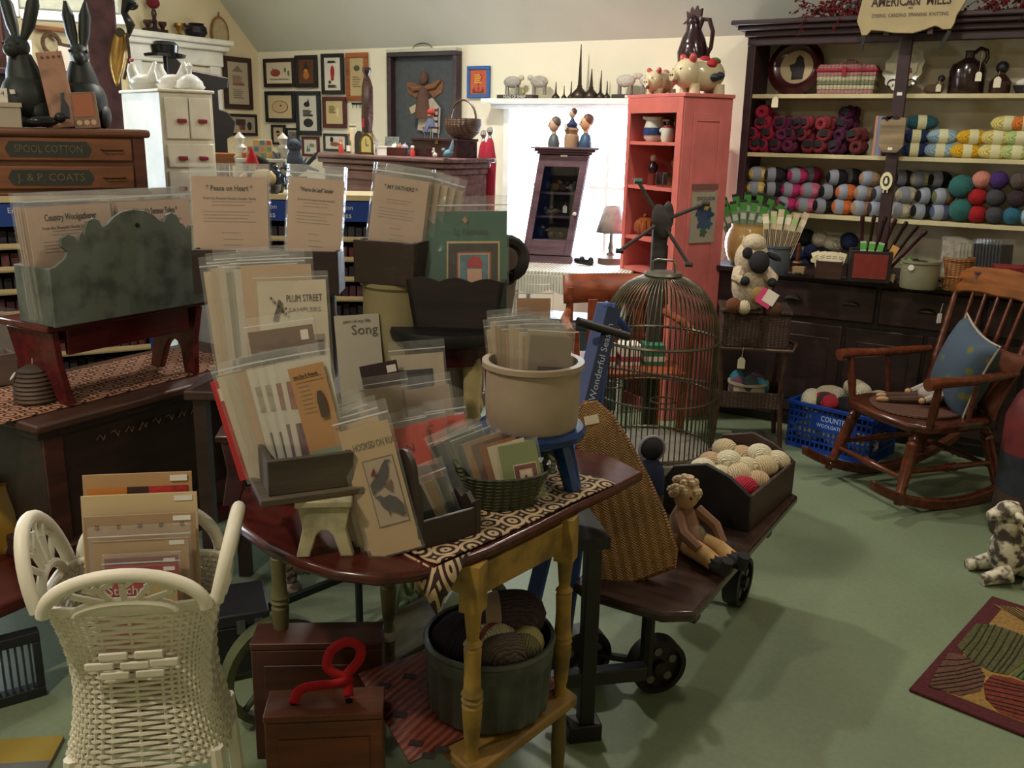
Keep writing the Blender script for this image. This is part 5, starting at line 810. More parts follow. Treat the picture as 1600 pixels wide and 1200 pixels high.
p = orgx(545, .1); t = thing('cordial_bottle', 'small clear bottle with label on organ top', 'bottle', p); part(B().lathe([(.014, 0), (.015, .06), (.006, .08), (.006, .1)], n=10), 'glass', 'glass:c8d0c8', t); part(B().lathe([(.0155, .012), (.0155, .045)], n=10, cap=False), 'label', 'paper:d8d0bc', t); part(B().cyl((0, 0, .1), (0, 0, .112), .008), 'stopper', 'paint:8a3020', t)
p = orgx(562, .08); t = thing('arched_plaque', 'dark arched plaque behind brass gothic clock', 'plaque', p, rad(10)); part(B().prism([(-.03, 0), (.03, 0), (.03, .08)]+arc(0, .08, .03, 0, 180, 8, .05), -.006, .006), 'plate', 'wood:2a2420', t)
p = orgx(574, .03); t = thing('mantel_clock', 'small brass arched gothic clock on organ top', 'clock', p, rad(15)); part(B().prism([(-.045, 0), (.045, 0), (.045, .06)]+arc(0, .06, .045, 0, 180, 10, .06)+[(-.045, .06)], -.012, .012), 'case', 'metal:7a6a3c', t, bev=.003); part(B().prism([(-.03, .012), (.03, .012), (.03, .06)]+arc(0, .06, .03, 0, 180, 10, .042), -.015, -.012), 'face', 'paper:a89a5c', t); part(B().box(-.05, .05, -.018, .018, -.0, .01), 'plinth', 'metal:5a4a2c', t); part(B().box(-.001, .001, -.017, -.015, .05, .085).box(0, .016, -.017, -.015, .05, .053), 'hands', 'print:201a14', t)
p = orgx(574, .2); t = thing('carved_bottle_post', 'tall fluted dark wooden bottle post rising from round jug on organ', 'ornament', p, rad(8)); part(B().lathe([(.05, 0), (.065, .03), (.066, .07), (.04, .11), (.026, .12)], n=20), 'round_jug', 'worn:6a4c3c', t); part(B().tube([(.0, 0, .12), (.004, 0, .2), (.008, 0, .38), (.006, 0, .43)], [.03, .036, .034, .02], 8), 'fluted_post', 'gloss:3a2420', t); part(B().lathe([(.016, .43), (.014, .45), (.026, .47), (.024, .49), (.016, .49)], (.006, 0, 0), 12), 'neck', 'gloss:2c1a18', t); part(B().tube([(.03, -.03, .21), (.055, -.04, .15), (.06, -.03, .1)], .003, 5), 'cord', 'cloth:5a4a3a', t); part(B().box(-.006, .006, -.042, -.038, .15, .2), 'red_ribbon', 'cloth:9a1e2a', t)
p = orgx(552, .24); t = thing('linen_cone', 'cream linen wrapped cone beside the bottle post', 'ornament', p); part(B().lathe([(.03, 0), (.02, .16), (.012, .17)], n=12), 'cone', 'cloth:b8a888', t); part(B().lathe([(.021, .15), (.021, .16)], n=12, cap=False), 'tie', 'cloth:6a5a4a', t)
p = orgx(600, .02); t = thing('white_card_box', 'small white card box on organ top', 'box', p, rad(5)); part(B().box(-.032, .032, -.02, .02, 0, .042), 'body', 'paper:d8d4cc', t); part(B().box(-.034, .034, -.022, .022, .042, .05), 'lid', 'paper:dcd8d0', t)
p = orgx(624, .06); openbox('trinket_tray', 'small open mahogany tray of baubles on organ top', p, rad(2), .12, .08, .045, 'gloss:4a2420', th=.006)
for i, (dx, c, nm) in enumerate(((-.035, 'd8d0c4', 'white'), (0, '8a5a4a', 'russet'), (.035, '9a8a9a', 'lilac'))): t = thing('bauble', '%s bauble in mahogany tray on organ' % nm, 'bauble', p+Vector((dx, 0, .045))); part(B().ball((0, 0, 0), .02), 'ball', 'china:'+c, t); part(B().cyl((0, 0, .018), (0, 0, .026), .005), 'cap', 'metal:a89a6a', t)
p = orgx(610, .2); t = thing('small_print', 'small grey landscape card leaning on organ top', 'picture', p, rot=(rad(-10), 0, 0)); part(B().box(-.045, .045, -.003, .003, 0, .1), 'card', 'art:5a605c', t); part(B().box(-.048, .048, -.002, .004, -.002, .102), 'mount', 'paper:6a6a60', t)
p = orgx(645, .03); t = thing('santa_figure', 'small red and white figure right of mahogany tray on organ', 'figurine', p); part(B().lathe([(.014, 0), (.015, .025), (.009, .04)], n=10), 'body', 'paint:b0342a', t); part(B().ball((0, 0, .048), .011), 'head', 'paint:d8d0c4', t)
p = orgx(692, .14); t = thing('keepsake_box', 'long dark wooden lidded box at right end of organ top', 'box', OM @ Vector((-.14, .17, OH)), rad(-11)); part(B().box(-.2, .15, -.08, .08, 0, .085), 'body', 'gloss:3a2422', t, bev=.003); part(B().box(-.205, .155, -.085, .085, .085, .1), 'lid', 'gloss:44292a', t, bev=.003); part(B().box(-.01, .01, -.084, -.08, .07, .09), 'clasp', 'metal:8a7a4a', t)
kb = OM @ Vector((-.25, .15, OH+.1)); t = thing('toy_chair', 'small dark toy ladder back chair on keepsake box', 'toy chair', kb, rad(-20))
part(B().box(-.035, .035, -.03, .03, .05, .058), 'seat', 'wood:3a2420', t)
for x in (-.03, .03): part(B().cyl((x, -.026, 0), (x, -.026, .05), .004, 6), 'leg', 'wood:3a2420', t); part(B().cyl((x, .026, 0), (x, .03, .16), .004, 6), 'back_post', 'wood:3a2420', t)
for z_ in (.09, .12, .15): part(B().box(-.03, .03, .026, .031, z_-.008, z_+.004), 'slat', 'wood:3a2420', t)
t = thing('seated_doll', 'little doll with red hat seated in toy chair on organ', 'doll', kb+Vector((0, -.002, .058)), rad(-20)); part(B().lathe([(.028, 0), (.02, .04), (.012, .05)], n=12).tube([(-.01, -.02, .01), (-.012, -.04, -.03)], .008, 6).tube([(.01, -.02, .01), (.012, -.04, -.03)], .008, 6), 'dress', 'cloth:4a5068', t); part(B().ball((0, 0, .066), .02), 'head', 'cloth:b08a6a', t); part(B().ball((0, .003, .076), (.025, .025, .022)), 'red_hat', 'cloth:8a2420', t)
bk = OM @ Vector((-.02, .17, OH+.1)); t = thing('egg_basket', 'round brown split oak basket with hoop handle on keepsake box', 'basket', bk, rad(-11)); part(B().lathe([(.05, 0), (.085, .03), (.1, .07), (.098, .105), (.092, .105), (.08, .03), (.001, .012)], n=24), 'woven_bowl', 'wicker:6a4a34', t); part(B().tube([(x, 0, z_) for x, z_ in arc(0, .1, .096, 0, 180, 14, .1)], .006, 6), 'hoop_handle', 'wood:5a3c28', t)
p = orgx(680, -.02); t = thing('glass_rabbit', 'tiny frosted glass rabbit on organ edge', 'figurine', p); part(B().ball((0, 0, .014), (.014, .011, .014)).ball((-.01, 0, .03), .009), 'body', 'china:c8c4bc', t); part(B().ball((-.008, .005, .042), (.003, .003, .01)).ball((-.008, -.005, .042), (.003, .003, .01)), 'ears', 'china:c8c4bc', t)
p = orgx(700, -.02); t = thing('glass_bird', 'blue grey glass bird with raised tail on organ edge', 'figurine', p, rad(20)); part(B().ball((0, 0, .025), (.03, .016, .02), rot=(0, -.4, 0)).tube([(.01, 0, .03), (.02, 0, .06), (.026, 0, .095)], [.014, .011, .003], 8), 'body', 'china:6a8a9a', t); part(B().ball((-.026, 0, .042), .011), 'head', 'china:6a8a9a', t)
# ------------------------------------------------------------------ pattern packets
def packet(loc, rz, tilt, w_, h_, label, paper='c9b490', th=.003, title=None, sub=None, body=True, pic=None, roll=0, group=None, sleeve=True, name='pattern_packet', cat='pattern', head=.12, tcol='3a3028', lines=None, extra=None, ts=.1):
    t = thing(name, label, cat, loc, rot=(-rad(tilt), rad(roll), rz), group=group)
    part(B().box(-w_/2, w_/2, -th/2, th/2, .002, h_), 'paper', 'paper:'+paper, t, sm=0); y = -th/2-.0008
    if title: text(title, w_*ts, 'print:'+tcol, t, (0, y, h_*.9), w=w_*.62, bold=.0005)
    if sub: text(sub, w_*.05, 'print:6a5c4a', t, (0, y, h_*.81), w=w_*.7)
    if lines:
        b = B(); rn = random.Random(int(w_*9999)+len(label))
        for z0, z1, n, x0, x1 in lines:
            for i in range(n): z_ = h_*(z0+(z1-z0)*i/max(1, n-1)); b.box(w_*x0, w_*(x0+(x1-x0)*rn.uniform(.75, 1)), y, y+.0006, z_-h_*.003, z_+h_*.003)
        q = part(b, 'printed_text', 'print:8a7a64', t, sm=0); q['kind'] = 'stuff'
    for i, (x0, x1, z0, z1, kind) in enumerate(pic or ()): part(B().box(w_*x0, w_*x1, y-.0005*i-.0005, y, h_*z0, h_*z1), 'printed_picture', kind, t, sm=0)
    for i, (ol, c) in enumerate(extra or ()): part(B().prism([(w_*a, h_*b_) for a, b_ in ol], y-.004-.0004*i, y-.0035-.0004*i), 'printed_motif', 'print:'+c, t, sm=0)
    if sleeve:
        part(B().box(-w_/2-.006, w_/2+.006, -th/2-.006, th/2+.003, 0, h_*(1+head)), 'sleeve', 'sleeve:ffffff', t, sm=0)
        part(B().box(-w_/2-.006, w_/2+.006, -th/2-.0065, -th/2-.006, h_*(1+head*.35), h_*(1+head*.42)), 'seal_line', 'plastic:c8c8c8', t, sm=0)
    return t
LN = [(.75, .78, 2, -.24, .3), (.6, .69, 4, -.36, .36), (.5, .5, 1, -.12, .14), (.08, .44, 8, -.1, .2)]
# ------------------------------------------------------------------ chest with stool, scalloped box and candle
CZ = .745; cX = -2.37
ck = thing('blanket_chest', 'large dark stained blanket chest with moulded lid', 'chest', (cX, 1.42, 0), rad(90)); DC = 'wood:2e1a18'      # local x: along y of the room, -y: towards +X
CL, CDp = 1.0, .5
part(B().box(.03, CL-.03, .02, CDp-.02, .36, CZ-.05), 'case', DC, ck, bev=.004); part(B().box(0, CL, -.012, CDp, CZ-.028, CZ), 'lid', 'wood:4a2c20', ck, bev=.008); part(B().box(.012, CL-.012, .004, CDp-.004, CZ-.05, CZ-.028), 'lid_moulding', DC, ck, bev=.004)
part(B().box(.0, CL, -.015, CDp, .30, .37), 'base_moulding', 'wood:3a201c', ck, bev=.008); part(B().box(.03, .09, .012, .02, .37, CZ-.05), 'corner_stile', 'wood:4a2620', ck, bev=.002); part(B().box(CL-.09, CL-.03, .012, .02, .37, CZ-.05), 'corner_stile', 'wood:4a2620', ck, bev=.002)
b = B()
for i in range(9): x = .2+.05*i; b.tube([(x, .018, CZ-.1+.01*sin(i*1.7)), (x+.012, .016, CZ-.085), (x+.022, .016, CZ-.105), (x+.03, .018, CZ-.09)], .0025, 4)
q = part(b, 'painted_scroll', 'print:7a6048', ck); q['kind'] = 'stuff'
bn = thing('low_red_table', 'low dark red table carrying the blanket chest', 'table', (cX, 1.42, 0), rad(90)); part(B().box(-.4, CL+.05, -.06, CDp+.02, .26, .30), 'top', 'gloss:4a1814', bn, bev=.008)
for x in (-.36, CL): part(B().box(x-.03, x+.03, -.03, .03, 0, .26), 'leg', 'gloss:3a1412', bn); part(B().box(x-.03, x+.03, CDp-.06, CDp, 0, .26), 'leg', 'gloss:3a1412', bn)
t = thing('chest_runner', 'rust and cream woven runner laid over the blanket chest', 'runner', (cX-.02, 1.36, CZ), rad(90)); part(B().sheet(lambda u, v: (u*.98-.06, .06+v*.36, .003), 22, 6), 'cloth', 'lace:a8785c', t, solid=.003)
part(B().sheet(lambda u, v: (-.06-.012*v, .06+u*.36, .003-.1*v+.01*sin(9*u)), 10, 5), 'hanging_end', 'lace:a8785c', t, solid=.003)
SZ = 1.0
st = thing('step_stool', 'dark red painted stool with cut out ends on blanket chest', 'stool', (cX-.08, 1.57, CZ+.006), rad(90)); RS = 'gloss:5e1a1e'; hh = SZ-CZ-.006
part(B().box(-.04, .54, -.02, .22, hh-.022, hh), 'top', RS, st, bev=.005)
for x, s_ in ((.02, -1), (.48, 1)):
    b = B(); b.m = Matrix.Translation((x, .1, 0)) @ Matrix.Rotation(rad(90), 4, 'Z') @ Matrix.Rotation(rad(8*s_), 4, 'X')
    b.prism([(-.11, 0), (-.06, 0), (-.045, .05)]+[(.04*cos(rad(a)), .06+.045*sin(rad(a))) for a in range(180, -1, -20)][1:-1]+[(.045, .05), (.06, 0), (.11, 0), (.1, .12), (.11, hh-.022), (-.11, hh-.022), (-.1, .12)], -.011, .011); part(b, 'end_board', RS, st, bev=.003)
part(B().box(.03, .47, -.002, .014, hh-.1, hh-.022), 'apron', RS, st, bev=.003); part(B().box(.03, .47, .186, .2, hh-.1, hh-.022), 'apron', RS, st, bev=.003)
t = thing('beehive_candle', 'brown ridged beehive shaped candle on chest runner', 'candle', on(57, 625, CZ+.008), 0)
prof = []
for i in range(8):
    z_ = .0125*i; r_ = .062*sqrt(max(.05, 1-(z_/.115)**2.4)); prof += [(r_*.94, z_), (r_, z_+.006)]
part(B().lathe(prof+[(.02, .108), (.001, .112)], n=24), 'wax', 'worn:4a3a2e', t); part(B().cyl((0, 0, .11), (.004, 0, .13), .002, 5), 'wick', 'cloth:b8a080', t); part(B().lathe([(.014, 0), (.014, .002)], (-.03, -.045, .078), 10, axis=(-.4, -.7, .6)), 'price_sticker', 'paper:d8d4cc', t)
# grey green scalloped box
GB = 'worn:525850'; gb = thing('scalloped_box', 'grey green wooden box with scalloped front on red stool', 'box', (cX-.03, 1.53, SZ), rad(89)); GL_ = .565
half = [(0, 0), (0, .165), (.02, .17), (.05, .19), (.06, .208), (.042, .222), (.045, .245), (.065, .256), (.086, .25), (.094, .232), (.101, .25), (.109, .26), (.116, .25), (.12, .268), (.13, .288), (.15, .295), (.168, .288), (.176, .268), (.195, .276), (.215, .293), (.245, .307), (.282, .312)]
part(B().prism(half+[(GL_-x, z_) for x, z_ in half[::-1][1:]], -.012, 0), 'scalloped_front', GB, gb, bev=.002); part(B().box(0, .012, 0, .16, 0, .165), 'side_panel', GB, gb, bev=.002); part(B().box(GL_-.012, GL_, 0, .16, 0, .165), 'side_panel', GB, gb, bev=.002); part(B().box(.0121, GL_-.0121, .148, .16, 0, .165), 'back_panel', GB, gb); part(B().box(.012, GL_-.012, 0, .148, 0, .012), 'bottom_board', GB, gb)
part(B().lathe([(.007, 0), (.007, .004)], (.29, -.0125, .265), 10, axis=(0, -1, 0)), 'nail_hole', 'print:100e0e', gb)
GBM = gb.matrix_basis.copy()
for i, (x, ti, su, lb) in enumerate(((.135, 'Country Woolgatherer', 'From the Sheepish Needle Sampler Series', 'leftmost kraft pattern sheet with two word heading in scalloped box'), (.425, '* Mariah\'s Summer Token *', 'From the Sheepish Needle Sampler Series', 'kraft pattern sheet with starred heading at right in scalloped box'))):
    packet(GBM @ Vector((x, .05, .012)), rad(89), 5, .262, .315, lb, 'b89c86', title=ti, sub=su, lines=LN, group='kraft pattern sheets in boxes')
    for k in range(3): packet(GBM @ Vector((x-.004, .07+.014*k, .012)), rad(89), 5, .262, .315, '%s kraft sheet behind the %s front sheet in scalloped box' % (ORD[k], ('left', 'right')[i]), 'b89c86', group='spare sheets in the scalloped box %d' % i)
# grey weathered box with leaning books at the far left
p = on(30, 598, CZ+.01); t = openbox('weathered_tray', 'pale weathered wooden tray of packets at left edge on chest', (p.x-.12, p.y-.12, CZ+.006), rad(75), .3, .16, .1, 'rough:6a5850', th=.012)
TM = t.matrix_basis.copy()
for i in range(4): packet(TM @ Vector((-.03+.045*i, .0, .014)), rad(75), 6, .12, .2, ('pale sleeved packet leaning in weathered tray, nearest the edge', 'pale sleeved packet leaning in weathered tray, second', 'pale sleeved packet leaning in weathered tray, third', 'dark edged packet leaning in weathered tray beside stool')[i], ('a8a498', '9a8a78', 'b0a890', '8a8478')[i], roll=16, group='packets in the weathered tray')
# ------------------------------------------------------------------ floss racks
def rack(label, loc, rz, w_, h_, d_, txt, rows=13):
    t = thing('floss_rack', label, 'display rack', loc, rz); CRM = 'paint:cbb88c'
    part(B().box(-w_/2, -w_/2+.02, 0, d_, .5, h_), 'side_panel', 'paint:1e3a78', t); part(B().box(w_/2-.02, w_/2, 0, d_, .5, h_), 'side_panel', 'paint:1e3a78', t); part(B().box(-w_/2+.02, w_/2-.02, d_-.02, d_, .5, h_), 'back_panel', 'paint:181418', t)
    for x in (-w_/2+.02, w_/2-.02):
        for y in (.02, d_-.02): part(B().box(x-.018, x+.018, y-.018, y+.018, 0, .5), 'leg', 'wood:3a2a22', t)
    part(B().box(-w_/2, w_/2, 0, d_, h_-.02, h_), 'top_board', CRM, t); hd = part(B().box(-w_/2+.02, w_/2-.02, -.004, .012, h_-.1, h_-.024), 'header_board', 'print:163a86', t)
    for i, (x, s_) in enumerate(txt): text(s_[0], .026, 'print:c8d0e0', t, (x, -.006, h_-.047)); text(s_[1], .032, 'print:c8d0e0', t, (x, -.006, h_-.077))
    rn = random.Random(5); n = rows; zt = h_-.1; rh = .078
    for i in range(n):
        z_ = zt-rh*(i+1)
        if z_ < .5: break
        part(B().box(-w_/2+.02, w_/2-.02, -.006, d_-.02, z_, z_+.006), 'shelf_board', CRM, t); part(B().box(-w_/2+.02, w_/2-.02, -.006, .0, z_, z_+.02), 'slat', CRM, t)
        b = B()
        for k in range(int(w_/.03)): x = -w_/2+.035+.03*k; b.bx((x, .05+rn.uniform(0, .03), z_+.03), (.024, .06, .04+rn.uniform(0, .012)), (rn.uniform(-.2, .1), 0, 0))
        q = part(b, 'floss_skeins', 'art:'+('2a2430', '5a2a2c', '26242c', '4a2030')[i % 4], t); q['kind'] = 'stuff'
    return t
p = at(30, 307, 3.15); rack('blue topped floss rack with cream slats at left edge behind scalloped box', (p.x+.0, p.y+.0, 0), rad(60), .8, p.z, .3, ((.02, ('Embroidery', 'Floss')), (-.26, ('Embroidery', 'Floss'))))
R1Z = p.z; R1 = Matrix.Translation((p.x, p.y, 0)) @ Matrix.Rotation(rad(60), 4, 'Z')
p = at(430, 303, 3.55); rack('blue topped floss rack showing between pattern sheets in middle', (p.x+.12, p.y+.07, 0), rad(34), .62, p.z, .3, ((-.17, ('Cotton', 'Floss')), (.12, ('Cotton', 'Floss'))))
R2Z = p.z; R2 = Matrix.Translation((p.x+.12, p.y+.07, 0)) @ Matrix.Rotation(rad(34), 4, 'Z')
# spool cabinet standing on the first rack
p = at(224, 200, 3.3); SPZ = R1Z; sp = thing('spool_cabinet', 'orange brown oak spool cabinet with two lettered drawers', 'cabinet', (p.x, p.y, SPZ), rad(56)); SW = 'wood:6a4028'; wS, dS, hS = .62, .36, at(224, 203, 3.3).z-SPZ
part(B().box(-wS, 0, 0, dS, 0, hS-.025), 'case', SW, sp, bev=.003); part(B().box(-wS-.02, .02, -.022, dS+.01, hS-.028, hS), 'top_board', SW, sp, bev=.01); part(B().box(-wS-.01, .01, -.012, dS, 0, .012), 'base_rail', SW, sp, bev=.004)
part(B().box(-.04, -.0, -.008, 0, .012, hS-.028), 'corner_stile', 'wood:5a2e20', sp, bev=.002); part(B().box(-wS, -wS+.04, -.008, 0, .012, hS-.028), 'corner_stile', 'wood:5a2e20', sp, bev=.002)
for z0, tx in ((hS*.52, 'SPOOL COTTON'), (hS*.1, 'J. & P. COATS')):
    d = part(B().box(-wS+.045, -.045, -.012, 0, z0, z0+hS*.34), 'drawer', 'wood:7a4a2c', sp, bev=.004); q = part(B().prism([(-.43+.0, z0+.012), (-.19, z0+.012), (-.175, z0+hS*.17), (-.19, z0+hS*.34-.012), (-.43, z0+hS*.34-.012), (-.445, z0+hS*.17)], -.014, -.012), 'name_plate', 'print:2e3028', d); text(tx, .036, 'print:6a5c40', sp, (-.31, -.0155, z0+hS*.17), w=.21)
    for x in (-.11, -.51): part(B().tube([(x-.035, -.014, z0+hS*.17), (x-.03, -.03, z0+hS*.16), (x+.03, -.03, z0+hS*.16), (x+.035, -.014, z0+hS*.17)], .003, 5), 'drop_pull', 'metal:4a3a28', d)
SPM = sp.matrix_basis.copy(); SPT = SPZ+hS
def spot(px, dy):
    best = min((abs((lambda v: 800+FPX*v.x/v.z)(RW.transposed() @ (SPM @ Vector((x/100, dy, hS))-EYE))-px), x/100) for x in range(-90, 10)); return SPM @ Vector((best[1], dy, hS))
def rabbit(label, loc, rz, s_, lean):
    t = thing('rabbit_statue', label, 'statue', loc, rz); t.scale = (s_,)*3; IR = 'iron:2c302c'
    part(B().ball((0, .0, .1), (.085, .1, .1), 18, 12).tube([(0, 0, .12), (0, -.015, .2), (0, -.02, .25)], [.075, .055, .036], 14).ball((0, -.03, .275), (.036, .05, .04), 14, 10).ball((0, -.065, .262), (.024, .028, .024), 12, 8), 'body', IR, t, sm=60)
    for s in (-1, 1):
        part(B().tube([(s*.014, -.012, .3), (s*(.022+lean*.5), 0, .35), (s*(.03+lean), .008, .42), (s*(.035+lean*1.6), .01, .47)], [.012, .021, .022, .006], 10), 'ear', IR, t)
        part(B().ball((s*.035, -.1, .02), (.022, .05, .02), 10, 7), 'front_paw', IR, t); part(B().ball((s*.065, .0, .05), (.03, .065, .05), 12, 8), 'haunch', IR, t); part(B().ball((s*.03, -.06, .285), .006, 6, 4), 'eye', 'paint:101010', t)
    part(B().bx((.02, -.105, .12), (.02, .002, .015), (.2, 0, 0)), 'price_sticker', 'paper:c8c0b4', t); part(B().ball((0, .1, .04), .025), 'tail', IR, t); return t
rabbit('dark iron sitting rabbit with spread ears, left one on spool cabinet', spot(50, .17), rad(20), .98, .022); rabbit('dark iron sitting rabbit with upright ears, right one by purple post', spot(135, .2), rad(50), .93, .0)
p = spot(104, .06); t = thing('tall_plaque', 'tall tan wooden plaque leaning between the iron rabbits', 'plaque', p, rot=(rad(-14), rad(-7), rad(56))); part(B().box(-.042, .042, -.01, .01, 0, .265), 'board', 'worn:9a7058', t, bev=.003); part(B().prism([(-.0, .03), (.02, .03), (.025, .07), (.015, .1), (.02, .12), (.008, .12), (.004, .09), (-.005, .06)], -.012, -.01), 'painted_rabbit', 'print:3a4040', t)
b = B()
for i in range(4): b.prism([(-.03+.018*i, .245), (-.024+.018*i, .25), (-.018+.018*i, .245), (-.024+.018*i, .238)], -.012, -.01)
part(b, 'painted_hearts', 'print:5a4038', t); q = KIDS_ = None
p = spot(140, .02); t = thing('small_plaque', 'small orange square plaque with three circles before right rabbit', 'plaque', p, rot=(rad(-12), rad(-4), rad(56))); part(B().box(-.042, .042, -.008, .008, 0, .125), 'board', 'worn:7a5c48', t, bev=.003); part(B().box(-.034, .03, -.0095, -.008, .04, .118), 'orange_field', 'paint:a05a3a', t)
for x in (-.024, 0, .022): part(B().prism([(x+.009*cos(a), .02+.009*sin(a)) for a in [2*pi*i/12 for i in range(12)]], -.0095, -.008), 'painted_circle', 'print:b89a78', t)
p = spot(8, .02); t = thing('cream_box', 'cream card box with lettered card at left edge of spool cabinet', 'box', p, rad(56)); part(B().box(-.1, .055, -.03, .05, 0, .078), 'body', 'paper:a89c88', t); part(B().box(-.105, .06, -.034, .054, .066, .08), 'lid', 'paper:b0a48e', t); q = part(B().box(-.05, .02, .0, .003, .08, .13), 'lettered_card', 'paper:d8cfc0', t, rot=(rad(-12), 0, 0)); text('12 34', .022, 'print:2a2422', t, (-.012, .004, .11), rot=(rad(78), 0, 0))
p = spot(78, .0); t = thing('black_ornament', 'small black glossy bird at feet of left rabbit', 'ornament', p, rad(60)); part(B().ball((-.02, 0, .022), (.05, .018, .018)).ball((.035, 0, .035), .018).tube([(.02, 0, .03), (.035, 0, .035)], .012, 8), 'body', 'china:121212', t); part(B().lathe([(.006, 0), (.001, .015)], (.05, 0, .036), 6, axis=(1, 0, 0)), 'beak', 'china:121212', t)
# clutter behind the rabbits
p = at(12, 70, 4.3); t = thing('dark_bookcase', 'dark brown shelf unit at top left behind rabbits', 'bookcase', (p.x-.2, p.y+.1, 0), rad(70)); part(B().box(-.5, .32, 0, .3, 0, 1.78), 'case', 'wood:2a1e24', t, bev=.004); part(B().box(-.52, .34, -.02, .3, 1.78, 1.81), 'top_board', 'wood:342026', t, bev=.004)
BKM = t.matrix_basis.copy()
def bks(px, dy=.1): return BKM @ Vector((min((abs((lambda v: 800+FPX*v.x/v.z)(RW.transposed() @ (BKM @ Vector((x/100, dy, 1.81))-EYE))-px), x/100) for x in range(-60, 40))[1], dy, 1.81))
for i, (px, h_, c, nm) in enumerate(((-4, .3, '3a2024', 'dark red'), (5, .34, '4a2a24', 'brown'), (14, .28, '2c1a22', 'plum'))): t = thing('wooden_bat', '%s turned wooden post standing on dark bookcase' % nm, 'post', bks(px)); part(B().lathe([(.02, 0), (.024, .05), (.018, h_*.5), (.022, h_*.8), (.012, h_)], n=10), 'shaft', 'wood:'+c, t); part(B().ball((0, 0, h_+.012), .016), 'knob', 'metal:8a5a24', t)
p = bks(32, .02); t = thing('white_card', 'white printed card standing behind left rabbit', 'card', p, rot=(rad(-8), 0, rad(40))); part(B().box(-.06, .06, -.002, .002, 0, .14), 'card', 'paper:c8ccd0', t); part(B().box(-.04, .03, -.0028, -.002, .07, .073).box(-.04, .02, -.0028, -.002, .085, .088).box(-.04, .035, -.0028, -.002, .1, .103), 'printed_lines', 'print:7a8088', t)
p = bks(102, .04); t = thing('white_mug', 'white card holder with dark top between the rabbits', 'card', p, rot=(0, rad(10), rad(40))); part(B().box(-.035, .035, -.02, .02, 0, .12), 'body', 'paper:d0ccc4', t); part(B().box(-.03, .018, -.021, .021, .12, .135), 'dark_strip', 'print:3a2a22', t)
p = atx(75, 45, XL+.02); t = thing('wall_bracket', 'orange wooden bracket with hanging ornament on left wall', 'bracket', (XL, p.y, p.z), rad(90)); part(B().box(-.12, .18, -.05, 0, -.012, .012), 'bar', 'wood:a86a38', t, bev=.003); part(B().tube([(.0+.06*cos(a), -.04, -.09+.06*sin(a)) for a in [2*pi*i/16 for i in range(16)]], .014, 6, closed=True), 'ring_ornament', 'wicker:7a5438', t)
p = at(100, 12, 4.6); t = thing('hanging_quilt', 'pale grey quilt with white border hanging at top left', 'quilt', (p.x, p.y, p.z), rad(52)); part(B().box(-.2, .26, -.012, .012, -.02, .5), 'quilt', 'cloth:a8b0a4', t, bev=.01); part(B().box(-.235, -.2, -.016, .016, -.06, .5).box(-.2, .3, -.016, .016, -.07, -.02), 'white_border', 'cloth:d8dce0', t, bev=.008); part(B().cyl((-.25, 0, .5), (.32, 0, .5), .012, 8), 'hanging_rod', 'wood:4a3226', t); part(B().cyl((-.1, 0, .5), (-.1, 0, ZC-p.z), .002, 4).cyl((.2, 0, .5), (.2, 0, ZC-p.z), .002, 4), 'cords', 'cloth:8a8478', t)
# things hung on the post
p = at(191, 90, 3.98); t = thing('brass_shoehorn', 'long curved brass and horn blade hanging on purple post', 'hanging tool', p, rad(50)); b = B()
b.sheet(lambda u, v: ((u-.5)*(.05+.02*sin(pi*v))*(1-.75*v**3)-.03*sin(pi*v*.5), -.012+.02*(2*u-1)**2, .1-.22*v), 6, 12); part(b, 'blade', 'metal:b08a4a', t, solid=.004); part(B().lathe([(.02, -.006), (.02, .006)], (0, -.008, .1), 12, axis=(0, 1, 0)), 'pivot', 'metal:5a5040', t); part(B().tube([(.026, -.01, .1), (.03, -.012, .0), (-.0, -.012, -.09)], .007, 6), 'horn_edge', 'gloss:4a3a2a', t)
p = at(198, 20, 4.0); t = thing('iron_hook_ornament', 'dark glossy iron leaf ornament hanging at top of purple post', 'ornament', p, rad(50)); part(B().tube([(0, 0, .1), (.01, -.01, .04), (-.01, 0, 0), (.012, 0, -.05), (.0, 0, -.1)], [.012, .026, .014, .02, .004], 8).ball((.02, -.01, .03), (.03, .012, .02)).ball((-.02, -.01, .07), (.025, .012, .018)), 'leaves', 'china:16181c', t); part(B().ball((.035, 0, .08), (.02, .01, .03)), 'pale_shell', 'china:b8b098', t)
# ------------------------------------------------------------------ white cabinet
wc = thing('white_cabinet', 'tall off white cabinet with red drawer pulls beside purple post', 'cabinet', (at(248, 138, 3.6).x, at(248, 138, 3.6).y, 0), rad(72)); WH = at(248, 138, 3.6).z; WP = 'paint:e0dac8'; wW, wD = .215, .42
part(B().box(0, wW, 0, wD, 0, WH-.012), 'case', WP, wc, bev=.003); part(B().box(-.008, wW+.008, -.01, wD+.008, WH-.012, WH), 'top_board', WP, wc, bev=.004)
def rpull(par, x, z_, w_=.034): part(B().box(x-w_/2, x+w_/2, -.03, -.012, z_-.008, z_+.008), 'pull', 'paint:8a2030', par, bev=.003)
for x0, x1, z0, z1, pl in ((.014, .108, WH-.19, WH-.03, (.075,)), (.113, wW-.012, WH-.19, WH-.03, (.16,)), (.014, wW-.01, WH-.3, WH-.208, (.07, .155)), (.012, wW-.006, WH-.43, WH-.315, (.06, .155)), (.012, wW-.006, WH-.56, WH-.445, (.06, .155))):
    d = part(B().box(x0, x1, -.012, 0, z0, z1), 'drawer' if z0 < WH-.2 else 'door', 'paint:ece6d4', wc, bev=.004)
    for x in pl: rpull(d, x, (z0+z1)/2-.01)
WCM = wc.matrix_basis.copy()
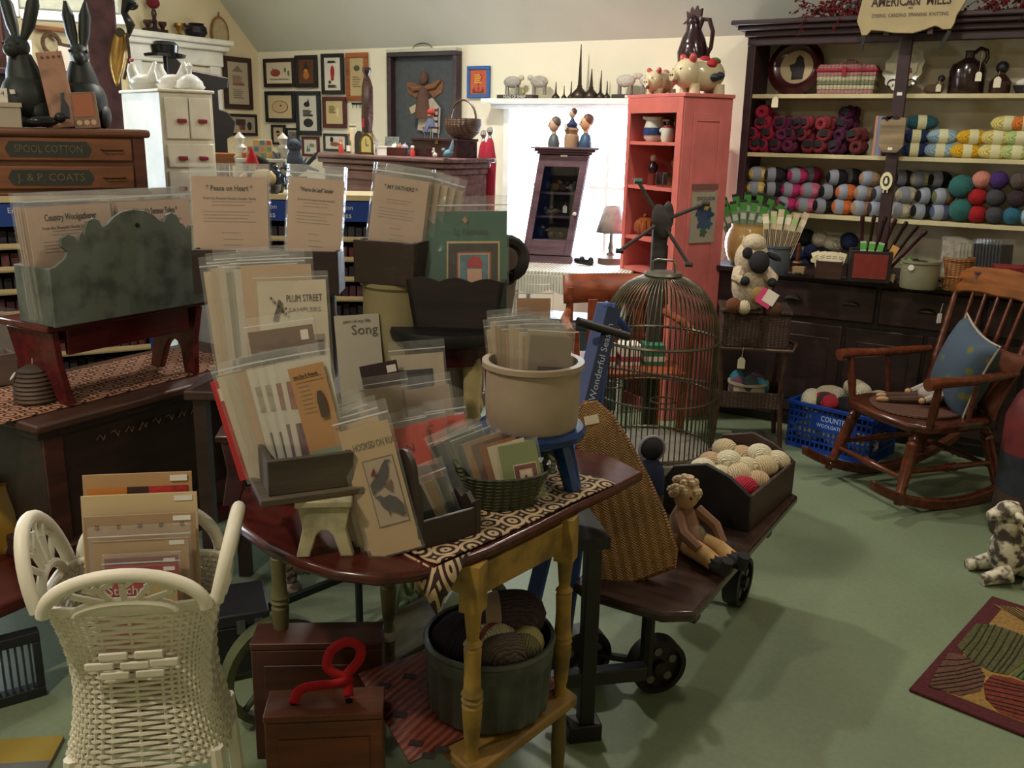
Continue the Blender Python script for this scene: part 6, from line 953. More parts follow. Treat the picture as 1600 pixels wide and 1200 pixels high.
def hen(label, x, y, s_, rz, comb):
    t = thing('milk_glass_hen', label, 'covered dish', WCM @ Vector((x, y, WH)), rz, group='milk glass dishes on the white cabinet'); t.scale = (s_,)*3; MG = 'china:d8d6d0'
    part(B().lathe([(.05, 0), (.065, .02), (.07, .03)], n=18, sx=1.25), 'nest_base', MG, t); part(B().ball((0, 0, .045), (.08, .05, .035), 16, 10).tube([(-.05, 0, .05), (-.07, 0, .1), (-.068, 0, .13)], [.035, .026, .018], 10).tube([(.05, 0, .05), (.075, 0, .1), (.07, 0, .14)], [.035, .03, .008], 10), 'hen_lid', MG, t)
    if comb: part(B().ball((-.066, 0, .148), (.014, .006, .01), 8, 5), 'comb', 'paint:a8283a', t)
    return t
hen('white milk glass hen dish with red comb on white cabinet', .05, .28, .8, rad(15), True); hen('white milk glass hen dish with tall tail on white cabinet', .12, .16, .8, rad(20), False)
t = thing('milk_glass_dish', 'white domed milk glass dish with finial on white cabinet', 'covered dish', WCM @ Vector((.16, .08, WH))); part(B().lathe([(.045, 0), (.055, .015), (.05, .035), (.03, .055), (.01, .065), (.009, .08), (.016, .095), (.001, .11)], n=20), 'lid', 'china:d8d6d0', t); part(B().lathe([(.046, 0), (.06, .012), (.058, .018)], n=20), 'dish', 'china:d0cec8', t)
# dark furniture between door and cabinet
p = at(318, 130, 4.5); t = thing('carved_hall_stand', 'dark carved hall stand with scrolled arms behind white cabinet', 'hall stand', (p.x, p.y, 0), rad(66)); t.scale = (.8, 1, 1); HZ = p.z
part(B().prism([(-.22, 0), (.12, 0), (.12, HZ-.26), (.16, HZ-.24), (.18, HZ-.18), (.13, HZ-.13), (.08, HZ-.12), (.08, HZ-.03), (.14, HZ-.02), (.15, HZ+.03), (.08, HZ+.04), (-.1, HZ+.06), (-.22, HZ+.16)], -.02, .02), 'scrolled_back', 'wood:170e0e', t, bev=.006); part(B().box(-.22, .12, -.2, .2, 0, .05), 'foot', 'wood:2a1a18', t)
t2 = thing('hat_stand', 'black bowler hat shaped metal finial on thin post before door', 'hat stand', (at(260, 118, 4.1).x, at(260, 118, 4.1).y, 0)); z_ = at(260, 90, 4.1).z; part(B().cyl((0, 0, .02), (0, 0, z_), .009, 8), 'post', 'iron:14161a', t2); part(B().lathe([(.1, 0), (.1, .02)], n=20), 'base', 'iron:14161a', t2); part(B().lathe([(.085, z_), (.09, z_+.012), (.055, z_+.02), (.06, z_+.05), (.045, z_+.065), (.001, z_+.068)], n=20), 'hat', 'china:16181c', t2)
# above the door
hz = 2.18
p = atx(243, 55, XL+.06); t = thing('candle_holder', 'turned dark candle holder with red ball and two cups over door', 'candle holder', (XL+.06, p.y, hz), rad(90)); part(B().lathe([(.02, .02), (.012, .05), (.022, .07), (.012, .09), (.02, .12), (.012, .15)], n=12), 'spindle', 'gloss:3a1a1a', t); part(B().ball((0, 0, .19), (.045, .045, .038)), 'red_ball', 'cloth:6a1424', t); part(B().box(-.085, .085, -.03, .03, 0, .022), 'base', 'gloss:2e1614', t)
for x in (-.06, .065): part(B().lathe([(.02, .022), (.012, .03), (.03, .06), (.026, .075)], (x, 0, 0), 12), 'cup', 'gloss:4a2c24', t)
p = atx(281, 58, XL+.06); t = thing('gold_egg_cup', 'small gold cup above door between candle holder and kettle', 'cup', (XL+.06, p.y, hz)); part(B().lathe([(.03, 0), (.012, .012), (.012, .025), (.036, .06), (.034, .08), (.03, .08)], n=16), 'bowl', 'metal:a07a40', t); part(B().lathe([(.037, .06), (.037, .066)], n=16, cap=False), 'rim_band', 'metal:8a6a34', t)
p = atx(308, 60, XL+.06); t = thing('iron_kettle', 'squat dark iron pot above right end of door', 'pot', (XL+.06, p.y, hz)); part(B().lathe([(.05, 0), (.075, .03), (.07, .07), (.05, .085), (.055, .095), (.001, .1)], n=18), 'body', 'iron:221c24', t); part(B().tube([(0, -.06, .05), (0, -.1, .07), (0, -.11, .085)], [.014, .012, .008], 8), 'spout', 'iron:221c24', t)
p = atx(343, 52, XL+.01); t = thing('embroidery_hoop', 'round wooden embroidery hoop hanging on left wall beside door', 'hoop', (XL+.012, p.y, p.z), rad(90)); part(B().tube([(.085*cos(a), 0, .115*sin(a)) for a in [2*pi*i/28 for i in range(28)]], .007, 6, closed=True), 'outer_ring', 'wood:9a6a40', t); part(B().tube([(.076*cos(a), -.008, .106*sin(a)) for a in [2*pi*i/28 for i in range(28)]], .004, 6, closed=True), 'inner_ring', 'wood:a87a4c', t); part(B().cyl((0, 0, .115), (.0, 0, .15), .006, 6), 'screw', 'metal:8a7a4a', t); part(B().prism([(.076*cos(a), .106*sin(a)) for a in [2*pi*i/28 for i in range(28)]], -.003, 0), 'linen', 'cloth:b0a078', t)
# ------------------------------------------------------------------ toys on the second rack
def r2(px, dy): return R2 @ Vector((min((abs((lambda v: 800+FPX*v.x/v.z)(RW.transposed() @ (R2 @ Vector((x/100, dy, R2Z))-EYE))-px), x/100) for x in range(-60, 40))[1], dy, R2Z))
p = at(372, 262, 4.55); t = thing('spindle_chair', 'orange wooden chair with close spindle back behind toy sheep', 'chair', (p.x, p.y, 0), rad(50)); zt = p.z+.05; OC = 'wood:8a5226'
part(B().box(-.22, .22, 0, .022, zt-.04, zt+.02), 'crest_rail', OC, t, bev=.006); part(B().box(-.22, .22, 0, .022, zt-.12, zt-.095), 'middle_rail', OC, t, bev=.004)
for i in range(13): part(B().cyl((-.19+.0317*i, .011, .48), (-.19+.0317*i, .011, zt-.03), .006, 6), 'spindle', OC, t)
part(B().box(-.22, .22, -.4, .02, .44, .47), 'seat', OC, t, bev=.008)
for x in (-.2, .2): part(B().cyl((x, -.37, 0), (x, -.37, .44), .016, 8), 'leg', OC, t); part(B().box(x-.018, x+.018, -.003, .024, 0, zt), 'back_post', OC, t, bev=.004)
p = at(408, 247, 4.05); ws = thing('white_stand', 'small white painted stand holding toy blocks', 'stand', (p.x, p.y, 0), rad(40)); WZ = p.z
part(B().box(-.1, .1, -.1, .1, WZ-.015, WZ), 'top', 'paint:c8c4b8', ws, bev=.003)
for x in (-.085, .085):
    for y in (-.085, .085): part(B().box(x-.013, x+.013, y-.013, y+.013, 0, WZ-.015), 'leg', 'paint:c0bcb0', ws)
part(B().box(-.075, .075, .07, .085, WZ-.3, WZ-.015), 'backboard', 'paint:8a8c84', ws)
bc = ['a84a3c', '5a7a8a', 'c09a44', '6a8a5a', 'b87a5a', '4a6a9a']
for i in range(13):
    r_ = 0 if i < 6 else (1 if i < 10 else 2); c_ = i-(0, 6, 10)[r_]; t = thing('toy_block', 'painted wooden toy block, %s row of stack on white stand, %s from left' % (('bottom', 'middle', 'top')[r_], ('first', 'second', 'third', 'fourth', 'fifth', 'sixth')[c_]), 'toy block', ws.matrix_basis @ Vector((-.065+.0265*c_+.026*r_, -.04, WZ+.013+.026*r_)), rad(40), group='toy blocks on the white stand')
    part(B().bx((0, 0, 0), (.0255, .0255, .0255)), 'cube', 'paint:b8a888', t, bev=.002); part(B().box(-.009, .009, -.0135, -.0128, -.009, .009), 'painted_face', 'print:'+bc[(i*5) % 6], t)
for x, dx, lb in ((381, 0, 'white plaster knob figure at left of toy blocks'), (440, 0, 'white plaster finial at right of toy blocks')):
    v = ws.matrix_basis @ Vector((-.085 if x < 400 else .098, -.02, WZ)); t = thing('plaster_figure', lb, 'figurine', v); part(B().lathe([(.026, 0), (.02, .02), (.03, .045), (.014, .06), (.026, .085), (.001, .11)], n=14), 'body', 'china:c8c2b4', t); part(B().lathe([(.028, 0), (.028, .008)], n=14), 'base', 'china:b8b2a4', t)
p = r2(392, .08); t = thing('toy_goose', 'cream toy sheep with red pointed hat rider on floss rack', 'toy', p, rad(30)); part(B().ball((0, 0, .045), (.042, .03, .032)), 'body', 'fleece:c8ac78', t); part(B().lathe([(.014, .06), (.012, .11)], (.015, 0, 0), 10), 'neck', 'paint:a88a5c', t); part(B().lathe([(.026, .11), (.02, .13), (.001, .17)], (.015, 0, 0), 12), 'red_hat', 'cloth:a8141e', t)
for x in (-.02, .02): part(B().cyl((x, 0, 0), (x, 0, .02), .006, 6), 'leg', 'paint:3a2c22', t)
p = r2(415, .06); t = thing('toy_sheep', 'cream toy sheep with black face on floss rack', 'toy sheep', p, rad(210)); part(B().ball((0, 0, .055), (.05, .035, .036)), 'woolly_body', 'fleece:c8b080', t); part(B().ball((.045, 0, .068), (.02, .016, .018)), 'face', 'paint:1e1816', t)
for x in (-.025, .025): part(B().cyl((x, .012, 0), (x, .012, .03), .006, 6), 'leg', 'paint:2a201a', t); part(B().cyl((x, -.012, 0), (x, -.012, .03), .006, 6), 'leg', 'paint:2a201a', t)
p = r2(412, .14); t = thing('red_scarf_bird', 'red and black toy crow behind cream toy sheep', 'toy', p, rad(30)); part(B().tube([(-.05, 0, .12), (0, 0, .1), (.05, 0, .03), (.06, 0, .0)], [.008, .014, .012, .012], 8), 'red_scarf', 'cloth:a01420', t); part(B().ball((.0, 0, .115), (.04, .02, .018), rot=(0, .5, 0)), 'black_bird', 'cloth:1e1818', t)
p = r2(434, .1); t = thing('blue_teapot', 'dark blue glazed teapot on floss rack', 'teapot', p, rad(20)); part(B().lathe([(.025, 0), (.03, .01), (.038, .04), (.032, .07), (.02, .085), (.008, .09), (.012, .1), (.001, .108)], n=18), 'body', 'china:1e2a3c', t); part(B().tube([(-.035, 0, .04), (-.055, 0, .06), (-.06, 0, .08)], [.01, .008, .006], 8), 'spout', 'china:1e2a3c', t); part(B().tube([(.03, 0, .065), (.06, 0, .06), (.055, 0, .03), (.035, 0, .025)], .005, 6), 'handle', 'china:1e2a3c', t)
p = r2(425, .03); t = thing('pewter_cup', 'low pewter cup in front of blue teapot', 'cup', p); part(B().lathe([(.018, 0), (.028, .012), (.03, .035), (.027, .035), (.02, .008), (.001, .008)], n=16), 'bowl', 'metal:6a6c74', t); part(B().lathe([(.031, .03), (.032, .034)], n=16, cap=False), 'rim', 'metal:8a8c90', t)
p = at(462, 276, 4.0); t = thing('twig_owl', 'blue grey carved owl perched on rough branches', 'carving', (p.x, p.y, 0), rad(35)); z_ = p.z; part(B().cyl((0, 0, 0), (0, 0, z_), .05, 10), 'pedestal', 'paint:3a3a40', t); part(B().ball((0, 0, z_+.06), (.036, .03, .06), 14, 10).ball((0, 0, z_+.13), (.033, .028, .028), 12, 8), 'owl', 'rough:4a5468', t)
part(B().lathe([(.01, 0), (.001, .03)], (-.022, 0, z_+.145), 8).lathe([(.01, 0), (.001, .03)], (.022, 0, z_+.145), 8), 'ear_tufts', 'rough:4a5468', t); part(B().ball((-.012, -.024, z_+.135), .006, 6, 4).ball((.012, -.024, z_+.135), .006, 6, 4), 'eyes', 'paint:14161c', t)
b = B(); rn = random.Random(11)
for i in range(9): a = rn.uniform(0, 6.28); b.tube([(0, 0, z_+.01), (.05*cos(a), .04*sin(a), z_+.03+.02*rn.random()), (.1*cos(a), .07*sin(a), z_+.02+.09*rn.random())], [.014, .01, .004], 6)
part(b, 'branches', 'rough:3e4658', t)
# ------------------------------------------------------------------ boxes of patterns behind the round table
DKB = 'wood:2e1e1c'
bt = thing('back_table', 'dark trestle table behind the round table carrying crocks', 'table', (-2.02, 2.12, 0), FACE); part(B().box(-.32, .34, -.2, .22, .76, .79), 'top', 'wood:3a2420', bt, bev=.005)
for x in (-.28, .3):
    for y in (-.16, .18): part(B().box(x-.02, x+.02, y-.02, y+.02, 0, .76), 'leg', 'wood:2e1c1a', bt)
BTM = bt.matrix_basis.copy()
a, c = at(345, 455, 2.8), at(600, 445, 2.68)
g1 = crock('green_crock', 'dark green glazed crock under left pattern box', (a.x+.0, a.y+.06, .79), .075, a.z-.79, 'ceramic:3a4238', inner=False); g2 = crock('olive_crock', 'large olive cream stoneware crock under right pattern box', (c.x-.02, c.y+.12, .79), .125, c.z-.79, 'ceramic:8a7f5c')
g3 = crock('green_crock', 'dark glazed crock behind tall pattern packets', (at(470, 455, 2.85).x, at(470, 455, 2.85).y+.05, .79), .075, a.z-.79, 'ceramic:35332c')
bx1 = openbox('pattern_box', 'long dark wooden box of kraft sheets right of scalloped box', (at(405, 455, 2.78).x, at(405, 455, 2.78).y+.05, a.z), FACE+rad(2), .43, .13, .13, DKB, th=.012); M1 = bx1.matrix_basis.copy()
bx2 = openbox('pattern_box', 'dark wooden box of kraft sheets with shiny right end', (c.x-.01, c.y+.08, c.z), rad(8), .2, .17, .125, 'gloss:2c1a1a', th=.012); M2 = bx2.matrix_basis.copy()
packet(M1 @ Vector((-.11, -.02, .013)), FACE+rad(3), 5, .22, .325, 'wide kraft pattern sheet at left in long dark box', 'b89c86', title='* Peace on Heart *', sub='From the Sheepish Needle Sampler Series', lines=LN, group='kraft pattern sheets in boxes')
for k in range(2): packet(M1 @ Vector((-.115, .005+.016*k, .013)), FACE+rad(3), 5, .22, .325, '%s kraft sheet behind the wide one in long dark box' % ORD[k], 'b89c86', group='spare sheets behind the wide front sheet')
packet(M1 @ Vector((.125, -.02, .013)), FACE-rad(6), 8, .165, .325, 'narrow kraft pattern sheet at right in long dark box', 'b89c86', title='"West to the Land" Sampler', sub='From the Sheepish Needle Sampler', lines=LN, roll=3, group='kraft pattern sheets in boxes')
for k in range(2): packet(M1 @ Vector((.12, .005+.016*k, .013)), FACE-rad(6), 8, .165, .325, '%s kraft sheet behind the narrow one in long dark box' % ORD[k], 'b89c86', roll=2, group='spare sheets behind the narrow front sheet')
packet(M2 @ Vector((.0, -.045, .013)), FACE-rad(8), 6, .16, .29, 'front kraft pattern sheet in shiny ended dark box', 'b49a84', title='* MY FATHERS *', lines=LN, roll=6, group='kraft pattern sheets in boxes')
for k in range(5): packet(M2 @ Vector((.0+.012*k, -.028+.017*k, .013)), FACE-rad(8+3*k), 6, .16, .29-.004*k, '%s kraft sheet in thick stack of shiny ended dark box' % ORD[k], ('b49a84', 'a89078', 'b8a488')[k % 3], roll=6+1.2*k, group='spare sheets in the shiny ended box')
# ------------------------------------------------------------------ black topped stand and dark scalloped box
sx0 = on(700, 515, 1.0); sd = thing('round_stand', 'black round topped stand on cream turned legs behind round table', 'stand', (sx0.x-.04, sx0.y+.06, 0), FACE)
part(B().lathe([(.15, .955), (.17, .965), (.175, .985), (.17, 1.0)], n=36), 'top', 'iron:1c1c1e', sd); part(B().lathe([(.13, .9), (.135, .955)], n=30), 'apron', 'gloss:3a1618', sd)
lg = [(0, .018), (.3, .02), (.42, .026), (.44, .018), (.47, .028), (.5, .02), (.6, .024), (.72, .018), (.74, .03), (.76, .02), (.79, .03), (.82, .024), (1, .028)]
for aa in (45, 135, 225, 315): part(B().turn((.115*cos(rad(aa)), .115*sin(rad(aa)), 0), (.105*cos(rad(aa)), .105*sin(rad(aa)), .92), lg, 12), 'leg', 'worn:a8986c', sd)
SDM = sd.matrix_basis.copy()
sb = thing('dark_scalloped_box', 'dark wooden planter box with wavy rim on black round stand', 'box', SDM @ Vector((.03, -.02, 1.0)), FACE+rad(-4)); WD, HB, DB = .26, .145, .15
wav = [(-WD/2*1.08, HB)]+[(-WD/2*1.08+WD*1.08*i/24, HB+.012*abs(sin(pi*i/8))-.004) for i in range(1, 24)]+[(WD/2*1.08, HB)]
for nm, y0, k in (('front_panel', -DB/2, 1), ('back_panel', DB/2-.012, 1)): part(B().prism([(-WD/2*.9, 0), (WD/2*.9, 0)]+wav[::-1], y0, y0+.012), nm, 'rough:2a211e', sb)
for s in (-1, 1): b = B(); b.add([(s*WD*.45, -DB/2, 0), (s*WD*.45, DB/2, 0), (s*WD*.54, DB/2, HB), (s*WD*.54, -DB/2, HB), (s*(WD*.45-.012), -DB/2, 0), (s*(WD*.45-.012), DB/2, 0), (s*(WD*.54-.012), DB/2, HB), (s*(WD*.54-.012), -DB/2, HB)], [(0,1,2,3), (7,6,5,4), (0,4,5,1), (1,5,6,2), (2,6,7,3), (3,7,4,0)]); part(b, 'side_panel', 'rough:2a211e', sb)
part(B().box(-WD*.44, WD*.44, -DB/2, DB/2, 0, .01), 'bottom_board', 'rough:2a211e', sb)
SBM = sb.matrix_basis.copy()
packet(SBM @ Vector((.02, -.03, .03)), FACE-rad(4), 14, .25, .31, 'large green pattern cover with framed santa picture in dark planter box', '2f5a48', title=None, roll=-2, head=.14,
       pic=[(-.2, .42, .15, .72, 'print:b8a070'), (-.18, .4, .17, .7, 'print:2a2620'), (-.08, .32, .24, .62, 'print:9a4028'), (-.06, .3, .25, .605, 'print:b8a888'), (-.045, .285, .26, .595, 'art:4a6a78')], extra=[([(.04, .48), (.05, .54), (.11, .58), (.18, .57), (.22, .52), (.21, .47)], 'a81e26'), ([(.05, .3), (.04, .46), (.21, .46), (.22, .3), (.13, .26)], 'c89a80'), ([(-.02, .92), (.02, .95), (.05, .91), (.02, .88)], 'a87a44')])
text('St. Nicholas', .03, 'print:24302a', [o for o in COL.objects if o.get('label', '').startswith('large green')][0], (.02, -.0032, .25), w=.1)
for k in range(2): packet(SBM @ Vector((-.005, .0+.022*k, .012)), FACE-rad(4), 12, .235, .29, ('second green pattern cover behind the santa one', 'third green pattern cover at back of dark planter box')[k], '2a5040', roll=-2)
packet(SBM @ Vector((.1, .03, .012)), FACE+rad(20), 16, .11, .24, 'brown sleeved packet sticking out right of green covers', '5a4030', roll=14)
t = thing('dark_wreath', 'dark twig wreath at right of green pattern covers', 'wreath', SBM @ Vector((.13, .06, HB+.05)), rad(30)); part(B().tube([(.055*cos(a), .01*sin(3*a), .055*sin(a)) for a in [2*pi*i/20 for i in range(20)]], .018, 7, closed=True), 'twig_ring', 'rough:241a18', t); part(B().tube([(.03*cos(a), -.016, -.055+.02*sin(a)) for a in [2*pi*i/10 for i in range(10)]], .004, 5, closed=True), 'bow', 'cloth:3a2420', t)
crock('grey_crock', 'grey white stoneware crock in shade below black round stand', (on(702, 640, .74).x-.02, on(702, 640, .74).y+.02, .745), .085, .15, 'ceramic:8a857c')

# ------------------------------------------------------------------ round topped table
TZ = .74; tb = thing('round_table', 'dark red round topped table on yellow turned legs with lower shelf', 'table', (-1.1, 1.55, 0))
ctrl = [(-1.60, 1.52), (-1.52, 1.34), (-1.40, 1.262), (-1.29, 1.226), (-1.19, 1.21), (-1.10, 1.214), (-1.02, 1.242), (-.965, 1.30), (-.93, 1.38), (-.905, 1.47), (-.88, 1.62), (-.862, 1.76), (-.838, 1.9), (-.82, 2.05), (-.95, 2.12), (-1.2, 2.1), (-1.45, 2.0), (-1.58, 1.8), (-1.615, 1.65)]
part(B().slab([(x+1.1, y-1.55) for x, y in ctrl], TZ-.024, TZ), 'top', 'gloss:4a1c16', tb, bev=.008)
legp = [(0, .022), (.06, .016), (.1, .02), (.28, .026), (.36, .028), (.385, .02), (.4, .03), (.425, .022), (.44, .03), (.47, .024), (.6, .022), (.74, .024), (.755, .017), (.77, .026), (.8, .016), (.9, .02), (1, .024)]
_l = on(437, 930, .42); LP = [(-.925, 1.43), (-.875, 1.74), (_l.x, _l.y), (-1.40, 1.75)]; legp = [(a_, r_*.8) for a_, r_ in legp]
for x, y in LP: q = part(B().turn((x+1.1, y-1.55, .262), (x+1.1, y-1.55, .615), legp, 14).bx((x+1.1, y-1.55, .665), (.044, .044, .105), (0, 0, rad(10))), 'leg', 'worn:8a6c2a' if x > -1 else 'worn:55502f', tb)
for x, y in LP: part(B().turn((x+1.1, y-1.55, 0), (x+1.1, y-1.55, .235), [(0, .012), (.5, .018), (.9, .016), (1, .019)], 12), 'foot', 'worn:5a4a24', tb)
part(B().slab([(x+1.1, y-1.55) for x, y in ((-.89, 1.385), (-.835, 1.755), (-1.1, 1.87), (-1.28, 1.78), (-1.08, 1.46))], .235, .262), 'lower_shelf', 'worn:7a5c28', tb, bev=.006)
for (x, y), (x2, y2) in ((LP[0], LP[1]), (LP[0], LP[2])): m_ = Vector((x2-x, y2-y, 0)); part(B().bx(((x+x2)/2+1.1, (y+y2)/2-1.55, .675), (m_.length-.05, .018, .07), (0, 0, atan2(m_.y, m_.x))), 'apron', 'worn:8a6c2a', tb, bev=.003)
# cloth on the table
cl = thing('woven_cloth', 'cream and brown patterned woven cloth over right side of table', 'cloth', (0, 0, 0))
c1, c2, c3, c4 = on(608, 850, TZ+.002), on(683, 884, TZ+.002), on(962, 757, TZ+.002), on(850, 725, TZ+.002)
part(B().sheet(lambda u, v: (c1.lerp(c2, u)).lerp(c4.lerp(c3, u), v)+Vector((0, 0, .003+.002*sin(14*u+9*v))), 10, 20), 'cloth', 'lace:b49a78', cl, solid=.003)
tip = on(680, 908, TZ-.05); part(B().add([tuple(on(628, 861, TZ+.004)), tuple(c2+Vector((.0, -.012, .0))), tuple(on(735, 862, TZ+.004)), (c2.x+.03, c2.y-.045, TZ-.075)], [(0, 3, 1), (1, 3, 2)]), 'hanging_corner', 'lace:b49a78', cl, solid=.003)
# cream stool with weathered tray of patterns
s0 = on(497, 868, TZ); cs = thing('cream_stool', 'small cream painted stool with arched end on round table', 'stool', (s0.x-.015, s0.y+.045, TZ), FACE+rad(6))
CS = 'worn:a8a080'; 
for y in (-.045, .1): part(B().prism([(-.056, 0), (-.03, 0), (-.016, .045), (-.006, .056), (.006, .056), (.016, .045), (.03, 0), (.056, 0), (.042, .06), (.05, .105), (-.05, .105), (-.042, .06)], y-.009, y+.009), 'end_board', CS, cs, bev=.003)
part(B().box(-.055, .055, -.06, .115, .105, .12), 'top', CS, cs, bev=.003)
CM_ = cs.matrix_basis.copy()
gt = openbox('weathered_tray', 'grey weathered wooden tray of pattern packets on cream stool', CM_ @ Vector((-.045, .03, .12)), FACE+rad(24), .165, .15, .085, 'rough:4a4032', th=.012, z0=.014); part(B().box(-.1, .1, -.09, .09, 0, .014), 'base_plank', 'rough:55493a', gt, bev=.002)
GM = gt.matrix_basis.copy()
packet(GM @ Vector((-.066, .04, .016)), FACE+rad(8), 6, .11, .21, 'red covered pattern at left of weathered tray', 'a8242a', roll=-14, sleeve=False, pic=[(-.4, .4, .1, .5, 'art:8a2a20'), (-.4, .0, .8, .92, 'paper:d8d0c0')], name='pattern_booklet')
for k in range(7):
    packet(GM @ Vector((-.052+.015*k, .03-.011*k, .016)), FACE+rad(10-k), 7, .1, .225+.004*k, ('cream sleeved pattern in weathered tray, next to red cover', 'cream sleeved pattern in weathered tray, third from left', 'tan sleeved pattern in weathered tray, fourth from left', 'white pattern with two small pictures in weathered tray', 'white pattern with dark picture in middle of weathered tray', 'white pattern with red house picture in weathered tray', 'white pattern with plum picture in weathered tray')[k], ('b8ac94', 'b0a288', 'b09070', 'c8c0b0', 'c8c2b4', 'cac4b6', 'c4bcac')[k],
           roll=-15+.8*k, group='patterns in the weathered tray', head=.1, pic=[(-.42, -.1, .62, .84, 'art:8a8070'), (-.36, .0, .1, .44, 'art:3a3630')] if k in (3, 4) else [(-.4, -.12, .62, .84, 'art:7a3a30'), (-.38, .05, .1, .5, 'art:5a3a44')] if k > 4 else None)
packet(GM @ Vector((.052, -.052, .016)), FACE+rad(2), 7, .07, .24, 'tall tan booklet with sheep drawing and green base in weathered tray', 'a87e54', roll=-14, sleeve=False, name='pattern_booklet', lines=[(.62, .84, 7, -.34, .02)], pic=[(-.45, .45, .04, .3, 'print:7a8a74'), (-.3, .34, .06, .2, 'print:5a2e20'), (-.22, .26, .08, .18, 'paper:b8a888')], extra=[([(.1, .56), (.32, .56), (.34, .7), (.28, .78), (.16, .78), (.1, .7)], '4a3c2c'), ([(-.4, .9), (.4, .9), (.4, .905), (-.4, .905)], '3a2c20')])
text('one Eye & Friends', .01, 'print:3a2a1c', [o for o in COL.objects if o.get('label', '').startswith('tall tan booklet')][0], (-.004, -.0028, .222), w=.048)
packet(GM @ Vector((.01, .06, .016)), FACE+rad(6), 8, .13, .29, 'brown backed wide packet at back of weathered tray', '6a5340', roll=-8, head=.1, pic=[(.3, .42, .9, .97, 'paper:d8d0c4')])
# dark red stool with pine box of tall packets
s1 = on(402, 792, TZ); ds = thing('red_stool', 'small dark red arched stool at left of round table', 'stool', (s1.x-.05, s1.y+.06, TZ), FACE+rad(8)); DR = 'gloss:3e1416'; Hs = .165
for x in (-.05, .09):
    b = B(); b.m = Matrix.Translation((x, 0, 0)) @ Matrix.Rotation(rad(0), 4, 'Z'); 
for y in (-.06, .09): part(B().prism([(-.075, 0), (-.04, 0), (-.03, .03)]+arc(.01, .05, .035, 180, 0, 8, .035)+[(.05, .03), (.06, 0), (.1, 0), (.085, .08), (.09, Hs-.014), (-.07, Hs-.014), (-.06, .08)], y-.009, y+.009), 'end_board', DR, ds, bev=.003)
part(B().box(-.08, .1, -.075, .105, Hs-.014, Hs), 'top', DR, ds, bev=.003); DSM = ds.matrix_basis.copy()
pb = openbox('pine_box', 'orange brown pine box of tall packets on red stool', DSM @ Vector((.045, .015, Hs)), FACE+rad(20), .16, .16, .12, 'wood:7a4a22', th=.012, bev=.003)
part(B().prism([(-.08, .1205), (.08, .1205), (.08, .13), (.0, .19), (-.08, .15)], .068, .08), 'tall_back', 'wood:7a4a22', pb)
PM = pb.matrix_basis.copy()
for k in range(6):
    packet(PM @ Vector((-.04+.012*k, .055-.014*k, .013)), FACE+rad(10-k), 4, .15, .33+.008*(k % 3), ('outermost cream sleeved packet in pine box', 'second cream sleeved packet in pine box', 'third tall sleeved packet in pine box', 'grey sleeved packet in pine box', 'pale sleeved packet just behind bird emblem cover', 'tan sleeved packet in the middle of pine box')[k], ('b8a488', 'b09c80', 'b8ac98', '8a8878', 'b8b0a0', 'b49878')[k], roll=-5+.5*k, group='tall packets in the pine box', head=.1)
pl = packet(PM @ Vector((.045, -.045, .013)), FACE+rad(2), 7, .15, .315, 'white pattern cover with dark bird emblem in pine box', 'c0b49c', roll=-3, head=.06, pic=[(-.36, .44, .3, .62, 'print:8a8070'), (-.34, .42, .0, .58, 'art:3a3236')],
       extra=[([(-.3, .72), (-.24, .72), (-.2, .78), (-.14, .8), (-.16, .86), (-.2, .87), (-.22, .82), (-.27, .77)], '3a3028')]+[([(-.3+.05*i+.02*cos(q), .88-.03*i+.012*sin(q)) for q in (0, 1, 2, 3, 4, 5)], '4a4034') for i in range(4)]+[([(-.12+.03*cos(i*2)+.015*cos(q), .77+.012*i+.01*sin(q)) for q in (0, 1, 2, 3, 4, 5)], '4a4034') for i in range(4)])
text('PLUM STREET', .022, 'print:4a3c34', pl, (.026, -.0028, .275), w=.078); text('SAMPLERS', .013, 'print:8a7a6a', pl, (.026, -.0028, .25), w=.07)
# leaning kraft packets, hooked on rugs
L0 = on(603, 868, TZ)
for k in range(4):
    q = packet((L0.x-.028*(3-k)+.018, L0.y+.05-.012*k, TZ+.004), FACE+rad(14-3*k), 13, .1, .262, ('leaning tan packet, outermost left of the crow packets', 'leaning tan packet, second of the crow packets', 'leaning tan packet just behind the crow cover', 'tan pattern cover with two black crows leaning on table')[k], ('b8945e', 'b89660', 'bc9a68', 'aa9068')[k], roll=-17+.6*k, head=.16, th=.006,
       pic=[(-.2, .42, .22, .74, 'print:5a4a3c'), (-.18, .4, .23, .73, 'paper:a08c74')] if k == 3 else None, extra=[([(-.15, .56), (-.02, .6), (.08, .64), (.18, .69), (.25, .715), (.36, .705), (.28, .685), (.27, .64), (.22, .58), (.14, .545), (.16, .49), (.12, .535), (.02, .51), (-.06, .5), (-.15, .47)], '241e1e'), ([(.38, .36), (.28, .42), (.16, .45), (.04, .44), (-.02, .465), (-.14, .455), (-.06, .43), (-.04, .38), (.06, .33), (.06, .28), (.1, .325), (.2, .31), (.3, .27), (.38, .28)], '2a2222'), ([(.1, .52), (.28, .56), (.24, .46)], '5a2a24'), ([(-.1, .62), (.0, .68), (.02, .6)], '6a3028')] if k == 3 else None)
    if k == 3: text('HOOKED ON RUGS', .02, 'print:5a4a38', q, (.015, -.0042, .222), w=.09)
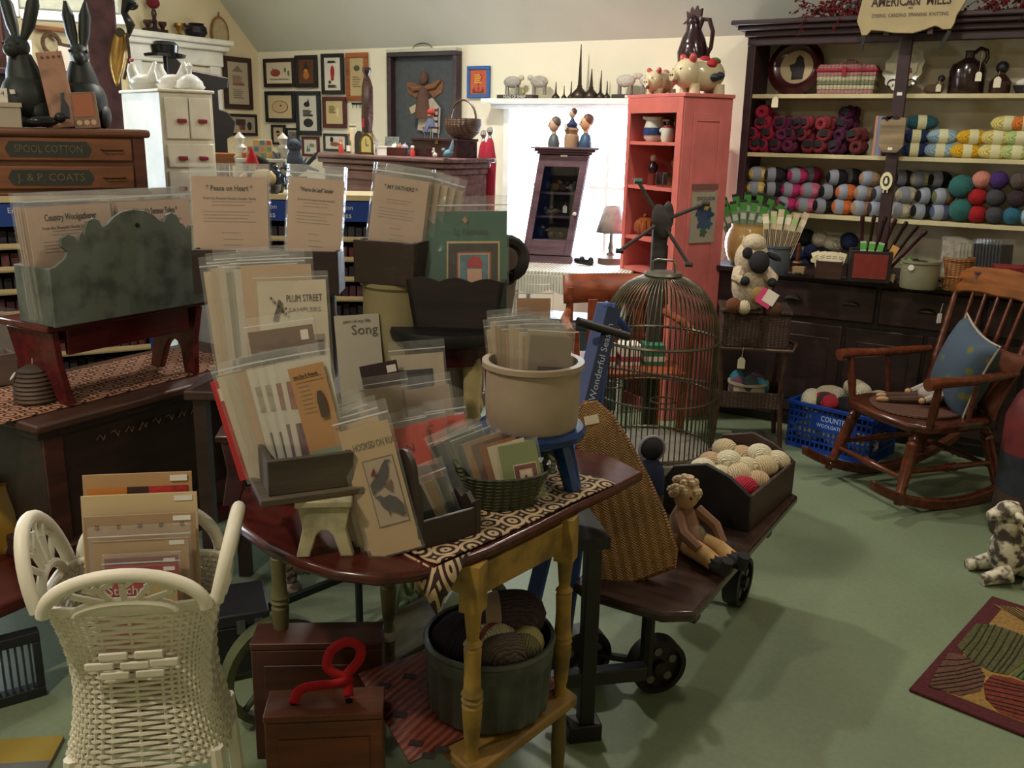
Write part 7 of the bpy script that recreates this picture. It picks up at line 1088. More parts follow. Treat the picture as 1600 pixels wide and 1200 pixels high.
# arched box of small packets
A0 = on(676, 862, TZ); ab = thing('arched_tote', 'dark brown wooden tote with one tall arched end on table', 'box', (A0.x-.04, A0.y+.065, TZ+.004), FACE+rad(38)); AW = 'wood:2c211c'
part(B().box(-.07, .07, -.055, -.045, 0, .062), 'side_panel', AW, ab, bev=.002); part(B().box(-.07, .07, .045, .055, 0, .062), 'side_panel', AW, ab, bev=.002); part(B().box(-.07, .07, -.045, .045, 0, .008), 'bottom_board', AW, ab)
def endp(x, pts, nm): b = B(); b.m = Matrix.Translation((x, 0, 0)) @ Matrix.Rotation(rad(90), 4, 'Z'); b.prism(pts, -.006, .006); part(b, nm, AW, ab, bev=.002)
endp(-.07, [(-.057, 0), (.057, 0), (.057, .11)]+arc(0, .15, .04, 0, 180, 8, .05)+[(-.057, .11)], 'arched_end'); endp(.07, [(-.057, 0), (.057, 0), (.057, .075), (.04, .062), (.02, .082), (.0, .07), (-.02, .085), (-.04, .068), (-.057, .08)], 'wavy_end')
AM = ab.matrix_basis.copy()
for k in range(3): packet(AM @ Vector((-.03+.03*k, -.015+.01*k, .01)), FACE+rad(20), 16, .066, .1, ('black and silver small packet leaning in arched tote', 'clear small packet with tan card in arched tote', 'grey small packet at right of arched tote')[k], ('1a1a1c', 'a88a68', '4a4844')[k], roll=-22+3*k, head=.4)
# green oval basket with cards
B0 = on(788, 812, TZ); ob = thing('oval_basket', 'dark green oval wicker basket of colourful cards on patterned cloth', 'basket', (B0.x-.04, B0.y+.065, TZ+.006), FACE+rad(16)); GK = 'wicker:3e4426'
part(B().lathe([(.07, 0), (.085, .03), (.095, .07), (.1, .08), (.094, .082), (.08, .03), (.065, .008), (.001, .008)], n=32, sx=1.05, sy=.68), 'woven_body', GK, ob)
for s in (-1, 1): part(B().tube([(s*.1, -.03, .075), (s*.108, -.02, .1), (s*.108, .02, .1), (s*.1, .03, .075)], .006, 6), 'loop_handle', GK, ob)
OBM = ob.matrix_basis.copy()
cc = [('1c2026', 'black sleeved card at left of green basket'), ('23282e', 'dark sleeved card, second in green basket'), ('4a5a3a', 'olive sleeved card, third in green basket'), ('2a3036', 'shiny dark card in middle of green basket'), ('9a6a34', 'orange tan card in green basket'), ('5a3a2c', 'brown card in green basket'), ('8a5a34', 'rust card in green basket'), ('c0b498', 'cream card just behind green heart card')]
for k, (c, lb) in enumerate(cc): packet(OBM @ Vector((-.06+.0135*k, .03-.0065*k, .012)), FACE+rad(12-k), 10, .085, .15-.003*abs(k-2), lb, c, roll=-24+1.2*k, head=.18 if k < 4 else .05, sleeve=k < 5, th=.004, group='cards in the green basket')
packet(OBM @ Vector((.045, -.03, .016)), FACE+rad(2), 12, .085, .13, 'green card with red framed picture at front of green basket', '76804a', roll=-12, head=.05, pic=[(-.2, .42, .08, .64, 'paper:c8c0a0'), (-.18, .4, .1, .62, 'print:6a2018'), (-.06, .28, .18, .54, 'paper:c0b090'), (-.02, .24, .2, .52, 'art:b8a890'), (.06, .12, .26, .44, 'print:7a2420')])
# coral packets and dark packets behind
for k, (px, py, lb) in enumerate(((628, 735, 'coral packet at left behind arched tote'), (658, 730, 'coral packet in middle behind arched tote'), (690, 725, 'coral packet at right behind arched tote'))): q = packet(on(px, py+8, TZ)+Vector((0, .05, .004)), FACE+rad(10-6*k), 14, .095, .105+.006*k, lb, 'c8503a', roll=-10, head=.38, group='coral packets'); text('N', .03, 'print:6a2018', q, (-.0, -.0028, .05))
for k in range(2): packet(on(600+70*k, 722, TZ)+Vector((-.05, .1, .004)), FACE+rad(8), 10, .12, .16, ('pale sleeved packet behind left coral packets', 'pale sleeved packet behind right coral packets')[k], 'a89880', roll=-8, head=.2)
p = on(605, 735, TZ)+Vector((-.12, .18, .004)); q = packet(p, FACE+rad(12), 8, .1, .215, 'dark plum pattern cover with orange script behind tan booklet', '2e1c20', roll=-10, sleeve=False, name='pattern_booklet', pic=[(.2, .45, .86, .95, 'paper:d8d0c4')]); text('Eat', .03, 'print:c88a54', q, (.015, -.003, .12)); text('Farm', .032, 'print:c88a54', q, (.015, -.003, .09))
p = on(640, 730, TZ)+Vector((-.1, .2, .004)); packet(p, FACE+rad(4), 8, .14, .23, 'cream packet with dark blackboard picture behind coral packets', 'b4a68c', roll=-5, head=.16, pic=[(-.42, .28, .28, .82, 'print:181a1e'), (-.36, .22, .5, .76, 'art:3a3c44')], extra=[([(-.28+.2*i+.07*cos(a), .4+.05*sin(a)) for a in [2*pi*j/14 for j in range(14)]], '6a6a70') for i in range(3)])
p = on(575, 730, TZ)+Vector((-.3, .35, .004)); q = packet(p, FACE+rad(6), 6, .13, .29, 'pale packet with script heading behind the weathered tray', 'b0a898', roll=-4, sleeve=False); text('Song', .04, 'print:5a5048', q, (.02, -.003, .245)); text('part of my life', .014, 'print:6a6058', q, (.0, -.003, .272))
# blue stool with big crock of patterns
BZ = .885; f0 = on(832, 690, BZ); bs = thing('blue_stool', 'round topped blue painted stool carrying stoneware crock', 'stool', (f0.x-.07, f0.y+.115, TZ+.006), FACE); hb = BZ-TZ-.006; BU = 'gloss:12366a'
part(B().lathe([(.118, hb-.03), (.13, hb-.022), (.132, hb-.008), (.125, hb)], n=36), 'top', BU, bs)
for aa in (-35, 35, 145, 215): ca, sa = cos(rad(aa)), sin(rad(aa)); part(B().tube([(.085*ca, .085*sa, hb-.025), (.125*ca, .125*sa, .0)], [.026, .02], 8), 'leg', BU, bs)
part(B().bx((0, 0, hb-.05), (.15, .12, .03)), 'apron', BU, bs, bev=.004)
crk = crock('stoneware_crock', 'large tan stoneware crock of patterns on blue stool', (f0.x-.065, f0.y+.11, BZ), .112, .158, 'ceramic:a08e78', rim=.008, bulge=1.0, n=40); CR0 = Vector((f0.x-.065, f0.y+.11, BZ))
for k in range(10): packet(CR0+RT*(-.045+.0085*k)+FW*(.06-.0115*k)+Vector((0, 0, .014)), FACE+rad(8-k), 4, .09, .205+.007*((k*3) % 4), 'sleeved pattern in stoneware crock, %s from back' % ORD[k], ('b8a078', 'c0ae90', 'a88a60', '9a8460', 'b08a5a', 'b8a88c')[k % 6], roll=-6+k*.6, head=.12, group='patterns packed in the stoneware crock')
packet(CR0+RT*.03-FW*.062+Vector((0, 0, .02)), FACE-rad(2), 5, .095, .205, 'brown pattern with grey framed sampler picture at front of crock', '7a6a58', roll=2, head=.16, pic=[(-.28, .34, .05, .66, 'print:3e362e'), (-.2, .26, .1, .6, 'print:6a5c4c'), (-.17, .23, .14, .56, 'paper:b0a898'), (-.1, .16, .2, .42, 'art:8a8478')])
packet(CR0+FW*.072+RT*.0+Vector((0, 0, .014)), FACE+rad(4), 2, .08, .275, 'shiny copper brown sleeved packet rising at back of crock', 'a07250', roll=0, head=.12, pic=[(-.2, .2, .5, .75, 'art:6a4030')])
# ------------------------------------------------------------------ under the table
MZ = .262; mt = thing('woven_mat', 'rust red woven mat with dark blocks on lower shelf', 'mat', (0, 0, 0)); P4 = [on(560, 1055, MZ), on(640, 1195, MZ), on(880, 1080, MZ), on(760, 985, MZ)]
part(B().sheet(lambda u, v: P4[0].lerp(P4[1], u).lerp(P4[3].lerp(P4[2], u), v)+Vector((0, 0, .003)), 8, 8), 'cloth', 'wicker:6a2e1e', mt, solid=.004)
for i, (px, py) in enumerate(((600, 1075), (625, 1120), (650, 1165), (690, 1175), (640, 1060), (670, 1185))):
    p = on(px, py, MZ); part(B().bx((p.x, p.y, MZ+.0066), (.03, .02, .001), (0, 0, rad(20))), 'dark_block', 'cloth:241814', mt)
tc_ = on(756, 1160, MZ); zt = thing('ribbed_tub', 'dark ribbed zinc tub of yarn on lower shelf', 'tub', (tc_.x-.07, tc_.y+.13, MZ+.006), 0); R_ = .148
vs = []; b = B(); n = 72
prof = [(.88, 0), (.93, .01), (.97, .125), (1.0, .135), (1.0, .165), (1.03, .172), (1.0, .18), (.95, .178), (.93, .12), (.88, .012)]
for j, (k, z_) in enumerate(prof):
    for i in range(n): a = 2*pi*i/n; rr = R_*k*(1+(.022*(1 if (i//2) % 2 else -1) if j in (1, 2) else 0)); vs.append((rr*cos(a), rr*sin(a), z_))
b.add(vs, [(j*n+i, j*n+(i+1) % n, (j+1)*n+(i+1) % n, (j+1)*n+i) for j in range(len(prof)-1) for i in range(n)]+[tuple(range(n))[::-1], tuple(range(9*n, 10*n))]); part(b, 'ribbed_body', 'iron:4a4c48', zt, sm=25)
TB0 = Vector((tc_.x-.07, tc_.y+.13, MZ+.006))
yarn(TB0+Vector((.02, .06, .2)), '3a2a32', 'large dark brown yarn ball with cream band in zinc tub', 'yarn in the zinc tub', rot=(0, 0, rad(-50)), L=.085, r=.06, band='8a7460', t0=-.75, t1=-.35); yarn(TB0+Vector((.06, -.03, .16)), '5c5048', 'grey brown skein at right front of zinc tub', 'yarn in the zinc tub', rot=(0, 0, rad(-40)), L=.06, r=.045, band=None); yarn(TB0+Vector((.085, .02, .165)), '6c6a48', 'olive skein at right of zinc tub', 'yarn in the zinc tub', rot=(0, 0, rad(20)), L=.05, r=.04, band='8a8050', t0=-.4, t1=.3)
yarn(TB0+Vector((.02, -.0, .165)), 'c9bfa6', 'cream yarn ball with red flecks in middle of zinc tub', 'yarn in the zinc tub', rot=(0, 0, rad(60)), L=.055, r=.048, band='7a3a30', t0=-.2, t1=.1); yarn(TB0+Vector((-.07, -.02, .15)), '2a2030', 'dark plum yarn in clear bag at left of zinc tub', 'yarn in the zinc tub', rot=(0, 0, 0), L=.08, r=.06, band=None); yarn(TB0+Vector((-.03, .07, .15)), '17181c', 'black yarn ball at back of zinc tub', 'yarn in the zinc tub', L=.07, r=.055, band=None)
# green goat cart: bed and spoked wheels
_A, _B = on(640, 935, .15), on(432, 1045, .15); _d = _A-_B; gc = thing('spoked_cart', 'olive green wooden cart with spoked wheels under round table', 'cart', ((_A.x+_B.x)/2, (_A.y+_B.y)/2, 0), atan2(_d.y, _d.x)); _l = _d.length/2
part(B().box(-_l*.75, _l+.02, -.24, -.05, .15, .172), 'bed', 'rough:4a4630', gc, bev=.003)
for x in (-_l, _l): part(B().cyl((x, -.27, .15), (x, .03, .15), .011, 8), 'axle', 'iron:22221e', gc)
def wheel(par, c_, R2_, ns, m, yaw=0, w_=.02, rimw=.022):
    mm = Matrix.Translation(c_) @ Matrix.Rotation(yaw, 4, 'Z'); b = B(); b.m = mm; b.lathe([(R2_-rimw, -w_), (R2_, -w_), (R2_, w_), (R2_-rimw, w_), (R2_-rimw, -w_)], n=32, axis=(0, 1, 0), cap=False); q = part(b, 'wheel', m, par)
    b = B(); b.m = mm; b.lathe([(.02, -w_*1.5), (.03, -w_), (.03, w_), (.02, w_*1.5)], n=14, axis=(0, 1, 0)); part(b, 'hub', m, q)
    for i in range(ns): a = 2*pi*i/ns+.3; b = B(); b.m = mm; b.cyl((.025*cos(a), 0, .025*sin(a)), ((R2_-rimw*.8)*cos(a), 0, (R2_-rimw*.8)*sin(a)), .0085, 8); part(b, 'spoke', m, q)
wheel(gc, (-_l, .0, .15), .15, 7, 'worn:4a5030', yaw=rad(-12)); wheel(gc, (_l, .0, .15), .15, 7, 'worn:5a6a48', yaw=rad(20)); wheel(gc, (_l, -.26, .15), .15, 7, 'worn:4a5030')
# wooden cases with red strap
def case(label, px, py, w_, h_, d_, c, rz, dz=0):
    p = on(px, py, dz); t = thing('wooden_case', label, 'case', (p.x, p.y, dz), rz, group='wooden cases under the table'); part(B().box(-w_/2, w_/2, -d_/2, d_/2, 0, h_-.02), 'body', 'wood:'+c, t, bev=.003); part(B().box(-w_/2-.002, w_/2+.002, -d_/2-.002, d_/2+.002, h_-.018, h_), 'lid', 'wood:'+c, t, bev=.003)
    part(B().box(-w_/2+.03, w_/2-.03, -d_/2-.004, -d_/2, .03, h_-.06), 'front_panel', 'wood:'+c, t, bev=.002); return t
k1 = case('orange brown wooden case with red strap nearest camera under table', 515, 1270, .26, .3, .1, '6e3a1e', FACE+rad(6)); k2 = case('dark brown wooden case behind the strapped one', 505, 1165, .32, .33, .1, '4a2418', FACE+rad(4)); K1 = k1.matrix_basis.copy()
t = thing('red_strap', 'bright red fabric strap looped on top of nearest wooden case', 'strap', K1 @ Vector((0, 0, .3)), FACE+rad(6)); pts = [(-.07, -.01, .003), (-.06, -.005, .03), (-.03, 0, .04), (.02, .005, .04), (.055, .01, .05), (.03, .01, .06), (.005, .01, .08), (.015, .012, .12), (.05, .014, .14), (.08, .014, .125), (.075, .013, .09), (.05, .012, .06), (.05, .01, .03), (.052, .01, .003)]
pts = [Vector(pts[i])+(Vector(pts[i+1])-Vector(pts[i]))*(k/4)+(Vector(pts[min(i+2, len(pts)-1)])-Vector(pts[i+1])-Vector(pts[i])+Vector(pts[max(i-1, 0)]))*(-.25*(k/4)*(1-k/4)) for i in range(len(pts)-1) for k in range(4)]+[pts[-1]]
b = B(); pts = [Vector(p_) for p_ in pts]; vs = []
for i, p_ in enumerate(pts): d_ = pts[min(i+1, len(pts)-1)]-pts[max(i-1, 0)]; n_ = Vector((d_.z, 0, -d_.x)).normalized()*.011; vs += [p_+n_, p_-n_]
b.add(vs, [(2*i, 2*i+2, 2*i+3, 2*i+1) for i in range(len(pts)-1)])
part(b, 'ribbon', 'cloth:a80c18', t, solid=.003)
for x in (-.07, .052): part(B().lathe([(.008, 0), (.008, .004)], (x, -.005, 0), 10), 'eyelet', 'metal:2a2420', t)
# black box, twist-leg table behind, iron bar
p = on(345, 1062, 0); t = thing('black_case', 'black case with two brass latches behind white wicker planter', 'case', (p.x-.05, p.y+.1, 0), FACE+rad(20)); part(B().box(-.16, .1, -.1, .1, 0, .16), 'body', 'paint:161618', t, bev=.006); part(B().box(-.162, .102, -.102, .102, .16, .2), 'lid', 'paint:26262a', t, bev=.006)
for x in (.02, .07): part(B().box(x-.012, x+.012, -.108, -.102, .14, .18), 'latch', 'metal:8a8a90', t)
tw = thing('twist_leg_table', 'low table frame with barley twist legs in shade behind round table', 'table', (-2.0, 2.45, 0), rad(40)); TWm = 'wood:5a4a40'
def twist(a_, c_, r_=.018, n=40, tn=9):
    a_, c_ = Vector(a_), Vector(c_); d = (c_-a_); t_ = d.normalized(); u_ = t_.orthogonal().normalized(); w2 = t_.cross(u_); b = B()
    for ph in (0, pi): b.tube([a_+d*i/n+(u_*cos(ph+tn*2*pi*i/n)+w2*sin(ph+tn*2*pi*i/n))*r_*.5 for i in range(n+1)], r_*.75, 6)
    return b
for x in (-.3, .3):
    for y in (-.2, .2): part(twist((x, y, .05), (x, y, .6)), 'twist_leg', TWm, tw); part(B().ball((x, y, .03), (.035, .035, .03)), 'foot', 'stone:a89a88', tw)
part(twist((-.3, -.2, .1), (.3, -.2, .1), tn=10), 'twist_stretcher', TWm, tw); part(twist((-.3, -.2, .1), (-.3, .2, .1), tn=7), 'twist_stretcher', TWm, tw); part(B().box(-.34, .34, -.24, .24, .6, .625), 'top', 'wood:3a2620', tw, bev=.004)
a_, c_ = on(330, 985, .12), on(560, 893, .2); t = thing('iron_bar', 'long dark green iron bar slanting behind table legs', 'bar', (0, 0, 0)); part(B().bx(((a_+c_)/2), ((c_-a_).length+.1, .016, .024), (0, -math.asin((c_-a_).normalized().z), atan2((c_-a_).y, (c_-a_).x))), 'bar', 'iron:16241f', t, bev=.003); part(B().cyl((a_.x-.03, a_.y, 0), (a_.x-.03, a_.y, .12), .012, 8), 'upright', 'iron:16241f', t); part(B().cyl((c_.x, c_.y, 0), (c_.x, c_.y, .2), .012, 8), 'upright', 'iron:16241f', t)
# black trestle between table and wagon
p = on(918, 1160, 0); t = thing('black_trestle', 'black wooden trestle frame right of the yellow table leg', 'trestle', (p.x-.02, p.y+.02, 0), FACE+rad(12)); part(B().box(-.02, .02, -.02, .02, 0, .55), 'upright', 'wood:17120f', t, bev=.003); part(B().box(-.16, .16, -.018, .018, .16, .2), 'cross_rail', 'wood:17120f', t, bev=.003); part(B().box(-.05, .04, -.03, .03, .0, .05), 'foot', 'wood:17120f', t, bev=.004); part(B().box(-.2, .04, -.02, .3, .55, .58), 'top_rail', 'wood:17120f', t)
# ------------------------------------------------------------------ wagon with box, doll and straw panel
WZ_ = .38; wg = thing('goat_wagon', 'dark wooden low wagon with iron wheels in middle of floor', 'wagon', (-.84, 2.06, 0), rad(0)); WGm = 'wood:2e201a'
part(B().slab([(-.17, .0), (-.12, -.03), (.1, -.03), (.17, .02), (.185, .98), (.14, 1.02), (-.16, 1.02), (-.19, .98)], WZ_-.03, WZ_), 'deck', 'gloss:3a2822', wg, bev=.008); part(B().box(-.14, .14, .12, .16, WZ_-.09, WZ_-.03).box(-.15, .15, .78, .82, WZ_-.09, WZ_-.03).box(-.02, .02, .1, .84, WZ_-.07, WZ_-.03), 'undercarriage', WGm, wg)
def iwheel(c_, yaw, R2_=.083):
    mm = Matrix.Translation(c_) @ Matrix.Rotation(yaw, 4, 'Z'); b = B(); b.m = mm; b.lathe([(.001, -.018), (R2_*.8, -.012), (R2_*.82, -.026), (R2_, -.026), (R2_, .026), (R2_*.82, .026), (R2_*.8, .012), (.001, .018)], n=32, axis=(1, 0, 0)); q = part(b, 'wheel', 'iron:1c1714', wg)
    b = B(); b.m = mm; b.lathe([(.02, -.034), (.024, -.01), (.024, .01), (.02, .034)], n=14, axis=(1, 0, 0)); part(b, 'hub', 'iron:26201c', q)
    for i in range(5): a = 2*pi*i/5+.4; b = B(); b.m = mm; b.lathe([(.0125, -.0185), (.0125, .0185)], (0, .046*cos(a), .046*sin(a)), 12, axis=(1, 0, 0)); part(b, 'wheel_hole', 'iron:6a6c66', q)
w1 = on(1022, 1092, 0)-Vector((-.84, 2.06, 0)); iwheel((w1.x-.02, w1.y+.05, .083), rad(-42)); w2_ = on(1150, 955, 0)-Vector((-.84, 2.06, 0)); iwheel((w2_.x-.02, w2_.y+.06, .085), rad(-2), .085); iwheel((-.2, .14, .083), rad(-42)); iwheel((-.17, .82, .085), rad(-2), .085)
part(B().cyl((-.2, .14, .083), (w1.x-.02, w1.y+.05, .083), .012, 8).cyl((0, .14, .08), (0, .14, WZ_-.06), .02, 8), 'front_axle', 'iron:1c1714', wg); part(B().cyl((-.17, .82, .085), (w2_.x-.02, w2_.y+.06, .085), .012, 8).cyl((0, .81, .08), (0, .81, WZ_-.06), .02, 8), 'rear_axle', 'iron:1c1714', wg)
bxw = thing('gabled_box', 'dark red brown box with gabled ends holding cream wool on wagon', 'box', (-.85, 2.66, WZ_), rad(-4)); BW = 'wood:3a221c'; bw, bl, bh = .145, .4, .115
for y, m_ in ((0, 'wood:170f0e'), (bl, BW)): part(B().prism([(-bw, 0), (bw, 0), (bw, bh), (bw*.5, bh+.05), (-bw*.05, bh+.075), (-bw*.8, bh+.045), (-bw, bh)], y-.008, y+.008), 'gabled_end', m_, bxw, bev=.003)
for s in (-1, 1): part(B().box(min(s*bw, s*(bw-.012)), max(s*bw, s*(bw-.012)), .008, bl-.008, 0, bh), 'side_panel', BW, bxw, bev=.002)
part(B().box(-bw+.012, bw-.012, .008, bl-.008, 0, .012), 'bottom_board', BW, bxw)
BXM = bxw.matrix_basis.copy(); rn = random.Random(4)
cols_ = ['cream', 'ivory', 'pale tan', 'oatmeal']
k = 0
for r_ in range(4):
    for q_ in range(4):
        k += 1; v = BXM @ Vector((-.09+.058*r_+.01*(q_ % 2), .06+.09*q_+.012*r_, .085+.015*((r_+q_) % 2)+.01*q_)); lb = '%s wool ball in gabled box, %s row %s' % (cols_[(r_*3+q_) % 4], ('left', 'left middle', 'right middle', 'right')[r_], ('nearest', 'second', 'third', 'farthest')[q_])
        c_ = ('c8bc9c', 'd2c8ac', 'b89a78', 'c4b08c')[(r_*3+q_) % 4]
        if (r_, q_) == (3, 0): c_, lb = 'a0142c', 'bright red wool ball at near right of gabled box'
        t = thing('wool_ball', lb, 'wool', v, rad(40*k), group='wool balls in the gabled box'); part(B().ball((0, 0, 0), (.044, .046, .038), 14, 10), 'wound_wool', 'wool:'+c_, t)
part(B().box(-bw+.012, bw-.012, .01, bl-.01, .035, .05), 'inner_tray', 'wood:2a1814', bxw)
# doll sitting against the straw panel
p = on(1068, 885, WZ_); t = thing('rag_doll', 'rag doll with pale curly hair and black boots sitting on wagon', 'doll', (p.x-.0, p.y+.09, WZ_), rad(62)); DRs = 'floral:7a5844'; t.scale = (.9,)*3
part(B().ball((0, .03, .05), (.06, .06, .05)).tube([(0, .05, .06), (0, .065, .11), (0, .065, .15)], [.055, .045, .025], 12).tube([(.04, .05, .13), (.07, -.01, .09), (.06, -.06, .05)], [.022, .02, .016], 8).tube([(-.04, .05, .13), (-.065, -.01, .09), (-.05, -.07, .06)], [.022, .02, .016], 8), 'dress', DRs, t)
for s in (-1, 1): part(B().tube([(s*.03, 0, .04), (s*.035, -.07, .04), (s*.035, -.13, .032)], [.032, .03, .026], 10), 'leg', 'cloth:b08a58', t); part(B().tube([(s*.035, -.125, .032), (s*.035, -.17, .035), (s*.035, -.18, .065)], [.027, .026, .02], 8), 'boot', 'cloth:141214', t)
part(B().ball((.062, -.075, .04), (.024, .028, .022)), 'dark_cuff', 'cloth:141418', t); part(B().ball((0, .06, .185), (.042, .042, .046), 14, 10), 'head', 'cloth:b08c68', t)
h = B()
for i in range(40): a = rn.uniform(0, 6.28); ph = rn.uniform(-.2, 1.5); h.ball((.046*cos(a)*cos(ph), .068+.044*sin(a)*cos(ph), .195+.046*sin(ph)), .014, 6, 4)
part(h, 'curly_hair', 'fleece:b8a080', t); part(B().ball((-.015, .02, .19), .005, 6, 4).ball((.015, .02, .19), .005, 6, 4), 'eyes', 'print:1a1614', t)
p = on(1035, 775, WZ_); t = thing('dark_doll', 'dark faced doll in navy hood behind the straw panel', 'doll', (p.x-.06, p.y+.02, WZ_), rad(40)); part(B().lathe([(.06, 0), (.05, .08), (.025, .12)], n=14), 'dress', 'cloth:1e2440', t); part(B().ball((0, 0, .155), .042), 'head', 'cloth:18141a', t); part(B().tube([(.044*cos(a), -.01, .155+.044*sin(a)) for a in [2*pi*i/16 for i in range(16)]], .006, 6, closed=True), 'pale_ruff', 'cloth:8a8890', t)
# plaited straw panel
p = on(998, 905, WZ_); t = thing('straw_fan', 'golden plaited straw panel leaning at front of wagon', 'straw panel', (p.x, p.y+.0, WZ_), rot=(rad(-20), rad(-13), FACE+rad(0)))
ol = [(-.1, 0), (-.02, .0), (.1, .02), (.112, .06), (.1, .16), (.075, .27), (.045, .37), (.015, .45), (-.02, .495), (-.05, .5), (-.07, .485), (-.085, .4), (-.1, .2)]
part(B().prism(ol, -.012, .012), 'plaited_body', 'herring:9a6e30', t); part(B().tube([(x, 0, z_) for x, z_ in ol], .011, 6, closed=True), 'bound_edge', 'wicker:8a5c28', t); part(B().box(-.06, -.02, -.0145, -.0125, .44, .465), 'price_sticker', 'paper:c8bca0', t)
# blue sled leaning behind crock
tp, ft = at(945, 474, 2.72), at(905, 640, 2.66); d = (ft-tp).normalized(); L_s = .98
t = thing('blue_sled', 'blue wooden sled with white script leaning behind the crock', 'sled', (0, 0, 0)); BS = 'paint:1a3c80'; rv = (RW @ Vector((1, 0, 0))); 
def rail(a_, c_, nm, m_=BS, r_=.02):
    a_, c_ = Vector(a_), Vector(c_); ax = (c_-a_).normalized(); b = B(); q = ax.to_track_quat('Z', 'Y').to_matrix().to_4x4(); b.m = Matrix.Translation((a_+c_)/2) @ q; b.box(-r_, r_, -.01, .01, -(c_-a_).length/2, (c_-a_).length/2); return part(b, nm, m_, t, bev=.004)
zf = (tp.z-.02)/-d.z; end = tp+d*zf
rail(tp, end, 'runner', r_=.022); rail(tp+rv*.012, end+rv*.1+Vector((.03, 0, 0)), 'runner', r_=.022); rail(tp, at(983, 520, 2.75), 'runner_curl', r_=.018)
sl = part(B().box(-.02, .02, -.006, .006, -.2, .2), 'lettered_board', 'paint:101c3c', t); 
zc = d*-1; mid = at(935, 585, 2.62); q = Matrix.Identity(3); yv = (EYE-mid).normalized(); yv = (yv-zc*yv.dot(zc)).normalized(); xv = (-yv).cross(zc).normalized(); mm = Matrix((xv, -yv, zc)).transposed(); sl.location = mid; sl.rotation_euler = mm.to_euler()
tx_ = text('Most Wonderful Season', .026, 'print:9aa4b4', t, mid+yv*.008, rot=(mm @ Matrix.Rotation(rad(90), 3, 'X') @ Matrix.Rotation(rad(90), 3, 'Z')).to_euler(), w=.3)
part(B().cyl(at(902, 502, 2.6), at(982, 526, 2.66), .013, 10), 'cross_bar', 'wood:201814', t)
# ------------------------------------------------------------------ birdcage
p = on(1032, 745, .2); CR = .25; cc_ = p+FW*CR; ls = thing('low_stool', 'low dark wooden stool under the birdcage', 'stool', (cc_.x, cc_.y, 0)); part(B().lathe([(.21, .17), (.22, .18), (.22, .2)], n=32), 'top', 'wood:2a1e1a', ls)
for i in range(4): part(B().cyl((.16*cos(.6+i*pi/2), .16*sin(.6+i*pi/2), 0), (.14*cos(.6+i*pi/2), .14*sin(.6+i*pi/2), .17), .016, 8), 'leg', 'wood:2a1e1a', ls)
cg = thing('birdcage', 'large domed wire birdcage on low stool behind wagon', 'birdcage', (cc_.x, cc_.y, .2)); CC = 'metal:6a6250'
part(B().lathe([(CR, .0), (CR+.012, .01), (CR+.012, .045), (CR, .05), (.001, .05)], n=48), 'base_tray', 'ceramic:8a8478', cg)
H1, H2 = .53, .8
for z_, nm in ((.06, 'lower_hoop'), (.29, 'middle_hoop'), (H1, 'upper_hoop')): part(B().tube([(CR*cos(2*pi*i/48), CR*sin(2*pi*i/48), z_) for i in range(48)], .007 if z_ != .29 else .004, 6, closed=True), nm, CC, cg)
NW = 68; wire = None
b = B().tube([(CR, 0, .05), (CR, 0, .3), (CR, 0, H1)]+[(CR*cos(rad(a)*.93), 0, H1+(H2-H1)*sin(rad(a))) for a in (12, 24, 36, 48, 60, 72, 84, 90)], .0028, 4); wire = b.mesh('wire'); wire.materials.append(mat(CC)); wire.shade_smooth()
for i in range(NW): part(wire, 'wire', None, cg, rot=(0, 0, 2*pi*i/NW))
part(B().lathe([(.075, H2-.01), (.08, H2), (.075, H2+.01), (.001, H2+.012)], n=24), 'crown_plate', 'metal:8a8678', cg); part(B().tube([(-.05, 0, H2+.01), (-.05, 0, H2+.05), (-.03, 0, H2+.06), (.04, 0, H2+.06), (.05, 0, H2+.04), (.05, 0, H2+.01)], .005, 6), 'top_handle', 'metal:8a8678', cg)
for a in (200, 300): part(B().tube([((CR-.06)*cos(rad(a))+.05*cos(2*pi*i/14), (CR-.06)*sin(rad(a))+.05*sin(2*pi*i/14), .31) for i in range(14)], .004, 5, closed=True), 'cup_ring', CC, cg)
part(B().cyl((-CR+.01, 0, .37), (CR-.01, 0, .37), .006, 6), 'perch', 'wood:5a4430', cg)
# ------------------------------------------------------------------ orange chair behind the cage
p = at(972, 560, 4.62); oc = thing('orange_chair', 'orange wooden armchair with curved back seen through birdcage', 'chair', (p.x, p.y, 0), rad(36)); OC2 = 'wood:8a3f1c'
part(B().box(-.27, .27, -.25, .22, .44, .47), 'seat', OC2, oc, bev=.01); part(B().sheet(lambda u, v: (-.27+.54*u, .2+.06*sin(pi*u)+.05*v, .72+.14*v), 14, 2), 'back_rail', OC2, oc, solid=.022); part(B().tube([(-.3, -.22, .66), (-.29, .05, .67), (-.25, .2, .68)], .02, 8), 'arm', OC2, oc); part(B().tube([(.3, -.22, .66), (.29, .05, .67), (.25, .2, .68)], .02, 8), 'arm', OC2, oc)
for x in (-.24, .24): part(B().cyl((x, -.22, 0), (x*1.15, -.22, .66), .019, 8), 'front_leg', OC2, oc); part(B().cyl((x, .2, 0), (x, .22, .8), .019, 8), 'back_leg', OC2, oc)
for x in (-.12, 0, .12): part(B().box(x-.025, x+.025, .21, .225, .47, .74), 'back_slat', OC2, oc, bev=.003)
OCM = oc.matrix_basis.copy()
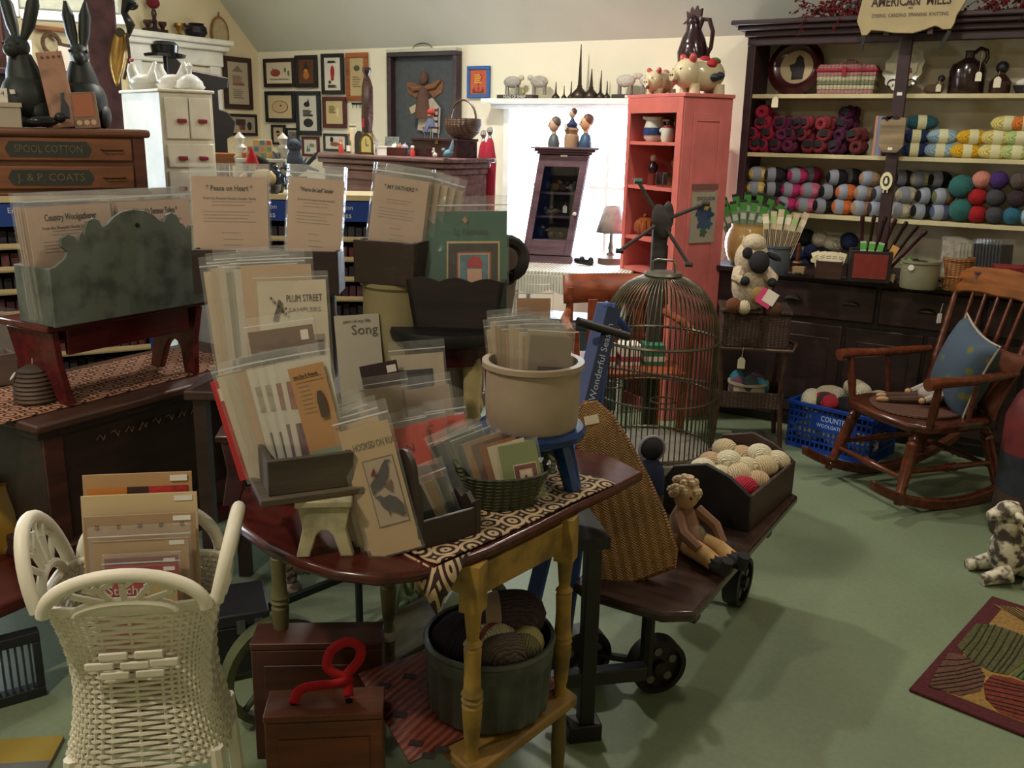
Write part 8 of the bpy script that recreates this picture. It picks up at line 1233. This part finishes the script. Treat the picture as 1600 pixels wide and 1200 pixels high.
for i, (x, c_, c2_, lb) in enumerate(((-.1, 'd0c8bc', 'a02030', 'white and red thread box on orange chair, left'), (.02, 'd0c8bc', '983040', 'white and red thread box on orange chair, middle'), (.14, '2a6a4a', 'c8c4b8', 'green thread box on orange chair'))):
    t = thing('thread_box', lb, 'box', OCM @ Vector((x, -.05, .47)), rad(36), group='thread boxes on the orange chair'); part(B().box(-.05, .05, -.06, .06, 0, .1), 'carton', 'print:'+c_, t); part(B().box(-.051, .051, -.061, .061, .02, .045), 'printed_band', 'print:'+c2_, t)
t = thing('dark_duffel', 'black bag with tan strap on floor left of birdcage', 'bag', (at(905, 560, 4.3).x, at(905, 560, 4.3).y, 0), rad(30)); part(B().ball((0, 0, .2), (.17, .11, .2), 16, 12, pw=.7), 'body', 'cloth:1c1a1e', t); part(B().tube([(-.12, -.08, .3), (-.07, -.1, .38), (.05, -.1, .4), (.12, -.08, .33)], .012, 6), 'strap', 'cloth:6a4424', t)
# ------------------------------------------------------------------ yarn swift
h0 = at(1032, 345, 4.45); sw = thing('yarn_swift', 'grey weathered wooden yarn winder with four crossed arms', 'yarn winder', (h0.x, h0.y, 0), FACE); SWm = 'rough:3a3430'; z_ = h0.z
part(B().box(-.035, .035, -.025, .025, .05, z_+.06), 'post', SWm, sw, bev=.004); part(B().box(-.16, .16, -.03, .03, 0, .05).box(-.03, .03, -.16, .16, 0, .05), 'foot', SWm, sw, bev=.004)
part(B().ball((0, -.035, z_), (.045, .018, .085), 12, 8, rot=(0, rad(-18), 0)).ball((.03, -.02, z_+.02), (.03, .02, .075)), 'hub_plates', SWm, sw)
for i, (px, py) in enumerate(((997, 283), (1103, 318), (1076, 413), (968, 392))):
    e_ = at(px, py, 4.4); v = Matrix.Rotation(-FACE, 4, 'Z') @ (e_-Vector((h0.x, h0.y, 0))); part(B().cyl((0, -.03, z_), v, .009, 8), 'arm', SWm, sw); q = part(B().cyl(v-Vector((.018, .0, 0)), v+Vector((.018, -.0, 0)), .013, 8), 'arm_peg', 'paint:1e5a4a' if i == 0 else SWm, sw)
# ------------------------------------------------------------------ white wicker planter in the foreground
P0 = at(172, 990, 1.6); wp = thing('wicker_planter', 'white wicker planter stand with flared fan panels in left foreground', 'planter', (P0.x-.071, P0.y+.12, 0), FACE+rad(10)); WI = 'paint:d6d0be'
zt, zb = P0.z+.03, P0.z-.3; wt_, wb_ = .15, .125
def face_pt(u, v, s_): return None
# woven walls: horizontal strands round vertical stakes
def rect(z_, k=0):          # rounded plan outline at height z_
    f_ = (z_-zb)/(zt-zb); wv = .146-.03*sin(pi*min(1, max(0, f_)))**1.0+.006*f_+k; dv = .105-.012*sin(pi*f_)+k; out = []
    for i in range(56):
        a = 2*pi*i/56; cx = abs(cos(a))**.45*(1 if cos(a) > 0 else -1); cy = abs(sin(a))**.45*(1 if sin(a) > 0 else -1); out.append((wv*cx, dv*cy))
    return out
NR = 34
b = B()
for j in range(NR):
    z_ = zb+(zt-zb)*j/(NR-1); o_ = rect(z_)
    pts = [(x*(1+.02*(1 if (i+j) % 2 else -1)), y*(1+.025*(1 if (i+j) % 2 else -1)), z_-(.02*(1-(x/.15)**2) if False else 0)) for i, (x, y) in enumerate(o_)]; b.tube(pts, .0042, 5, closed=True)
q = part(b, 'woven_strands', WI, wp); q['kind'] = 'stuff'
b = B()
for i in range(0, 56, 1): b.tube([(rect(zb+(zt-zb)*k/6)[i][0], rect(zb+(zt-zb)*k/6)[i][1], zb+(zt-zb)*k/6) for k in range(7)], .0035, 5)
q = part(b, 'stakes', WI, wp); q['kind'] = 'stuff'
part(B().slab([(x*.93, y*.9) for x, y in rect(zb+.03)], zb+.03, zb+.04), 'bottom', 'paint:b8b09a', wp)
part(B().tube([(x*1.03, y*1.03, zt) for x, y in rect(zt)], .008, 8, closed=True), 'braided_border', WI, wp); part(B().tube([(x*1.05, y*1.05, zt-.008+.004*(i % 2)) for i, (x, y) in enumerate(rect(zt))], .005, 6, closed=True), 'braid_strand', WI, wp)
def fanpanel(cx, cy, yaw, w_, h_, nm, tilt):
    m_ = Matrix.Translation((cx, cy, zt)) @ Matrix.Rotation(yaw, 4, 'Z') @ Matrix.Rotation(tilt, 4, 'X'); b = B(); b.m = m_; q = part(b.tube([(w_*cos(rad(a)), 0, h_*sin(rad(a))) for a in range(0, 181, 9)], .0125, 10), nm, WI, wp)
    b = B(); b.m = m_; b.tube([(w_*.62*cos(rad(a)), 0, h_*.3*sin(rad(a))-.002) for a in range(0, 181, 15)], .009, 8); part(b, 'inner_arch', WI, q)
    for a in (38, 64, 90, 116, 142): b = B(); b.m = m_; b.cyl((w_*.3*cos(rad(a)), 0, h_*.26), (w_*.8*cos(rad(a))*1.0, 0, h_*.82*sin(rad(a))), .006, 6).cyl((w_*.62*cos(rad(a)), 0, h_*.65), (w_*.62*cos(rad(a))+.022, 0, h_*.9*sin(rad(a))), .005, 6); part(b, 'fan_rib', WI, q)
fanpanel(0, -.118, 0, .135, .075, 'front_fan', rad(8)); fanpanel(-.15, .0, rad(90), .1, .135, 'left_fan', rad(-14)); fanpanel(.15, .0, rad(90), .1, .135, 'right_fan', rad(14)); fanpanel(0, .115, 0, .13, .1, 'back_fan', rad(-8))
for sx_ in (-1, 1):
    for sy_ in (-1, 1): part(B().tube([(sx_*.128, sy_*.086, zb+.02), (sx_*.135, sy_*.09, zb-.1), (sx_*.15, sy_*.1, 0)], .0145, 8), 'leg', WI, wp)
for y in (-.1, .1): part(B().tube([(-.13, y, zb-.11), (-.1, y, zb-.05), (-.05, y, zb-.015), (0, y, zb-.008), (.05, y, zb-.015), (.1, y, zb-.05), (.13, y, zb-.11)], .01, 8), 'skirt_arch', WI, wp)
bk_ = B()
for dx, dz in ((-.03, .0), (.03, 0), (-.055, -.018), (.005, -.02), (.055, -.018), (-.03, -.038), (.03, -.038)): bk_.bx((dx, -.112, zt-.09+dz), (.05, .006, .016))
part(bk_, 'woven_diamond', WI, wp, bev=.003)
PWM = wp.matrix_basis.copy()
for k, (y, w_, h_, c_, lb, pc) in enumerate(((-.05, .125, .235, '9a1a24', 'red booklet with white script at front of wicker planter', [(.05, .48, .3, .9, 'print:b09a5c'), (-.45, .3, .02, .2, 'art:4a2420')]), (-.035, .13, .245, '6a2a24', 'brown red booklet behind the red one in planter', None), (-.015, .17, .27, 'a88a64', 'tan sleeved booklet in wicker planter', None), (.005, .2, .31, '9a8062', 'large tan cover with five dark stars in wicker planter', None), (.03, .21, .34, 'c0aa84', 'cream cover near back of wicker planter', None), (.045, .2, .335, 'b89c70', 'tan cover near back of wicker planter', None), (.06, .2, .37, 'a8845c', 'back cover with red and orange picture strip in planter', [(-.46, -.1, .86, .93, 'print:b8742c'), (-.1, .1, .86, .93, 'print:3a2020'), (.1, .46, .86, .93, 'art:a02a24')]))):
    q = packet(PWM @ Vector((.01-.004*k, y, zb+.135)), FACE+rad(10), 8, w_, h_, lb, c_, sleeve=k in (0, 2), head=.1, th=.004, pic=(pc or [])+[(.3, .46, .955, .985, 'paper:d8d4cc')], name='booklet', cat='booklet', group='booklets in the wicker planter')
    if k == 0: text('you', .03, 'print:d8ccb8', q, (-.01, -.0034, .15)); text('Stitches', .024, 'print:d8ccb8', q, (-.025, -.0034, .19))
    if k == 3:
        for i in range(5): part(B().prism([((.006 if j % 2 else .003)*sin(pi*j/5)-.076+.038*i, (.006 if j % 2 else .003)*cos(pi*j/5)+h_*.93) for j in range(10)], -.0032, -.0022), 'printed_star', 'print:4a3422', q)
# ------------------------------------------------------------------ left edge clutter
p = on(-5, 868, .3); t = thing('yellow_pot', 'mustard yellow glazed pot at left edge beside the chest', 'pot', (p.x-.04, p.y+.07, .3)); zz = 0; part(B().lathe([(.075, 0), (.09, .03), (.085, .13), (.06, .19), (.055, .21), (.065, .22), (.058, .22), (.05, .19), (.07, .02), (.001, .02)], n=20), 'body', 'china:8a6a24', t); part(B().tube([(.06, 0, .2), (.11, 0, .18), (.085, 0, .1)], .012, 8), 'handle', 'china:8a6a24', t)
packet(Vector((p.x-.04, p.y+.07, .36)), FACE+rad(20), 12, .085, .27, 'bright white sleeved pack sticking out of yellow pot at left edge', 'd0d8dc', roll=14, head=.1, lines=[(.5, .9, 5, -.3, .3)])
p = on(335, 820, 0); t = thing('straw_basket', 'low tan straw basket on floor right of chest', 'basket', (p.x-.35, p.y+.3, 0), FACE); part(B().lathe([(.1, 0), (.14, .15), (.135, .15), (.09, .01), (.001, .01)], n=24), 'woven_body', 'herring:8a6430', t); part(B().tube([(.14*cos(2*pi*i/24), .14*sin(2*pi*i/24), .15) for i in range(24)], .007, 6, closed=True), 'rim', 'wicker:8a6430', t)
p = on(18, 1125, 0); t = thing('floor_grille', 'dark iron floor grille standing at left edge', 'grille', (p.x-.1, p.y, 0), FACE+rad(35)); part(B().box(-.14, .14, -.02, .02, 0, .03).box(-.14, .14, -.02, .02, .17, .2).box(-.14, -.12, -.02, .02, .03, .17).box(.12, .14, -.02, .02, .03, .17), 'frame', 'iron:26282c', t, bev=.003)
for i in range(14): part(B().box(-.115+.0172*i, -.109+.0172*i, -.012, .012, .03, .17), 'bar', 'iron:3a3c40', t)
p = on(20, 1215, 0); t = thing('yellow_magazine', 'yellow and grey magazine lying on floor at bottom left corner', 'magazine', (p.x-.03, p.y+.0, 0), FACE+rad(8)); part(B().box(-.15, .1, -.12, .12, 0, .012), 'pages', 'paper:8a8478', t); part(B().box(-.151, .101, -.121, .121, .012, .0135), 'cover', 'print:8a7424', t); part(B().box(-.15, .1, -.12, .02, .0135, .0142), 'grey_panel', 'print:5a5c5c', t); text('SOCKS', .07, 'print:8a9090', t, (-.02, -.04, .0145), rot=(0, 0, 0))
# dark trunk in the shade under the wicker table
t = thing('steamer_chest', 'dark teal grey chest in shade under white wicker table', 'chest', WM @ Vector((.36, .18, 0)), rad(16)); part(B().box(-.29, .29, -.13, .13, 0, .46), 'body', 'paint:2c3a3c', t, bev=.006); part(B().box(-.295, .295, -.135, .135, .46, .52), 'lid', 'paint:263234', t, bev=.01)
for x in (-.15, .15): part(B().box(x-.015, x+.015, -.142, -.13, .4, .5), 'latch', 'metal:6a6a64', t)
finish_texts()
